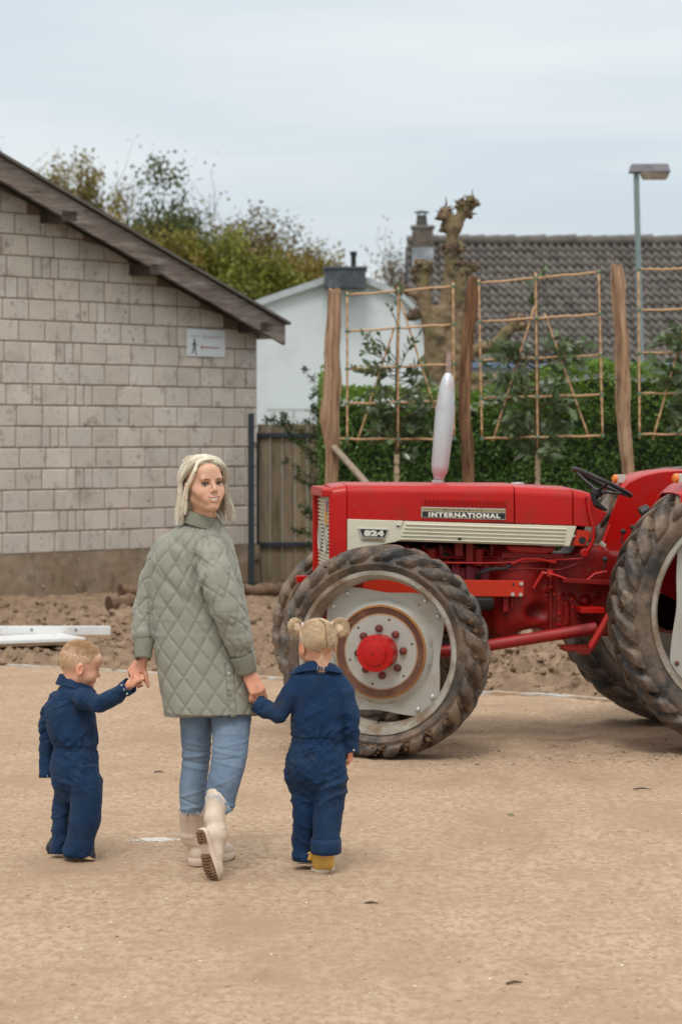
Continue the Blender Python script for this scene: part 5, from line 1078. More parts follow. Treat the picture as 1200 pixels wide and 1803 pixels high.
# front axle, support and far-side casing
b = MB(); b.tube([TW(0, -.60, .575), TW(0, -.3, .55), TW(0, 0, .52), TW(0, .3, .55), TW(0, .60, .575)], [.10, .075, .11, .075, .10], 18); b.build('front_axle', MRD, tr)
b = MB(); b.prism([(-.30, .62), (.35, .62), (.42, .80), (.42, .98), (-.30, .98), (-.36, .80)], lambda u, v, t: TW(u, t, v), -.22, .22); b.build('front_support', MRD, tr, smooth=False, bevel=.02)
b = MB(); b.tube([TW(.03, -.1, .56), TW(.9, -.06, .60)], .03, 12); b.build('drive_shaft', MRK, tr)
tplate('front_bumper', [(522, 1014), (600, 1014), (600, 1026), (522, 1026)], .30, .36, MR, bevel=.004)

# --- wheels ------------------------------------------------------------------
MTY = mat('muddy_tyre', (.026, .027, .030), rough=.52, var=.35, vs=7, bump=.4, bs=70, bdist=.006, dirt=[((.215, .145, .095), .45, 4.2, .14), ((.25, .175, .115), .20, 13, .09), ((.012, .012, .012), .22, 6, .08)])
MMUD = mat('caked_mud', (.13, .075, .042), rough=.95, var=.4, vs=20, bump=.6, bs=60)
MRIM = mat('grey_cream_rim', (.36, .35, .31), rough=.45, var=.08, vs=6, dirt=[((.19, .13, .085), .46, 5, .10), ((.16, .07, .03), .14, 13, .04)])  # brown is dirt, made heavier to paint in the shade of the barrel
MDSC = mat('grey_cream_disc', (.38, .375, .345), rough=.42, var=.06, vs=4, dirt=[((.33, .24, .16), .16, 5, .10), ((.20, .09, .04), .09, 17, .03)])
MRST = mat('rust_brown', (.115, .050, .032), rough=.85, var=.25, vs=9, bump=.3, bs=60, dirt=[((.22, .12, .06), .16, 9, .06)]); MRSE = mat('rust_edge', (.30, .13, .035), rough=.85, var=.3, vs=20)
MHUB = mat('hub_red', (.42, .005, .004), rough=.36, spec=.35, var=.12, vs=8, coat=.05, dirt=[((.07, .02, .02), .13, 22, .04)])
def wheel(cx, ly, Rt, Wt, Rr, nl, side, yaw, kind, spin=0.0):
    """side -1: outer face towards the camera. yaw turns the wheel about the vertical"""
    c = TW(cx, ly, Rt); ax0 = TEY*side; cy_, sy_ = math.cos(yaw), math.sin(yaw); rot = lambda v: np.array([v[0]*cy_-v[1]*sy_, v[0]*sy_+v[1]*cy_, v[2]]); A = rot(ax0); X = rot(TEX); Z = TEZ
    W3 = lambda r, t, a: c+X*r*math.cos(t)+Z*r*math.sin(t)+A*a        # a: along outward axis
    hw = Wt/2; lh = .036 if kind == 'front' else .045; Rc = Rt-lh
    prof = [(Rr-.012, -hw*.72), (Rr+.015, -hw*.84), ((Rr+Rc)/2-.01, -hw*1.0), (Rc-.06, -hw*.99), (Rc-.022, -hw*.88), (Rc-.004, -hw*.5), (Rc, 0), (Rc-.004, hw*.5), (Rc-.022, hw*.88), (Rc-.06, hw*.99), ((Rr+Rc)/2-.01, hw*1.0), (Rr+.015, hw*.84), (Rr-.012, hw*.72)]
    N_ = 96; V = []; F = []; m = len(prof)
    for i in range(N_):
        t = 2*PI*i/N_
        for r, a in prof: V.append(W3(r, t, a))
    for i in range(N_):
        j = (i+1) % N_
        for k in range(m-1): F.append((i*m+k, i*m+k+1, j*m+k+1, j*m+k))
    b = MB(); b.add(V, F)
    rimm = MB()
    # lugs: alternate left and right bars sweeping clockwise towards the tread centre
    prr = np.array([p[0] for p in prof]); pra = np.array([p[1] for p in prof])
    def surf(s):      # s: 0 centre -> 1 shoulder -> 1.45 down the sidewall ; returns radius, axial
        if s < 1: a = s*hw*.93; r = Rc-.026*max(0, (s-.45)/.55)**2; return r, a
        q = (s-1)/.45; return Rc-.026-q*(.026 if kind == 'front' else .034), hw*(.93+.07*q)
    for sd in (-1, 1):
        for i in range(nl):
            t0 = 2*PI*(i+(.5 if sd > 0 else 0))/nl+spin; sv_ = [-.06, .15, .4, .65, .88, 1.0, 1.10, 1.20, 1.30]; V = []
            for k, s in enumerate(sv_):
                s_ = max(s, 0); r, a = surf(s_); a = a*sd if s >= 0 else -a*sd+s*hw*sd
                dang = -(1-min(s_, 1.15))*.60*(hw/Rt)*1.5; wdt = (.022+.015*min(s_, 1.1)+(.004 if s_ > .8 else 0))*(1 if kind == 'front' else 1.15)
                h = lh*(1 if s_ < .95 else max(.08, 1-(s_-.95)*2.4)); nr, na = (1, 0) if s_ < .8 else ((.75, .66) if s_ < 1.1 else (.28, .96))
                for u_, hh in ((-1.38, -.006), (-1, h*.80), (-.72, h), (.72, h), (1, h*.8), (1.28, -.006)):
                    V.append(W3(r+nr*hh, t0+(dang+u_*wdt/Rt)*(1), a+na*hh*sd))
            n = len(sv_); F = [(q*6+e, q*6+e+1, (q+1)*6+e+1, (q+1)*6+e) for q in range(n-1) for e in range(5)]+[(0, 1, 2, 3, 4, 5), tuple(n*6-6+e for e in (5, 4, 3, 2, 1, 0))]; b.add(V, F)
    parts = {}
    # rim
    rw_ = hw*.80; rp = [(Rr+.012, rw_), (Rr+.008, rw_+.012), (Rr-.008, rw_+.010), (Rr-.012, rw_-.01), (Rr-.020, rw_-.025), (Rr-.024, rw_-.055), (Rr-.033, rw_-.070), (Rr-.036, 0)]
    full = rp+[(r, -a) for r, a in rp[::-1][1:]]; inner = [(r-.012, a) for r, a in full[::-1]]; inner = [(r if abs(a) < rw_-.012 else r+.006, a) for r, a in inner]
    rim = MB(); pr = full+inner[1:-1]; V = []; F = []; m = len(pr); N2 = 72
    for i in range(N2):
        for r, a in pr: V.append(W3(r, 2*PI*i/N2, a))
    for i in range(N2):
        j = (i+1) % N2
        for k in range(m): F.append((i*m+k, i*m+(k+1) % m, j*m+(k+1) % m, j*m+k))
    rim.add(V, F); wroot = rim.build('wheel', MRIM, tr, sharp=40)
    tag(wroot, {('front', -1): 'near front wheel, turned slightly away', ('front', 1): 'far front wheel', ('rear', -1): 'near rear wheel, cut by the edge', ('rear', 1): 'far rear wheel in shade'}[(kind, side)])
    b.build('tyre', MTY, wroot, sharp=38, bevel=.004)
    # clumps of mud in the lug gaps
    rs = np.random.RandomState(int(cx*10)+side+5); pp = []; ss = []
    for i in range(nl*2):
        t = 2*PI*(i+.25)/(2*nl)+spin+rs.normal()*.02
        if rs.uniform() < .8:
            for q in range(7): s_ = rs.uniform(.2, 1.0); pp.append(W3(Rc+.006, t+rs.normal()*.02, rs.choice([-1, 1])*s_*hw*.9)); ss.append(rs.uniform(.006, .019))
    if kind == 'front':
        for i in range(130): t = rs.uniform(-2.1, -.5); pp.append(W3(Rc-rs.uniform(0, .05), t, hw*rs.uniform(.80, .96))); ss.append(rs.uniform(.006, .018))
    mv, mf = rocks(np.array(pp), np.array(ss), 3, .9, .5); link('mud_clumps', mv, mf, MMUD, wroot)
    # disc: rounded-square plate with cut corners, dished
    if kind == 'front': half, cor, r_out, r_in, dz, bolt_r = .340, .404, .262, .208, .045, .034
    else: half, cor, r_out, r_in, dz, bolt_r = .465, .556, .36, .24, .05, .05
    face = rw_-.105 if kind == 'front' else rw_-.06
    nA = 96; rings = []; rot0 = R(-4)
    def edge(t):
        q = (t-rot0) % (PI/2); q = min(q, PI/2-q); r = half/math.cos(q)*(1-.035*math.cos(2*q)**6) ; return min(r, cor)
    rl = [(lambda t: edge(t), face-.006), (lambda t: edge(t), face), (lambda t: r_out+(edge(t)-r_out)*.35, face+.002), (lambda t: r_out+.028, face+.010), (lambda t: r_out+.004, face+dz*.8), (lambda t: r_out-.010, face+dz)]
    V = [W3(f(2*PI*i/nA), 2*PI*i/nA, a) for f, a in rl for i in range(nA)]; F = [(k*nA+i, k*nA+(i+1) % nA, (k+1)*nA+(i+1) % nA, (k+1)*nA+i) for k in range(len(rl)-1) for i in range(nA)]
    d = MB(); d.add(V, F); d.build('disc', MDSC, wroot, sharp=50)
    zf = face+dz
    def ringpart(name, prof_, m_, sh=40, n=64):
        V = [W3(r, 2*PI*i/n, a) for r, a in prof_ for i in range(n)]; F = [(k*n+i, k*n+(i+1) % n, (k+1)*n+(i+1) % n, (k+1)*n+i) for k in range(len(prof_)-1) for i in range(n)]
        if prof_[-1][0] < 1e-4: pass
        q = MB(); q.add(V, F); return q.build(name, m_, wroot, sharp=sh)
    ringpart('rust_ring', [(r_out-.006, zf-.002), (r_out-.010, zf+.003), (r_in+.004, zf-.012), (r_in-.002, zf-.012)], MRST if kind == 'front' else MDSC)
    if kind == 'front': ringpart('rust_rim', [(r_out+.001, zf-.010), (r_out-.003, zf+.001), (r_out-.011, zf+.0045)], MRSE); ringpart('rust_rim', [(r_in+.005, zf-.0115), (r_in+.001, zf-.0085), (r_in-.004, zf-.0075)], MRSE)
    ringpart('centre_plate', [(r_in+.002, zf-.012), (r_in+.001, zf-.008), (.08, zf-.008), (.0, zf-.008)], MDSC)
    hubp = [(.098, zf-.01), (.099, zf+.050), (.103, zf+.052), (.103, zf+.060), (.094, zf+.062), (.070, zf+.066), (.066, zf+.074), (.052, zf+.078), (.0, zf+.079)] if kind == 'front' else [(.13, zf-.01), (.12, zf+.04), (.07, zf+.055), (0, zf+.06)]
    ringpart('hub_cap', [(r, a+.045 if a > zf else a) for r, a in hubp], MHUB, 30)
    if kind == 'front':
        q = MB(); 
        for i in range(12): t = 2*PI*i/12; q.lathe([(.005, 0), (.005, .004), (0, .005)], W3(.086, t, zf+.107), A, 6)
        q.lathe([(.009, 0), (.009, .010), (.005, .011), (0, .011)], W3(.058, .1, zf+.117), A, 8); q.build('hub_screws', MHUB, wroot)
        q = MB(); q.lathe([(.006, 0), (0, .001)], W3(.012, 3.0, zf+.1245), A, 10); q.build('hub_hole', MPB, wroot)
    nb = 8
    for i in range(nb):
        t = 2*PI*i/nb+R(94); q = MB(); q.lathe([(.021, 0), (.021, .004), (.020, .016), (.013, .024), (0, .027)], W3(.131 if kind == 'front' else .17, t, zf-.008), A, 14); q.build('wheel_nut', mat_nut, wroot)
    for i in range(6):
        t = 2*PI*i/6+R(75); q = MB(); q.lathe([(.0075, 0), (.006, .001), (0, .0012)], W3(.185, t, zf-.0078), A, 12); q.build('plate_hole', MRST, wroot)
    for i in range(4):
        for s_ in (-1, 1):
            t = rot0+PI/4+i*PI/2+s_*R(8.5); q = MB(); q.lathe([(.014, 0), (.014, .007), (.009, .012), (0, .013)], W3(cor-.028, t, face), A, 8); q.build('disc_bolt', MZN if kind == 'front' else MRST, wroot)
    q = MB(); q.tube([W3(Rr-.055, -1.62, rw_-.09), W3(Rr-.075, -1.62, rw_-.07), W3(Rr-.078, -1.62, rw_-.035)], [.008, .006, .004], 8); q.build('valve', MPB, wroot)
    return wroot
mat_nut = mat('rusty_nut', (.11, .03, .025), rough=.7, var=.4, vs=40, dirt=((.35, .02, .015), .3, 25, .06))
RF, RR_ = .592, .80; FS = R(-25)
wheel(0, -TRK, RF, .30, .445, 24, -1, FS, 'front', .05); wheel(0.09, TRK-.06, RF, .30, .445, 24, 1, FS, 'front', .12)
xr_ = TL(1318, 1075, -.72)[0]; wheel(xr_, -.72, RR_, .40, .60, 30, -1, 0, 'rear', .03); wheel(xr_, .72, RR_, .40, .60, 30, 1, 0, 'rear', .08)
# --- rear fenders ---
def fender(side):
    prof = [(1050, 985), (1054, 965), (1060, 948), (1075, 905), (1090, 866), (1106, 850), (1130, 839), (1160, 832), (1200, 829), (1260, 832), (1330, 850), (1400, 890), (1440, 960), (1440, 1020), (1120, 1040), (1066, 1010)]
    P2 = [TL(x, y, .47) for x, y in prof]; l0 = .47*side; b = MB(); b.prism(P2, lambda u, v, t: TW(u, t, v), l0, l0-.008*side); fn_ = b.build('fender', MR, tr, smooth=False); tag(fn_, 'far side fender' if side > 0 else 'near side fender')
    top = P2[4:13]; n = len(top); tt = np.linspace(0, n-1, 36); tx = np.interp(tt, range(n), [p[0] for p in top]); tz = np.interp(tt, range(n), [p[1] for p in top]); ker = np.ones(5)/5; tx = np.convolve(np.pad(tx, 2, 'edge'), ker, 'valid'); tz = np.convolve(np.pad(tz, 2, 'edge'), ker, 'valid')
    lat = [(-.0, -.012), (.02, .002), (.05, .010), (.25, .016), (.42, .010), (.455, .0), (.462, -.045), (.456, -.045), (.448, -.004), (.42, .004), (.25, .010), (.05, .004), (.012, -.012)]
    V = []; F = []; m = len(lat)
    for x, z in zip(tx, tz):
        for a, h in lat: V.append(TW(x, (.462+a)*side, z+h))
    for i in range(len(tx)-1):
        for k in range(m): F.append((i*m+k, i*m+(k+1) % m, (i+1)*m+(k+1) % m, (i+1)*m+k))
    F += [tuple(range(m)), tuple(range(len(V)-1, len(V)-m-1, -1))]; b = MB(); b.add(V, F); b.build('fender_top', MR, fn_, sharp=40)
    return top
fender(1); fender(-1)
def lamp(px, py, ly):
    c = TC(px, py, ly); b = MB(); b.box(c+TEX*.03, (.05, .06, .05), np.array([TEX, TEY, TEZ]).T); b.tube([c+TEX*.05-TEZ*.02, c+TEX*.12-TEZ*.03], [.03, .012], 8, flat=.6); lo_ = b.build('side_lamp', mat('lamp_body', (.50, .48, .44), rough=.5, var=.1), tr, smooth=False, bevel=.006)
    b = MB(); b.lathe([(.026, 0), (.027, .016), (.020, .028), (0, .032)], c+TEX*.008, -TEX*.9-TEY*.44, 18); b.build('amber_lens', mat('amber_lens', (.75, .20, .02), rough=.2, coat=.4), lo_)
lamp(1083, 843, .62); lamp(1190, 842, -.80)
b = MB(); b.tube([TC(1128, 905, -.44), TC(1142, 897, -.44)], [.04, .035], 14); b.build('tail_lamp', MBK, tr)
# seat behind the wheel
b = MB(); xs_, zs_ = TL(1300, 930, 0); b.prism([(xs_-.2, zs_), (xs_+.2, zs_), (xs_+.22, zs_+.08), (xs_-.22, zs_+.08)], lambda u, v, t: TW(u, t, v), -.22, .22); b.prism([(xs_+.16, zs_+.08), (xs_+.22, zs_+.08), (xs_+.26, zs_+.35), (xs_+.20, zs_+.35)], lambda u, v, t: TW(u, t, v), -.22, .22); b.build('seat', MBK, tr, smooth=False, bevel=.03)
# ================================================================== PEOPLE
MSKIN = mat('skin', (.63, .365, .255), rough=.46, var=.04, vs=20, attr=True, sss=.12, spec=.35)
def colmix(C, m, col): return C*(1-m[:, None])+np.array(col)*m[:, None]
def ball(V, c, r, soft=.5): 
    d = np.linalg.norm((V-np.array(c))/np.array(r), axis=1); return np.clip((1-d)/soft, 0, 1)
class Fig:
    def __init__(s, Y): s.Y = Y; s.s = FPX/Y
    def __call__(s, px, py, dy=0.0): return P(px, py, s.Y+dy)
    def L(s, px): return px/s.s
    def field(s, x0, y0, x1, y1, d0, d1, h): a = s(x0, y1, 0); b = s(x1, y0, 0); return Field((a[0], s.Y+d0, a[2]), (b[0], s.Y+d1, b[2]), h)
def rotm(yaw, pitch, roll):
    """columns: right, forward, up of a head that faces -Y (the camera) when yaw = 0; yaw>0 turns to +X of the picture"""
    f = np.array([math.sin(yaw)*math.cos(pitch), -math.cos(yaw)*math.cos(pitch), math.sin(pitch)]); u = np.array([0, 0, 1.]); r = np.cross(f, u); r /= np.linalg.norm(r); u = np.cross(r, f)
    c, s_ = math.cos(roll), math.sin(roll); r2 = r*c+u*s_; u2 = -r*s_+u*c; return np.array([r2, f, u2]).T
LUP = lambda t: (.0310*t, .0915-.0115*t*t, -.0552+.0072*abs(t)**1.8)
LDN = lambda t: (.0305*t, .0905-.0108*t*t, -.0715+.0232*abs(t)**2.1)
def cranium(fd, S, kid):
    if kid: fd.ell((0, -.012*S, .022*S), (.079*S, .096*S, .088*S), 0); fd.ell((0, .022*S, -.030*S), (.066*S, .064*S, .068*S), .02)
    else: fd.ell((0, -.014, .026), (.074, .094, .086), 0); fd.ell((0, .026, -.028), (.060, .062, .080), .02)
def head_mesh(S=1.0, kid=False, smile=True, h=.0022, closed=False, neck=None):
    lo = np.array([-.11, -.14, -.20])*S; hi = np.array([.11, .14, .135])*S; fd = Field(lo, hi, h*S)
    cranium(fd, S, kid); q = lambda *a: tuple(S*x for x in a); A = fd.cap; E = fd.ell
    if kid:
        for sg in (-1, 1):
            E(q(sg*.038, .050, -.045), q(.030, .028, .028), .02*S); A(q(sg*.048, .0, -.062), q(sg*.014, .056, -.086), .018*S, .016*S, .02*S)
        E(q(0, .066, -.088), q(.020, .018, .015), .015*S); E(q(0, .060, .040), q(.050, .032, .035), .02*S)
        A(q(0, .078, -.006), q(0, .093, -.030), .007*S, .0095*S, .010*S)
        for sg in (-1, 1): E(q(sg*.010, .086, -.033), q(.007, .007, .006), .006*S)
        A(q(-.011, .080, -.056), q(.011, .080, -.056), .0065*S, None, .006*S); A(q(-.010, .079, -.064), q(.010, .079, -.064), .0065*S, None, .005*S)
    else:
        for sg in (-1, 1):
            E(q(sg*.036, .056, -.036), q(.024, .022, .022), .018); A(q(sg*.048, -.004, -.056), q(sg*.013, .062, -.094), .0155, .0145, .02); E(q(sg*.050, .035, -.02), q(.018, .02, .02), .015)
        E(q(0, .070, -.092), q(.019, .017, .014), .014*S); A(q(-.036, .074, .022), q(.036, .074, .022), .012, None, .014); E(q(0, .058, .050), q(.046, .030, .034), .02)
        A(q(0, .083, .010), q(0, .100, -.022), .0060, .0078, .008); E(q(0, .0995, -.026), q(.0082, .0085, .0070), .006)
        for sg in (-1, 1): E(q(sg*.0105, .092, -.030), q(.0062, .008, .0050), .004)
        E(q(0, .073, -.060), q(.040, .0170, .024), .014)
    eye_z = -.004*S if kid else .0
    for sg in (-1, 1):
        fd.ell(q(sg*.031, .096 if not kid else .090, 0), q(.017, .020, .0125), .010*S, None, 'sub')
    # ears
    for sg in (-1, 1):
        er = .0165 if not kid else .019; ez = -.012 if not kid else -.018
        M = np.array([[math.cos(.35*sg), math.sin(.35*sg), 0], [-math.sin(.35*sg), math.cos(.35*sg), 0], [0, 0, 1]]); ex_ = .074 if not kid else .079
        E(q(sg*(ex_+.004), -.010, ez), q(.009, er*.92, er*1.65), .004*S, M); E(q(sg*(ex_+.012), -.006, ez+.004), q(.006, er*.50, er*1.0), .003*S, M, 'sub')
    A(q(0, -.022, -.06), q(0, -.034, -.175 if not kid else -.105), .050*S if not kid else .044*S, .050*S if not kid else .040*S, .03*S)
    if not kid:      # open smiling mouth
        n = 11; mid = lambda t: (.0300*t, .0915-.0108*t*t, -.0628+.0145*t*t)
        for i in range(n): t0, t1 = -.93+1.86*i/n, -.93+1.86*(i+1)/n; A(mid(t0), mid(t1), .0055*(1-.75*t0*t0), .0055*(1-.75*t1*t1), .002, 'sub')
        for i in range(n):
            t0, t1 = -1+2*i/n, -1+2*(i+1)/n
            A(LUP(t0), LUP(t1), .0021+.0006*(1-t0*t0), None, .0018); A(LDN(t0), LDN(t1), .0024+.0014*(1-t0*t0), None, .0018)
    V, F = fd.mesh(1); return V, F
MHAIRW = mat('silver_blonde_hair', (.95, .87, .76), rough=.42, var=.12, vs=40, attr=True, spec=.5)
MHAIRB = mat('sandy_blond_hair', (.78, .60, .42), rough=.5, var=.2, vs=60, attr=True); MHAIRG = mat('honey_blonde_hair', (.62, .48, .34), rough=.42, var=.2, vs=50, attr=True)
MLASH = mat('dark_brown', (.03, .016, .012), rough=.6); MEYE = mat('eye_white', (.55, .52, .50), rough=.2); MIRIS = mat('iris', (.035, .04, .042), rough=.15); MTEETH = mat('teeth', (.74, .70, .65), rough=.25)
MBROW = mat('brow', (.11, .062, .038), rough=.8)
def strands(name, polys, rads, m, parent, cols=None, n=4, flat=.55):
    """polys: list of (k,3) arrays with equal k"""
    A = np.array(polys); N_, K, _ = A.shape; T = np.zeros_like(A); T[:, 1:-1] = A[:, 2:]-A[:, :-2]; T[:, 0] = A[:, 1]-A[:, 0]; T[:, -1] = A[:, -1]-A[:, -2]; T /= np.linalg.norm(T, axis=2, keepdims=True)+1e-9
    ref = np.array([.31, .2, .93]); B = np.cross(T, ref+0*T); B /= np.linalg.norm(B, axis=2, keepdims=True)+1e-9; C2 = np.cross(T, B); R_ = np.array(rads)[:, None]*np.linspace(1, .35, K)[None, :]**.7
    V = np.stack([A+B*(R_*math.cos(2*PI*k/n))[..., None]+C2*(R_*math.sin(2*PI*k/n)*flat)[..., None] for k in range(n)], 2).reshape(-1, 3)
    i = np.arange(N_)[:, None, None]*K*n; j = np.arange(K-1)[None, :, None]*n; k = np.arange(n)[None, None, :]; k2 = (k+1) % n
    F = np.stack([i+j+k, i+j+k2, i+j+n+k2, i+j+n+k], 3).reshape(-1, 4); cc = None
    if cols is not None: cc = np.repeat(np.array(cols), K*n, axis=0)
    return link(name, V, F, m, parent, smooth=True, cols=cc)
def fold(V, nn, amp, sc, seed, stretch=(1, 1, 1.9)):
    wq = V+np.stack([vnoise(V*7, seed+11), vnoise(V*7+9, seed+12), vnoise(V*7+4, seed+13)], 1)*.035
    sh = wq[:, 2]+.45*wq[:, 0]*np.sign(vnoise(V*3.1, seed+5)); p = np.stack([wq[:, 0]*stretch[0], wq[:, 1]*stretch[1], sh*stretch[2]], 1)*sc
    r = (1-np.abs(vnoise(p, seed))*2.4); r = np.clip(r, -1, 1); r = np.sign(r)*np.abs(r)**1.3; r2 = 1-np.abs(vnoise(p*1.9+5, seed+3))*2.4
    am_ = np.clip(.75+1.5*vnoise(V*5.5, seed+21), .15, 1.5)
    return V+nn*(am_*amp*(.75*r+.35*r2))[:, None]

def hand(fd, wrist, dirv, palmn, side, S=1.0, curl=(.5, .55, .6, .65), thumb=.6, spread=.18, thumb_dir=None):
    """five-fingered hand grown into field fd. dirv: wrist->knuckles; palmn: the way the palm faces; side: +1 thumb on cross(dirv,palmn)"""
    d = np.array(dirv, float); d /= np.linalg.norm(d); p = np.array(palmn, float); p -= d*(d@p); p /= np.linalg.norm(p); t = np.cross(d, p)*side; w_ = np.array(wrist, float)
    fd.cap(w_-d*.035*S, w_+d*.012*S, .0250*S, .0230*S, .01*S)
    for k in range(4):
        o = (.5-k/3.0)*2*.026*S; base = w_+d*(.078-.004*abs(k-1))*S+t*o; fd.cap(w_+d*.010*S+t*o*.6, base, .0150*S, .0115*S, .012*S)
        L1 = [.043, .047, .043, .034][k]*S; a = 0; pt = base; dd = d+t*spread*(.5-k/3.0); dd /= np.linalg.norm(dd); r = [.0088, .0090, .0086, .0076][k]*S
        for seg in range(3):
            a += curl[k]*[.9, 1.1, .8][seg]; di = dd*math.cos(a)+p*math.sin(a); L_ = L1*[1, .66, .52][seg]; q = pt+di*L_; fd.cap(pt, q, r, r*.9, .004*S); pt = q; r *= .9
    tb = w_+d*.022*S+t*.022*S+p*.004*S; td = np.array(thumb_dir, float) if thumb_dir is not None else d*.75+t*.8*(1-thumb*.6)+p*thumb; td /= np.linalg.norm(td)
    q = tb+td*.034*S; fd.cap(tb, q, .0135*S, .0105*S, .012*S); td2 = td*.85+d*.35+p*.35*thumb; td2 /= np.linalg.norm(td2); q2 = q+td2*.032*S; fd.cap(q, q2, .0105*S, .0095*S, .004*S); q3 = q2+(td2+p*.2)*.022*S; fd.cap(q2, q3, .0095*S, .0080*S, .004*S)

# ------------------------------------------------------------------ WOMAN
WF = Fig(9.90); HC = WF(360, 853, -.02); HM_ = rotm(R(27), R(3), R(-3.2)); SX = WF.s
wo = empty('person', [WF(365, 1200)[0], WF.Y-.1, 0], 'woman with silver blonde bob and sage green quilted coat, smiling back over her shoulder', 'woman')
V, F = head_mesh(1.0, False, h=.0017); C = np.ones((len(V), 3)); 
lipm = np.zeros(len(V))
for i in range(-10, 11):
    t = i/10; lipm = np.maximum(lipm, ball(V, LUP(t), .0035, .4)*(1-.3*abs(t))); lipm = np.maximum(lipm, ball(V, LDN(t), .0044, .4))
C = colmix(C, np.maximum(ball(V, (.046, .062, -.034), .034, 1), ball(V, (-.046, .062, -.034), .034, 1))*.55, (1.02, .80, .72)); C = colmix(C, lipm*.95, (.66, .22, .23)); C = colmix(C, np.maximum(ball(V, (.0105, .100, -.0345), .0036, .5), ball(V, (-.0105, .100, -.0345), .0036, .5))*.8, (.25, .12, .10)); C = colmix(C, np.maximum(ball(V, (.055, .040, -.055), .030, 1), ball(V, (-.055, .040, -.055), .030, 1))*.35, (.86, .72, .66)); C = colmix(C, ball(V, (0, .105, -.034), .016, 1)*.35, (1.0, .84, .78))  # blush and lips, plus painted shade below the cheekbones and in the nostrils
for sg in (-1, 1): C = colmix(C, ball(V, (sg*.031, .082, .004), (.020, .02, .013), .5)*.40, (.72, .58, .54))
C = colmix(C, ball(V, (0, .082, -.0635), (.025, .010, .0065), .3), (.18, .06, .06))
headV = HC+V@HM_.T; parts = [(headV, F, C)]
H = lambda x, y, z: HC+HM_@np.array([x, y, z])
# inner body: torso, limbs, neck (hidden by the clothes, one figure)
fd = WF.field(225, 880, 480, 1545, -.35, .25, .010)
neckb = WF(352, 925, .02); fd.cap(H(0, -.03, -.13), neckb, .050, .052, .0); fd.chain([WF(350, 950, .03), WF(350, 1040, .04), WF(362, 1160, .04), WF(372, 1235, .03)], [.06, .075, .085, .075], .05); fd.cap(WF(310, 972, .04), WF(366, 974, 0), .028, .026, .03)
fd.chain([WF(296, 978, .05), WF(262, 1070, .05), WF(254, 1150, .02)], [.034, .032, .026], .02); fd.chain([WF(370, 985, -.05), WF(396, 1070, -.12), WF(434, 1183, -.09)], [.026, .030, .026], .02)
fd.chain([WF(345, 1240, .02), WF(344, 1335, .02), WF(338, 1440, .03), WF(341, 1495, .07)], [.045, .042, .030, .024], .03); fd.chain([WF(405, 1240, .01), WF(404, 1335, -.10), WF(388, 1410, -.165)], [.045, .045, .036], .03)
parts.append(fd.mesh(1))
# hands
LH = Field(WF(215, 1215, -.25), WF(280, 1135, .15), .0028); a_ = WF(215, 1222, 0); b_ = WF(282, 1130, 0); LH = Field((a_[0], WF.Y-.12, a_[2]), (b_[0], WF.Y+.16, b_[2]), .0028)
hand(LH, WF(250, 1164, .02), WF(236, 1184, .02)-WF(250, 1164, .02), np.array([.35, .80, -.45]), 1, .90, (.75, .85, .95, 1.0), .3, .10, thumb_dir=np.array([.42, -.25, -.90]))
V, F = LH.mesh(1); parts.append((V, F, np.array([[1.04, .86, .82]])*np.ones((len(V), 1))))
a_ = WF(415, 1240, 0); b_ = WF(472, 1165, 0); RH = Field((a_[0], WF.Y-.26, a_[2]), (b_[0], WF.Y+.06, b_[2]), .0028)
hand(RH, WF(439, 1189, -.10), WF(451, 1212, -.11)-WF(439, 1189, -.10), np.array([-.35, .85, -.25]), 1, .98, (.55, .66, .72, .76), .25, .16, thumb_dir=np.array([-.35, -.35, -.85]))
V, F = RH.mesh(1); parts.append((V, F, np.array([[1.04, .86, .82]])*np.ones((len(V), 1))))
V, F, C = merge(parts); body = link('body', V, F, MSKIN, wo, cols=C)
# eyes, brows, teeth, earring, ring
def eyes(root, H, S=1.0, yy=.0815, gaze=(0, 0), open_=.0062, brow=True):
    for sg in (-1, 1):
        c = np.array([sg*.031*S, yy*S, 0]); b = MB(); n = 12; V = []; 
        for i in range(n):
            t = 2*PI*i/n; x = .0135*S*math.cos(t); z = open_*S*math.sin(t)*(1 if math.sin(t) > 0 else .75)*(1-.25*abs(math.cos(t))); V.append(H(*(c+[x, -.35*x*x/.0135/S*1.0-sg*x*.25, z+x*sg*.08])))
        V.append(H(*(c+[0, .003*S, 0]))); b.add(V, [(i, (i+1) % n, n) for i in range(n)]); b.build('eye', MEYE, root, fix=True)
        b = MB(); ax = H(*(c+[0, 1, 0]))-H(*c); b.lathe([(.0054*S, 0), (.0049*S, .0012), (0, .0018)], H(*(c+[gaze[0]*S, .0016*S, gaze[1]*S+.0004])), ax, 14); b.build('iris', MIRIS, root)
        b = MB(); b.lathe([(.0025*S, 0), (0, .0006)], H(*(c+[gaze[0]*S, .0034*S, gaze[1]*S+.0004])), ax, 10); b.build('pupil', MPB, root)
        b = MB(); b.tube([H(*(c+[-.0150*S*1.0*(-1), -.0035*S-sg*.0036*S*(1), .001*S])) if False else H(*(c+np.array([x*S, (-.26*x*x/.0135-sg*x*.25+.0022)*S, (open_*(1-(x/.0155)**2)+.0005+x*sg*.08)*S]))) for x in np.linspace(-.0150, .0150, 9)], [.0014*S]+[.0025*S]*7+[.0018*S], 6); b.build('eyelashes', MLASH, root)
        if brow:
            b = MB(); b.tube([H(sg*x*S, (.0885-.22*(x-.02)-.9*max(0, x-.035)*.8)*S, (.0160+.0045*math.sin((x-.014)/.036*PI*.75))*S) for x in np.linspace(.013, .050, 8)], [.0022*S, .0034*S, .0038*S, .0036*S, .0032*S, .0027*S, .0021*S, .0010*S], 6, flat=.6); b.build('eyebrow', MBROW, root)
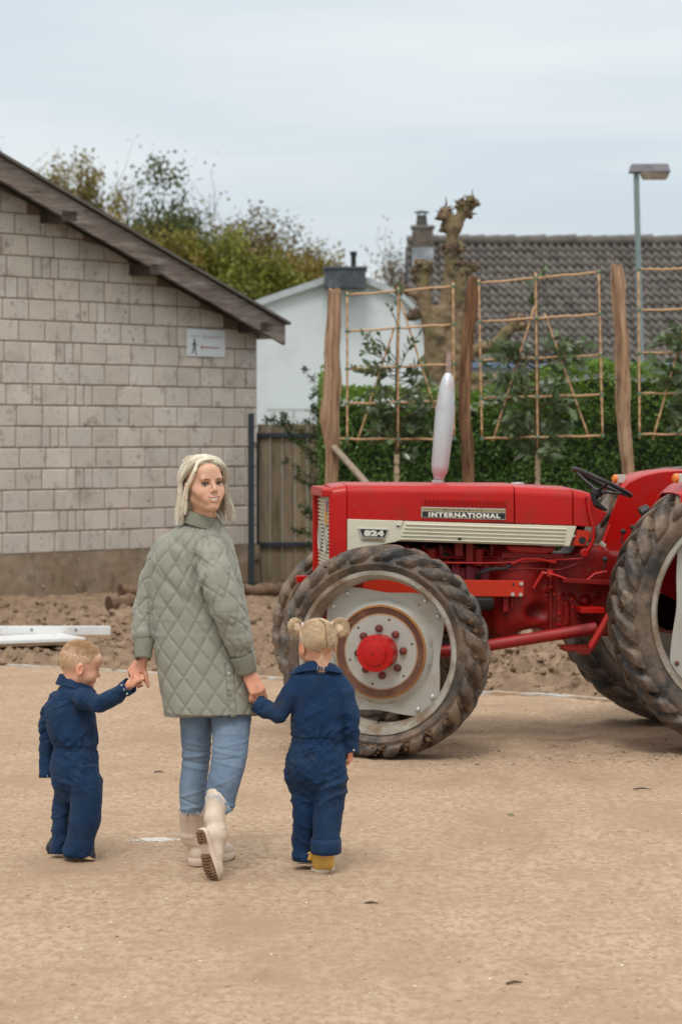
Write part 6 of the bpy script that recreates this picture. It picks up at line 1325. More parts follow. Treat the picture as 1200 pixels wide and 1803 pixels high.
eyes(body if False else wo, H, 1.0, .0800, gaze=(.0028, .0002), open_=.0050)
b = MB(); 
for i in range(8):
    t = -1+(2*i+1)/8.; w_ = .0061; b.box(H(.0235*t, .0885-.0085*t*t, -.0618+.0085*t*t), (w_, .004, .0095-.003*t*t), HM_)
b.build('teeth', MTEETH, wo, bevel=.0006)
b = MB(); e0 = H(.080, -.004, -.044); b.tube([e0, e0+[0, 0, -.006]], .0016, 6); b.lathe([(0, -.009), (.005, -.003), (.0055, .002), (.003, .006), (0, .008)], e0+[0, 0, -.014], TEZ, 12); b.build('earring', mat('gold_earring', (.30, .20, .09), rough=.3, metal=.7), wo)
b = MB(); rc = WF(453, 1209, -.135); b.lathe([(.0085, -.0012), (.0096, -.0012), (.0096, .0012), (.0085, .0012)], rc, np.array([.5, 0, -.85]), 16, close=True); b.build('ring', MCHR, wo)
# hair: under-cap and strands
rs = np.random.RandomState(17); HR = np.array([.083, .104, .096]); HCc = np.array([0, -.016, .022])
fd = Field((-.13, -.15, -.17), (.13, .13, .14), .0035); fd.ell(HCc, HR-.008, 0); fd.ell((0, .096, -.004), (.074, .070, .094), .012, None, 'sub'); fd.ell((.085, .052, .02), (.05, .045, .10), .01, None, 'sub'); fd.ell((-.085, .055, .01), (.03, .045, .09), .01, None, 'sub')
fd.ell((0, -.065, -.055), (.082, .048, .085), .03); fd.ell((0, .12, -.09), (.09, .10, .10), .02, None, 'sub'); fd.cap((0, -.0, -.08), (0, -.01, -.2), .045, .05, .01, 'sub')
V, F = fd.mesh(2); V = V+vnormals(V, F)*(.003*vnoise(V*np.array([90, 90, 12]), 3))[:, None]; hair = link('hair', HC+V@HM_.T, F, MHAIRW, wo, cols=np.ones((len(V), 3))*np.array([.50, .46, .42]))  # under-cap coloured darker to put shade beneath the strands
polys = []; rad = []; cols = []
NH = 2700
for i in range(NH):
    # azimuth of the hanging end, 0 = face direction, positive towards her left (head +x)
    az = R(rs.uniform(96, 297)); sgn = 1 if az < PI else -1
    if rs.uniform() < .30: az = R(rs.uniform(92, 108)) if rs.uniform() < .5 else R(rs.uniform(280, 300))
    ex, ey = math.sin(az), math.cos(az); q = (1+math.cos(az))/2; side = 1 if ex > 0 else -1
    py = .055*min(1, q*2.4)+rs.normal()*.010-.03*(1-q); px = rs.normal()*.003; lay = rs.uniform(0, 1)
    r0 = np.array([px/HR[0], (py+.01)/HR[1], 0]); r0[2] = math.sqrt(max(.05, 1-r0[0]**2-r0[1]**2)); e0 = np.array([ex, ey, -.12]); e0 /= np.linalg.norm(e0); pts = []; K = 15; vol = .000+.013*lay
    om = math.acos(np.clip(r0@e0, -1, 1)); Ln = rs.uniform(.105, .170); ph = rs.uniform(0, 6.28); fr = rs.uniform(-.01, .045)+.016*(1 if q < .75 else 0)
    nd = 8
    for k in range(nd):
        t = (k/(nd-1))**.9; d = (math.sin((1-t)*om)*r0+math.sin(t*om)*e0)/math.sin(om); lift = vol*math.sin(min(t*1.6, 1)*PI/2)+.004; 
        p = HCc+d*(HR+lift)
        # front locks sweep forward of the temple before falling
        if q > .55: p[0] += side*.006*math.sin(t*PI)
        pts.append(p)
    last = pts[-1]; 
    for k in range(1, K-nd+1):
        t = k/(K-nd); out = np.array([ex*.10, ey*.06-.04*(1 if q < .5 else -.3), 0])*fr*8*t; z = last[2]-Ln*t*(1 if True else 1)
        tuck = np.array([-ex*.006, -.010*(q > .5), 0])*math.sin(t*PI*.9); pts.append(np.array([last[0], last[1], z])+out*.55+tuck+np.array([.0025*math.sin(ph+t*5), .0025*math.cos(ph+t*4), 0]))
    polys.append(np.array(pts)); rad.append(rs.uniform(.0007, .0015)); g = rs.uniform(.74, 1.16)-.15*(lay < .3)-.24*(vnoise(np.array([[az*13, .5+lay*2, 0]]), 4)[0] > .15); cols.append((g, g*rs.uniform(.95, 1.0), g*rs.uniform(.86, 1.0)))
A = np.array(polys)
# keep locks outside the neck and coat collar, and open in front of the ear on her right side
W3_ = HC+A@HM_.T
strands('hair_strands', W3_, rad, MHAIRW, hair, cols)
polys = []; rad = []; cols = []
for i in range(300):     # loose front locks beside the face and a few flyaways on the crown
    sd = -1 if rs.uniform() < .35 else 1; z0 = .105; f0 = np.array([rs.normal()*.003, .052+rs.normal()*.008, z0-.002]); K = 11; pts = []; out = rs.uniform(-.003, .006); zz = rs.uniform(-.125, -.155) if rs.uniform() < .6 else rs.uniform(-.03, -.10)
    mid1 = np.array([sd*.044, .052, .092]); mid2 = np.array([sd*((.066 if sd > 0 else .073)+out), (.050 if sd > 0 else .038)+.006*rs.uniform(), .045]); mid3 = np.array([sd*(.084+out), (.020 if sd < 0 else .010), -.012]); end = np.array([sd*(.084+out*2), .012 if sd < 0 else -.022, zz if sd < 0 else -.06-.06*rs.uniform()]); ctrl = [f0, mid1, mid2, mid3, end]
    for k in range(K):
        t = k/(K-1)*4; j = min(int(t), 3); f = t-j; f = f*f*(3-2*f)*.5+f*.5; pts.append(ctrl[j]*(1-f)+ctrl[j+1]*f+rs.normal(size=3)*.0006)
    polys.append(np.array(pts)+rs.normal(size=3)*.0022); rad.append(rs.uniform(.0010, .0019)); g = rs.uniform(.8, 1.25); cols.append((g, g*.97, g*.92))
for i in range(40):
    a = rs.uniform(1.6, 4.7); d0 = np.array([math.sin(a)*.3, math.cos(a)*.3-.1, 1.0]); d0 /= np.linalg.norm(d0); p = HCc+d0*(HR+.006); v = np.array([math.sin(a)*.8, math.cos(a), .0]); pts = []
    for k in range(11): t = k/10; pts.append(p+v*.06*t+np.array([0, 0, .007*math.sin(t*PI)-.018*t*t]))
    polys.append(np.array(pts)); rad.append(.0007); cols.append((1.1, 1.05, 1.0))
strands('loose_locks', HC+np.array(polys)@HM_.T, rad, MHAIRW, hair, cols)

# coat ------------------------------------------------------------
MCOAT = mat('sage_quilted_fabric', (.262, .268, .226), rough=.62, var=.05, vs=4, bump=.12, bs=260, attr=True, sheen=.15, spec=.3)
MCUFF = mat('sage_rib_knit', (.215, .218, .175), rough=.85, var=.08, vs=60, attr=True, spec=.2)
fd = WF.field(222, 890, 480, 1275, -.34, .30, .0045)
tb_ = [(912, 338, 386, .055), (925, 318, 393, .075), (936, 298, 399, .095), (950, 282, 408, .108), (974, 268, 415, .118), (1005, 265, 422, .124), (1043, 266, 430, .128), (1100, 269, 441, .138), (1154, 273, 449, .148), (1210, 281, 456, .158), (1250, 288, 460, .164), (1275, 290, 462, .166)]
rows = []
for py, x0, x1, ry in tb_: c = WF((x0+x1)/2, py, .03); rows.append((c[2], c[0], c[1], WF.L((x1-x0)/2), ry))
fd.loft(rows, 0, pw=2.25)
def sleeve(p0, pts, rads, k=.012): fd.chain([WF(*p) for p in pts], [WF.L(r) for r in rads], k)
LA = [(296, 966, .05), (272, 1020, .07), (257, 1080, .06), (254, 1118, .03), (254.5, 1133, .02)]; LR = [27, 27, 24, 21, 15]
RA = [(371, 970, -.075), (382, 1015, -.135), (398, 1070, -.155), (418, 1125, -.13), (427, 1158, -.105)]; RR2 = [25, 28.5, 27, 24.5, 17]
sleeve(0, LA, LR); sleeve(0, RA, RR2)
hc = WF(375, 1260, 0); fd.cut((hc[0], WF.Y, hc[2]+.002), np.array([0.012, -.06, -1.0]), .006)
V, F = fd.mesh(2); nn = vnormals(V, F)
def near_chain(V, pts, rads):
    best = np.full(len(V), 9.); U = np.zeros(len(V)); ANG = np.zeros(len(V)); acc = 0
    for i in range(len(pts)-1):
        a = WF(*pts[i]); b = WF(*pts[i+1]); d = b-a; l = np.linalg.norm(d); t = np.clip((V-a)@d/l**2, 0, 1); q = a+t[:, None]*d; r = WF.L(rads[i])*(1-t)+WF.L(rads[i+1])*t; dist = np.linalg.norm(V-q, axis=1)-r
        aa, bb, dd_ = frame(d, (0, 1, 0)); w = V-q; an = np.arctan2(w@aa, w@bb); m = dist < best; best[m] = dist[m]; U[m] = (acc+t*l)[m]; ANG[m] = an[m]; acc += l
    return best, U, ANG
dL, uL, aL = near_chain(V, LA, LR); dR, uR, aR = near_chain(V, RA, RR2)
zz = V[:, 2]; rr = np.array(sorted(rows)); cx_ = np.interp(zz, rr[:, 0], rr[:, 1]); cy_ = np.interp(zz, rr[:, 0], rr[:, 2]); rx_ = np.interp(zz, rr[:, 0], rr[:, 3]); ry_ = np.interp(zz, rr[:, 0], rr[:, 4])
dT = (((np.abs(V[:, 0]-cx_)/rx_)**2.25+(np.abs(V[:, 1]-cy_)/ry_)**2.25)**(1/2.25)-1)*np.minimum(rx_, ry_)
ang = np.arctan2(V[:, 0]-cx_, -(V[:, 1]-cy_)); U = ang*.185; Vv = (zz-zz.min()); reg = np.argmin(np.stack([dT, dL, dR], 1), 1)
def quilt(u, v, pw, ph):
    s1 = u/pw+v/ph; s2 = u/pw-v/ph; d1 = np.abs((s1+.5) % 1-.5); d2 = np.abs((s2+.5) % 1-.5); k = 1/math.sqrt(1/pw**2+1/ph**2); d1 *= k; d2 *= k; d = np.minimum(d1, d2)
    return d
wob = .009*vnoise(V*6, 71)+.010*vnoise(V*3, 72); dq = np.where(reg == 0, quilt(U-.035+wob, Vv, .094, .116), np.where(reg == 1, quilt(aL*.058, uL, .091, .108), quilt(aR*.064+wob, uR+.02, .091, .108)))
puff = 1-np.exp(-(dq/.0052)**1.3); disp = -.0048*(1-puff)+.0016*np.clip(dq/.03, 0, 1)
# seams: armhole, hem binding, side placket
zc = lambda py: WF(360, py)[2]
sg2 = np.sort(np.stack([dT, dL, dR], 1), 1); seam = (np.abs(sg2[:, 1]-sg2[:, 0]) < .010) & (zz < zc(940)); disp = np.where(seam, disp-.004, disp)
hem = zz < zz.min()+.016; disp = np.where(hem, .0035, disp); disp = np.where((zz > zz.min()+.016) & (zz < zz.min()+.022), -.004, disp)
pxc = WF(409, 1200)[0]; pl = (np.abs(V[:, 0]-pxc-(zz-zc(1200))*-.07) < .0135) & (nn[:, 1] < .2) & (zz < zc(1166)) & (reg == 0); ple = (np.abs(np.abs(V[:, 0]-pxc-(zz-zc(1200))*-.07)-.0155) < .0028) & (nn[:, 1] < .2) & (zz < zc(1163)) & (reg == 0)
disp = np.where(pl, .003+.0015*np.sin(zz*160), disp); disp = np.where(ple, -.005, disp)
V = V+nn*disp[:, None]
# soft drape: pull folds at the armpit and the elbow
am = np.exp(-(np.linalg.norm(V-WF(352, 1015, -.13), axis=1)/.13)**2); V = V+nn*(am*.010*(1-np.abs(vnoise(V*np.array([22, 22, 13])@np.array([[.7, 0, .7], [0, 1, 0], [-.7, 0, .7]]), 8))*2.3))[:, None]
el = np.exp(-(np.linalg.norm(V-WF(410, 1095, -.18), axis=1)/.12)**2)+np.exp(-(np.linalg.norm(V-WF(254, 1100, 0), axis=1)/.10)**2); V = V+nn*(el*.0045*vnoise(V*np.array([16, 16, 55]), 9))[:, None]
V = V+nn*(.0035*fbm(V*np.array([13, 13, 9]), 2, 77))[:, None]
dr = V[:, 0]*.8+V[:, 2]*.9; bk = np.exp(-(np.linalg.norm(V-WF(335, 1000, -.1), axis=1)/.22)**2); V = V+nn*(bk*.010*(np.abs(vnoise(np.stack([dr*11, V[:, 0]*3, 0*dr], 1), 78))*2-.6))[:, None]
C = np.ones((len(V), 3)); C = colmix(C, np.clip(1-dq/.0030, 0, 1)*.5*(~hem), (.58, .54, .48)); coat = link('quilted_coat', V, F, MCOAT, wo, cols=C)
def ribcuff(p0, p1, r0, r1, name='cuff', ribs=34, parent=coat, m=MCUFF):
    p0, p1 = np.array(p0), np.array(p1); a, b_, d = frame(p1-p0); L_ = np.linalg.norm(p1-p0); V = []; F = []; n = ribs*4; prof = [(0, r0*1.0, 0), (.12, r0*1.03, 0), (.5, (r0+r1)/2, .0), (.9, r1*1.02, 0), (1, r1*.97, 0), (1.0, r1*.80, 0)]
    for t, r, _ in prof:
        for k in range(n): an = 2*PI*k/n; q = r+.0012*math.cos(k*PI/2) if .05 < t <= .95 else r; V.append(p0+d*L_*t+(a*math.cos(an)+b_*math.sin(an))*q)
    F = [(i*n+k, i*n+(k+1) % n, (i+1)*n+(k+1) % n, (i+1)*n+k) for i in range(len(prof)-1) for k in range(n)]; b = MB(); b.add(V, F); return b.build(name, m, parent, sharp=None)
ribcuff(WF(254.5, 1126, .02), WF(251.5, 1161, -.01), WF.L(16.5), WF.L(14)); ribcuff(WF(424.5, 1152, -.115), WF(434.5, 1184, -.10), WF.L(20), WF.L(17.5))
# ribbed stand collar
b = MB(); n = 120; V = []; F = []; cc = WF(353, 912, .015)
for t, (rx, ry, dz, dxx) in enumerate([(.076, .072, -.034, -.004), (.0745, .0705, -.012, 0), (.070, .066, .012, .004), (.0685, .0645, .017, .005), (.065, .061, .016, .005), (.060, .056, -.015, 0)]):
    for k in range(n): an = 2*PI*k/n; q = 1; tilt = -.010*math.cos(an)*0-.016*math.sin(an-.4); V.append(cc+np.array([rx*q*math.cos(an)+dxx, ry*q*math.sin(an), dz-.020*math.cos(an)*(1 if True else 0)]))
F = [(i*n+k, i*n+(k+1) % n, (i+1)*n+(k+1) % n, (i+1)*n+k) for i in range(5) for k in range(n)]; b.add(V, F); b.build('collar', MCUFF, coat, sharp=None)
# hem binding and snaps
for i, py in enumerate((1181, 1216, 1252)):
    px = 405.5+i*2.2+(2 if i == 2 else 0); c = WF(px, py); m_ = (np.abs(coat.data.vertices[0].co[0]) >= 0); vv = np.array([v.co for v in coat.data.vertices]); d2 = (vv[:, 0]-c[0])**2+(vv[:, 2]-c[2])**2; yy = vv[np.argsort(d2)[:40], 1].min(); b = MB(); b.lathe([(.0085, 0), (.008, .003), (.004, .004), (0, .004)], (c[0], yy-.0005, c[2]), (0, -1, 0), 16); b.build('snap', mat('snap_metal', (.50, .48, .44) if i == 0 else (.26, .25, .21), rough=.35, metal=.5), coat)
# white blouse edge at the collar
b = MB(); b.tube([WF(378, 903, -.03), WF(383, 908, -.025), WF(389, 917, -.01)], [.006, .007, .004], 8, flat=.4); b.build('blouse_edge', mat('white_blouse', (.72, .70, .67)), wo)
# jeans -----------------------------------------------------------
MJEAN = mat('light_blue_denim', (.130, .185, .265), rough=.85, var=.13, vs=9, bump=.18, bs=300, attr=True, spec=.15, dirt=[((.22, .29, .375), .30, 5, .14)])
fd = WF.field(300, 1235, 455, 1445, -.34, .16, .0045)
def loftpx(tb, dys, k=0, pw=2.0, F_=WF, fdx=None, rys=None):
    rows = []
    for (py, x0, x1), dy, ry in zip(tb, dys, rys): c = F_((x0+x1)/2, py, dy); rows.append((c[2], c[0], c[1], F_.L((x1-x0)/2), ry))
    (fdx).loft(rows, k, pw=pw)
loftpx([(1235, 316, 380), (1263, 316, 375), (1300, 319, 372), (1339, 321, 370), (1365, 318, 366), (1382, 315, 364), (1405, 316, 361), (1430, 318, 358)], [.03, .03, .03, .03, .02, .01, 0, 0], fdx=fd, rys=[.085, .08, .075, .068, .068, .066, .062, .06])
loftpx([(1235, 366, 444), (1263, 371, 443), (1300, 374, 438), (1325, 374, 436), (1350, 370, 431), (1372, 366, 425), (1400, 362, 416), (1428, 361, 411)], [.0, -.02, -.06, -.10, -.13, -.15, -.16, -.17], k=.006, fdx=fd, rys=[.07, .07, .070, .070, .07, .07, .066, .062])
for (x, y, dy, r) in ((338, 1434, 0, 15), ): c = WF(x, y, dy); fd.cap(c+[0, 0, .03], c-[0, 0, .05], WF.L(r), WF.L(r), .004, 'sub')
c = WF(380, 1402, -.17); fd.ap(lambda x, y, z: (np.sqrt(((x-c[0])/.036)**2+((y-c[1]+.02)/.06)**2+((z-c[2]+.052)/.062)**2)-1)*.036, c-[.05, .1, .13], c+[.05, .1, .03], .004, 'sub')
V, F = fd.mesh(2); nn = vnormals(V, F)
def wr(py, px, amp, sz, tilt): 
    c = WF(px, py); d = (V[:, 2]-c[2])+tilt*(V[:, 0]-c[0]); lat = np.exp(-((V[:, 0]-c[0])/WF.L(30))**2); return amp*np.exp(-(d/sz)**2)*lat
disp = np.zeros(len(V))
for a in ((1308, 345, .004, .006, .2), (1322, 345, -.004, .005, .1), (1330, 345, .006, .006, -.1), (1341, 343, -.005, .006, .15), (1350, 342, .004, .006, .2), (1395, 338, .004, .006, -.3), (1410, 338, -.004, .005, .35), (1420, 338, .005, .006, -.2),
          (1287, 405, .003, .005, 0), (1305, 405, .005, .006, -.15), (1312, 405, -.005, .005, .1), (1319, 403, .006, .006, .2), (1327, 403, -.005, .005, -.1), (1336, 402, .005, .006, .25), (1365, 397, .003, .006, -.4), (1398, 395, .006, .006, .5), (1407, 395, -.005, .005, .4), (1416, 400, .006, .006, .5)): disp += wr(*a)
V = V+nn*disp[:, None]; V = fold(V, nn, .0022, 26, 91, (.7, .7, 1.8))
V[:, 2] += np.where(V[:, 2] < WF(380, 1420)[2], .006*vnoise(V*120, 5), 0)
# faded seams
C = np.ones((len(V), 3)); C = colmix(C, np.exp(-((V[:, 0]-WF(433, 1260)[0]-(V[:, 2]-zc(1260))*.10)/.003)**2)*.5*(V[:, 2] > zc(1340)), (1.25, 1.2, 1.15)); C = colmix(C, np.clip((V[:, 2]-zc(1290))/.05, 0, 1)*.25, (.80, .80, .84)); jn = link('jeans', V, F, MJEAN, wo, cols=C)
b = MB(); rs = np.random.RandomState(3)
for i in range(90):
    t = rs.uniform(0, 1); x = 362+46*t; y = 1402+24*t*t+rs.normal()*2-8*(1-abs(2*t-1)); p = WF(x, y, -.235+.02*rs.normal()); b.tube([p, p+[rs.normal()*.006, -.003, -rs.uniform(.006, .02)]], [.0008, .0005], 4)
for i in range(30): p = WF(rs.uniform(319, 357), 1431+rs.normal(), -.055+.01*rs.normal()); b.tube([p, p+[rs.normal()*.004, -.002, -rs.uniform(.004, .012)]], [.0008, .0005], 4)
b.build('frayed_hem', mat('frayed_threads', (.45, .52, .60), rough=.9), jn, fix=False)
# boots -----------------------------------------------------------
MBOOT = mat('cream_boot_leather', (.60, .485, .39), rough=.5, var=.05, vs=6, attr=True, spec=.4); MSOLE = mat('tan_boot_tread', (.215, .125, .065), rough=.8, var=.25, vs=30)
def boot(o, a, n, shaft, label, S=1.0):
    """o: heel ground point; a: heel->toe; n: up away from the sole; shaft: list of world points above the ankle"""
    a = np.array(a, float); a /= np.linalg.norm(a); n = np.array(n, float); n -= a*(a@n); n /= np.linalg.norm(n); s_ = np.cross(a, n); LW = lambda x, y, z: np.array(o)+a*x*S+s_*y*S+n*z*S
    out_ = [(0, .0), (.004, .020), (.02, .032), (.06, .033), (.11, .031), (.16, .038), (.20, .042), (.235, .038), (.258, .024), (.266, .0), (.258, -.020), (.235, -.034), (.20, -.040), (.16, -.038), (.11, -.031), (.06, -.033), (.02, -.031), (.004, -.020)]
    tt = np.linspace(0, 2*PI, 49)[:-1]; arr = np.array(out_); m = len(arr); idx = np.linspace(0, m, 49)[:-1]; ox = np.interp(idx, range(m+1), np.append(arr[:, 0], arr[0, 0])); oy = np.interp(idx, range(m+1), np.append(arr[:, 1], arr[0, 1]))
    b = MB(); V = []; F = []; lv = [(.012, -.002), (.018, .002), (.034, .002), (.036, -.001), (.040, -.001), (.043, -.006)]; K = len(ox); c0 = np.array([.13, 0])
    for z, g in lv:
        for x, y in zip(ox, oy): d = np.array([x-.13, y]); l = np.linalg.norm(d)+1e-6; q = d*(1+g/l); zt = z+(.018*max(0, (x-.19)/.07)**2 if z < .02 else 0); V.append(LW(q[0]+.13, q[1], zt))
    F = [(i*K+k, i*K+(k+1) % K, (i+1)*K+(k+1) % K, (i+1)*K+k) for i in range(len(lv)-1) for k in range(K)]+[tuple(range(K-1, -1, -1)), tuple((len(lv)-1)*K+k for k in range(K))]; b.add(V, F); root = b.build('boot', MBOOT, wo, sharp=40); tag(root, label)
    # tread: heel and forefoot blocks
    t = MB()
    def slab(x0, x1, fn, z0=.0, z1=.014):
        P_ = [(x, y) for x, y in zip(ox, oy)]; 
    for (x0, x1, st) in ((.004, .072, .0), (.125, .262, 0)):
        P_ = [(min(max(x, x0), x1), y*.94) for x, y in zip(ox, oy)]; V = [LW(x, y, z+.018*max(0, (x-.19)/.07)**2) for z in (.009, .0135) for x, y in P_]; t.add(V, [tuple(range(K-1, -1, -1)), tuple(range(K, 2*K))]+[(k, (k+1) % K, K+(k+1) % K, K+k) for k in range(K)])
        nL = 5 if x0 < .1 else 9
        for i in range(nL):
            x = x0+(x1-x0)*(i+.5)/nL; hw = np.interp(x, arr[:10, 0], arr[:10, 1])*.96; up = .018*max(0, (x-.19)/.07)**2
            for sg in (-1, 1): t.box(LW(x+.003, sg*hw*.56, up+.006), (.0088*S, hw*.66*S, .010*S), np.array([a*math.cos(.25*sg)+s_*math.sin(.25*sg), s_*math.cos(.25*sg)-a*math.sin(.25*sg), n]).T)
        for i in range(nL-1): x = x0+(x1-x0)*(i+1)/nL; t.box(LW(x, 0, .018*max(0, (x-.19)/.07)**2+.005), (.010*S, .010*S, .011*S), np.array([(a+s_)/1.414, (s_-a)/1.414, n]).T)
    t.build('tread', MSOLE, root, smooth=False)
    allp = np.array([LW(0, 0, 0), LW(.27, 0, .1), LW(0, .05, .1), LW(0, -.05, .1)]+[np.array(p) for p in shaft]); lo = allp.min(0)-.09; hi = allp.max(0)+.09; f = Field(lo, hi, .004)
    f.cap(LW(.205, 0, .052), LW(.14, 0, .072), .034*S, .037*S, .0); f.cap(LW(.225, .004, .050), LW(.19, 0, .052), .030*S, .034*S, .01); f.cap(LW(.14, 0, .072), LW(.075, 0, .105), .037*S, .043*S, .02); f.cap(LW(.045, 0, .060), LW(.055, 0, .11), .034*S, .040*S, .02)
    f.cap(LW(.10, 0, .055), LW(.05, 0, .055), .031*S, .032*S, .02); f.cut(LW(.1, 0, .040), -n, .004); sp = [LW(.058, 0, .12)]+[np.array(p) for p in shaft]; rr = [.044*S]+[.049*S, .054*S, .056*S, .056*S][:len(shaft)]; f.chain(sp, rr, .02)
    d = sp[-1]-sp[-2]; f.cut(sp[-1]+d/np.linalg.norm(d)*.0, d, .004)
    V, F = f.mesh(2); nn = vnormals(V, F); an = LW(.06, 0, .115); m = np.exp(-(((V-an)@n)/.035)**2); V = V+nn*(m*.0045*vnoise(V@np.array([a*12, s_*12, n*60]).T, 8))[:, None]
    q = (V-an)@n; lx = (V-np.array(o))@a; ly = (V-np.array(o))@s_; C = np.ones((len(V), 3)); C = colmix(C, (np.abs(np.abs(lx-.062*S)-.020) < .0025)*(q > -.01)*1.0*(np.abs(ly) > .01)*.8, (.72, .68, .62)); gm = (np.abs(lx-.062*S) < .018)*(q > .0)*(np.abs(ly) > .02); V = V-nn*(gm*.0012)[:, None]
    C = colmix(C, gm*.45, (.86, .80, .74)); link('upper', V, F, MBOOT, root, cols=C); return LW
g0 = WF(338, 1530)  # planted foot
pf = G(336, 1531); boot((pf[0], pf[1]+.01, .0), (.60, .80, 0), (0, 0, 1), [WF(339, 1470, .035), WF(338.5, 1430, .01), WF(338.5, 1418, .01)], 'planted boot flat on the sand', 1.0)
# lifted foot: heel up, toe on the ground, sole towards the camera
toe = G(371, 1553, .004); he = WF(349, 1461, -.33); a_ = toe-he; ll = np.linalg.norm(a_); LWl = boot(he, a_, np.array([.62, .70, .30]), [WF(377, 1441, -.235), WF(381, 1415, -.20), WF(384, 1395, -.175)], 'lifted boot pushing off its toe, tan tread showing', ll/.262)
b = MB(); b.tube([WF(322, 1437, -.045), WF(327, 1434, -.06), WF(329, 1441, -.055), WF(324, 1443, -.045)], [.004, .005, .005, .004], 6, flat=.4); b.build('pull_tab', MBOOT, wo)
# ------------------------------------------------------------------ CHILDREN
MNAVY = mat('navy_overall_cotton', (.0045, .026, .078), rough=.78, var=.16, vs=5, bump=.15, bs=320, attr=True, spec=.22, sheen=.04, dirt=[((.022, .050, .100), .20, 4, .16), ((.035, .035, .04), .10, 6, .10)])
MRING = mat('snap_ring', (.60, .57, .50), rough=.35, metal=.4)
def ringsnap(c, n, r, parent):
    b = MB(); b.lathe([(r*.45, .0004), (r*.5, .0022), (r*.95, .0022), (r, 0)], c, n, 14); o = b.build('snap', MRING, parent)
def surfy(obj, c):
    vv = np.array([v.co for v in obj.data.vertices]); d2 = (vv[:, 0]-c[0])**2+(vv[:, 2]-c[2])**2; return vv[np.argsort(d2)[:30], 1].min()
def overall(fig, root, torso, legs, arms, waist_py, seed, cuts=(), extra=None, res=.0036):
    """torso/legs rows: (py, x0, x1, dy, ry)"""
    xs = [q for t in [torso]+legs for r in t for q in r[1:3]]+[p[0] for a in arms for p in a[0]]; ys = [r[0] for t in [torso]+legs for r in t]+[p[1] for a in arms for p in a[0]]
    fd = fig.field(min(xs)-22, min(ys)-10, max(xs)+22, max(ys)+10, -.30, .30, res)
    for ti, t in enumerate([torso]+legs):
        rows = []
        for py, x0, x1, dy, ry in t: c = fig((x0+x1)/2, py, dy); rows.append((c[2], c[0], c[1], fig.L((x1-x0)/2), ry))
        fd.loft(rows, .022 if ti < 2 else .005, pw=2.2)
    for pts, rad in arms: fd.chain([fig(*p) for p in pts], [fig.L(r) for r in rad], .016)
    for c_ in cuts: (fd.cut(c_[0], c_[1], .003) if len(c_) == 2 else fd.cutl(*c_))
    if extra: extra(fd)
    V, F = fd.mesh(2); nn = vnormals(V, F); zw = fig(300, waist_py)[2]; z = V[:, 2]
    inarm = np.zeros(len(V))
    for pts, rad in arms:
        for i in range(len(pts)-1):
            a = fig(*pts[i]); b_ = fig(*pts[i+1]); d = b_-a; t = np.clip((V-a)@d/(d@d), 0, 1); inarm = np.maximum(inarm, (np.linalg.norm(V-a-t[:, None]*d, axis=1) < fig.L(max(rad))*1.25)*1.0*(i > 0))
    body_ = 1-inarm; rel = (z-zw)
    # elastic waistband with gathers running up and down from it
    tx = V[:, 0]*1.0+V[:, 1]*.6; band = (np.abs(rel) < .012)*body_; gath = np.exp(-(np.maximum(np.abs(rel)-.012, 0)/.055))*body_*(1-band)
    V = V+nn*(band*(.0012*np.sin(tx*2*PI/.0085)-.001))[:, None]; V = V+nn*(gath*(.0085*vnoise(np.stack([tx*62, z*5, 0*z], 1), seed)+.001))[:, None]
    V = V+nn*((((np.abs(np.abs(rel)-.013) < .0022)*body_)*-.0025))[:, None]
    V = fold(V, nn, .0075, 10.5, seed, (.75, .75, 1.35)); V = fold(V, nn, .0020, 30, seed+7, (.8, .8, 1.5)); return V, F, nn
# ---- boy
BF = Fig(FPX*1.763/(1519-775)); bo = empty('person', [BF(132, 1500)[0], BF.Y, 0], 'toddler boy with cropped blond hair in navy overalls, looking down at the left', 'boy')
S = .205/.21; BHC = BF(143, 1171, -.0); BM = rotm(R(101), R(-14), R(0)); 
V, F = head_mesh(S*.90, True); V = V*np.array([1.0, 1.0, 1.0]); BS = S*.90
C = np.ones((len(V), 3))*np.array([1.06, .97, .95]); cr0 = V/BS
hairline = (cr0[:, 2] > .030+.000*cr0[:, 1]-.55*np.clip(-cr0[:, 1]-.0, 0, 1)+.30*np.clip(cr0[:, 1], 0, 1)) & ~((np.abs(cr0[:, 0]) > .074) & (cr0[:, 1] > -.03) & (cr0[:, 1] < .012) & (cr0[:, 2] < .022) & (cr0[:, 2] > -.06)); hairline &= (cr0[:, 2] > -.066)
C = colmix(C, np.clip((cr0[:, 2]-(.002-.75*np.clip(-cr0[:, 1], 0, 1)+.45*np.clip(cr0[:, 1], 0, 1)))/.03, 0, 1)*.80*(cr0[:, 2] > -.07)*(np.abs(cr0[:, 0]) < .080), (1.06, 1.28, 1.35)); C = colmix(C, np.maximum(ball(cr0, (.040, .062, -.045), .036, 1), ball(cr0, (-.040, .062, -.045), .036, 1))*.55, (1.03, .74, .68)); C = colmix(C, ball(cr0, (0, .086, -.060), (.016, .012, .009), .4)*.8, (.95, .50, .48))
for sg in (-1, 1): C = colmix(C, ball(cr0, (sg*.087, -.008, -.016), (.014, .02, .034), .5)*.45, (1.05, .66, .56))
headV = BHC+V@BM.T; parts = [(headV, F, C)]; BH = lambda x, y, z: BHC+BM@np.array([x, y, z])
fd = BF.field(70, 1170, 260, 1525, -.25, .2, .006); fd.cap(BH(0, -.02, -.10), BF(137, 1212), .033, .032); fd.chain([BF(135, 1222), BF(133, 1270), BF(134, 1330)], [.03, .045, .05], .02)
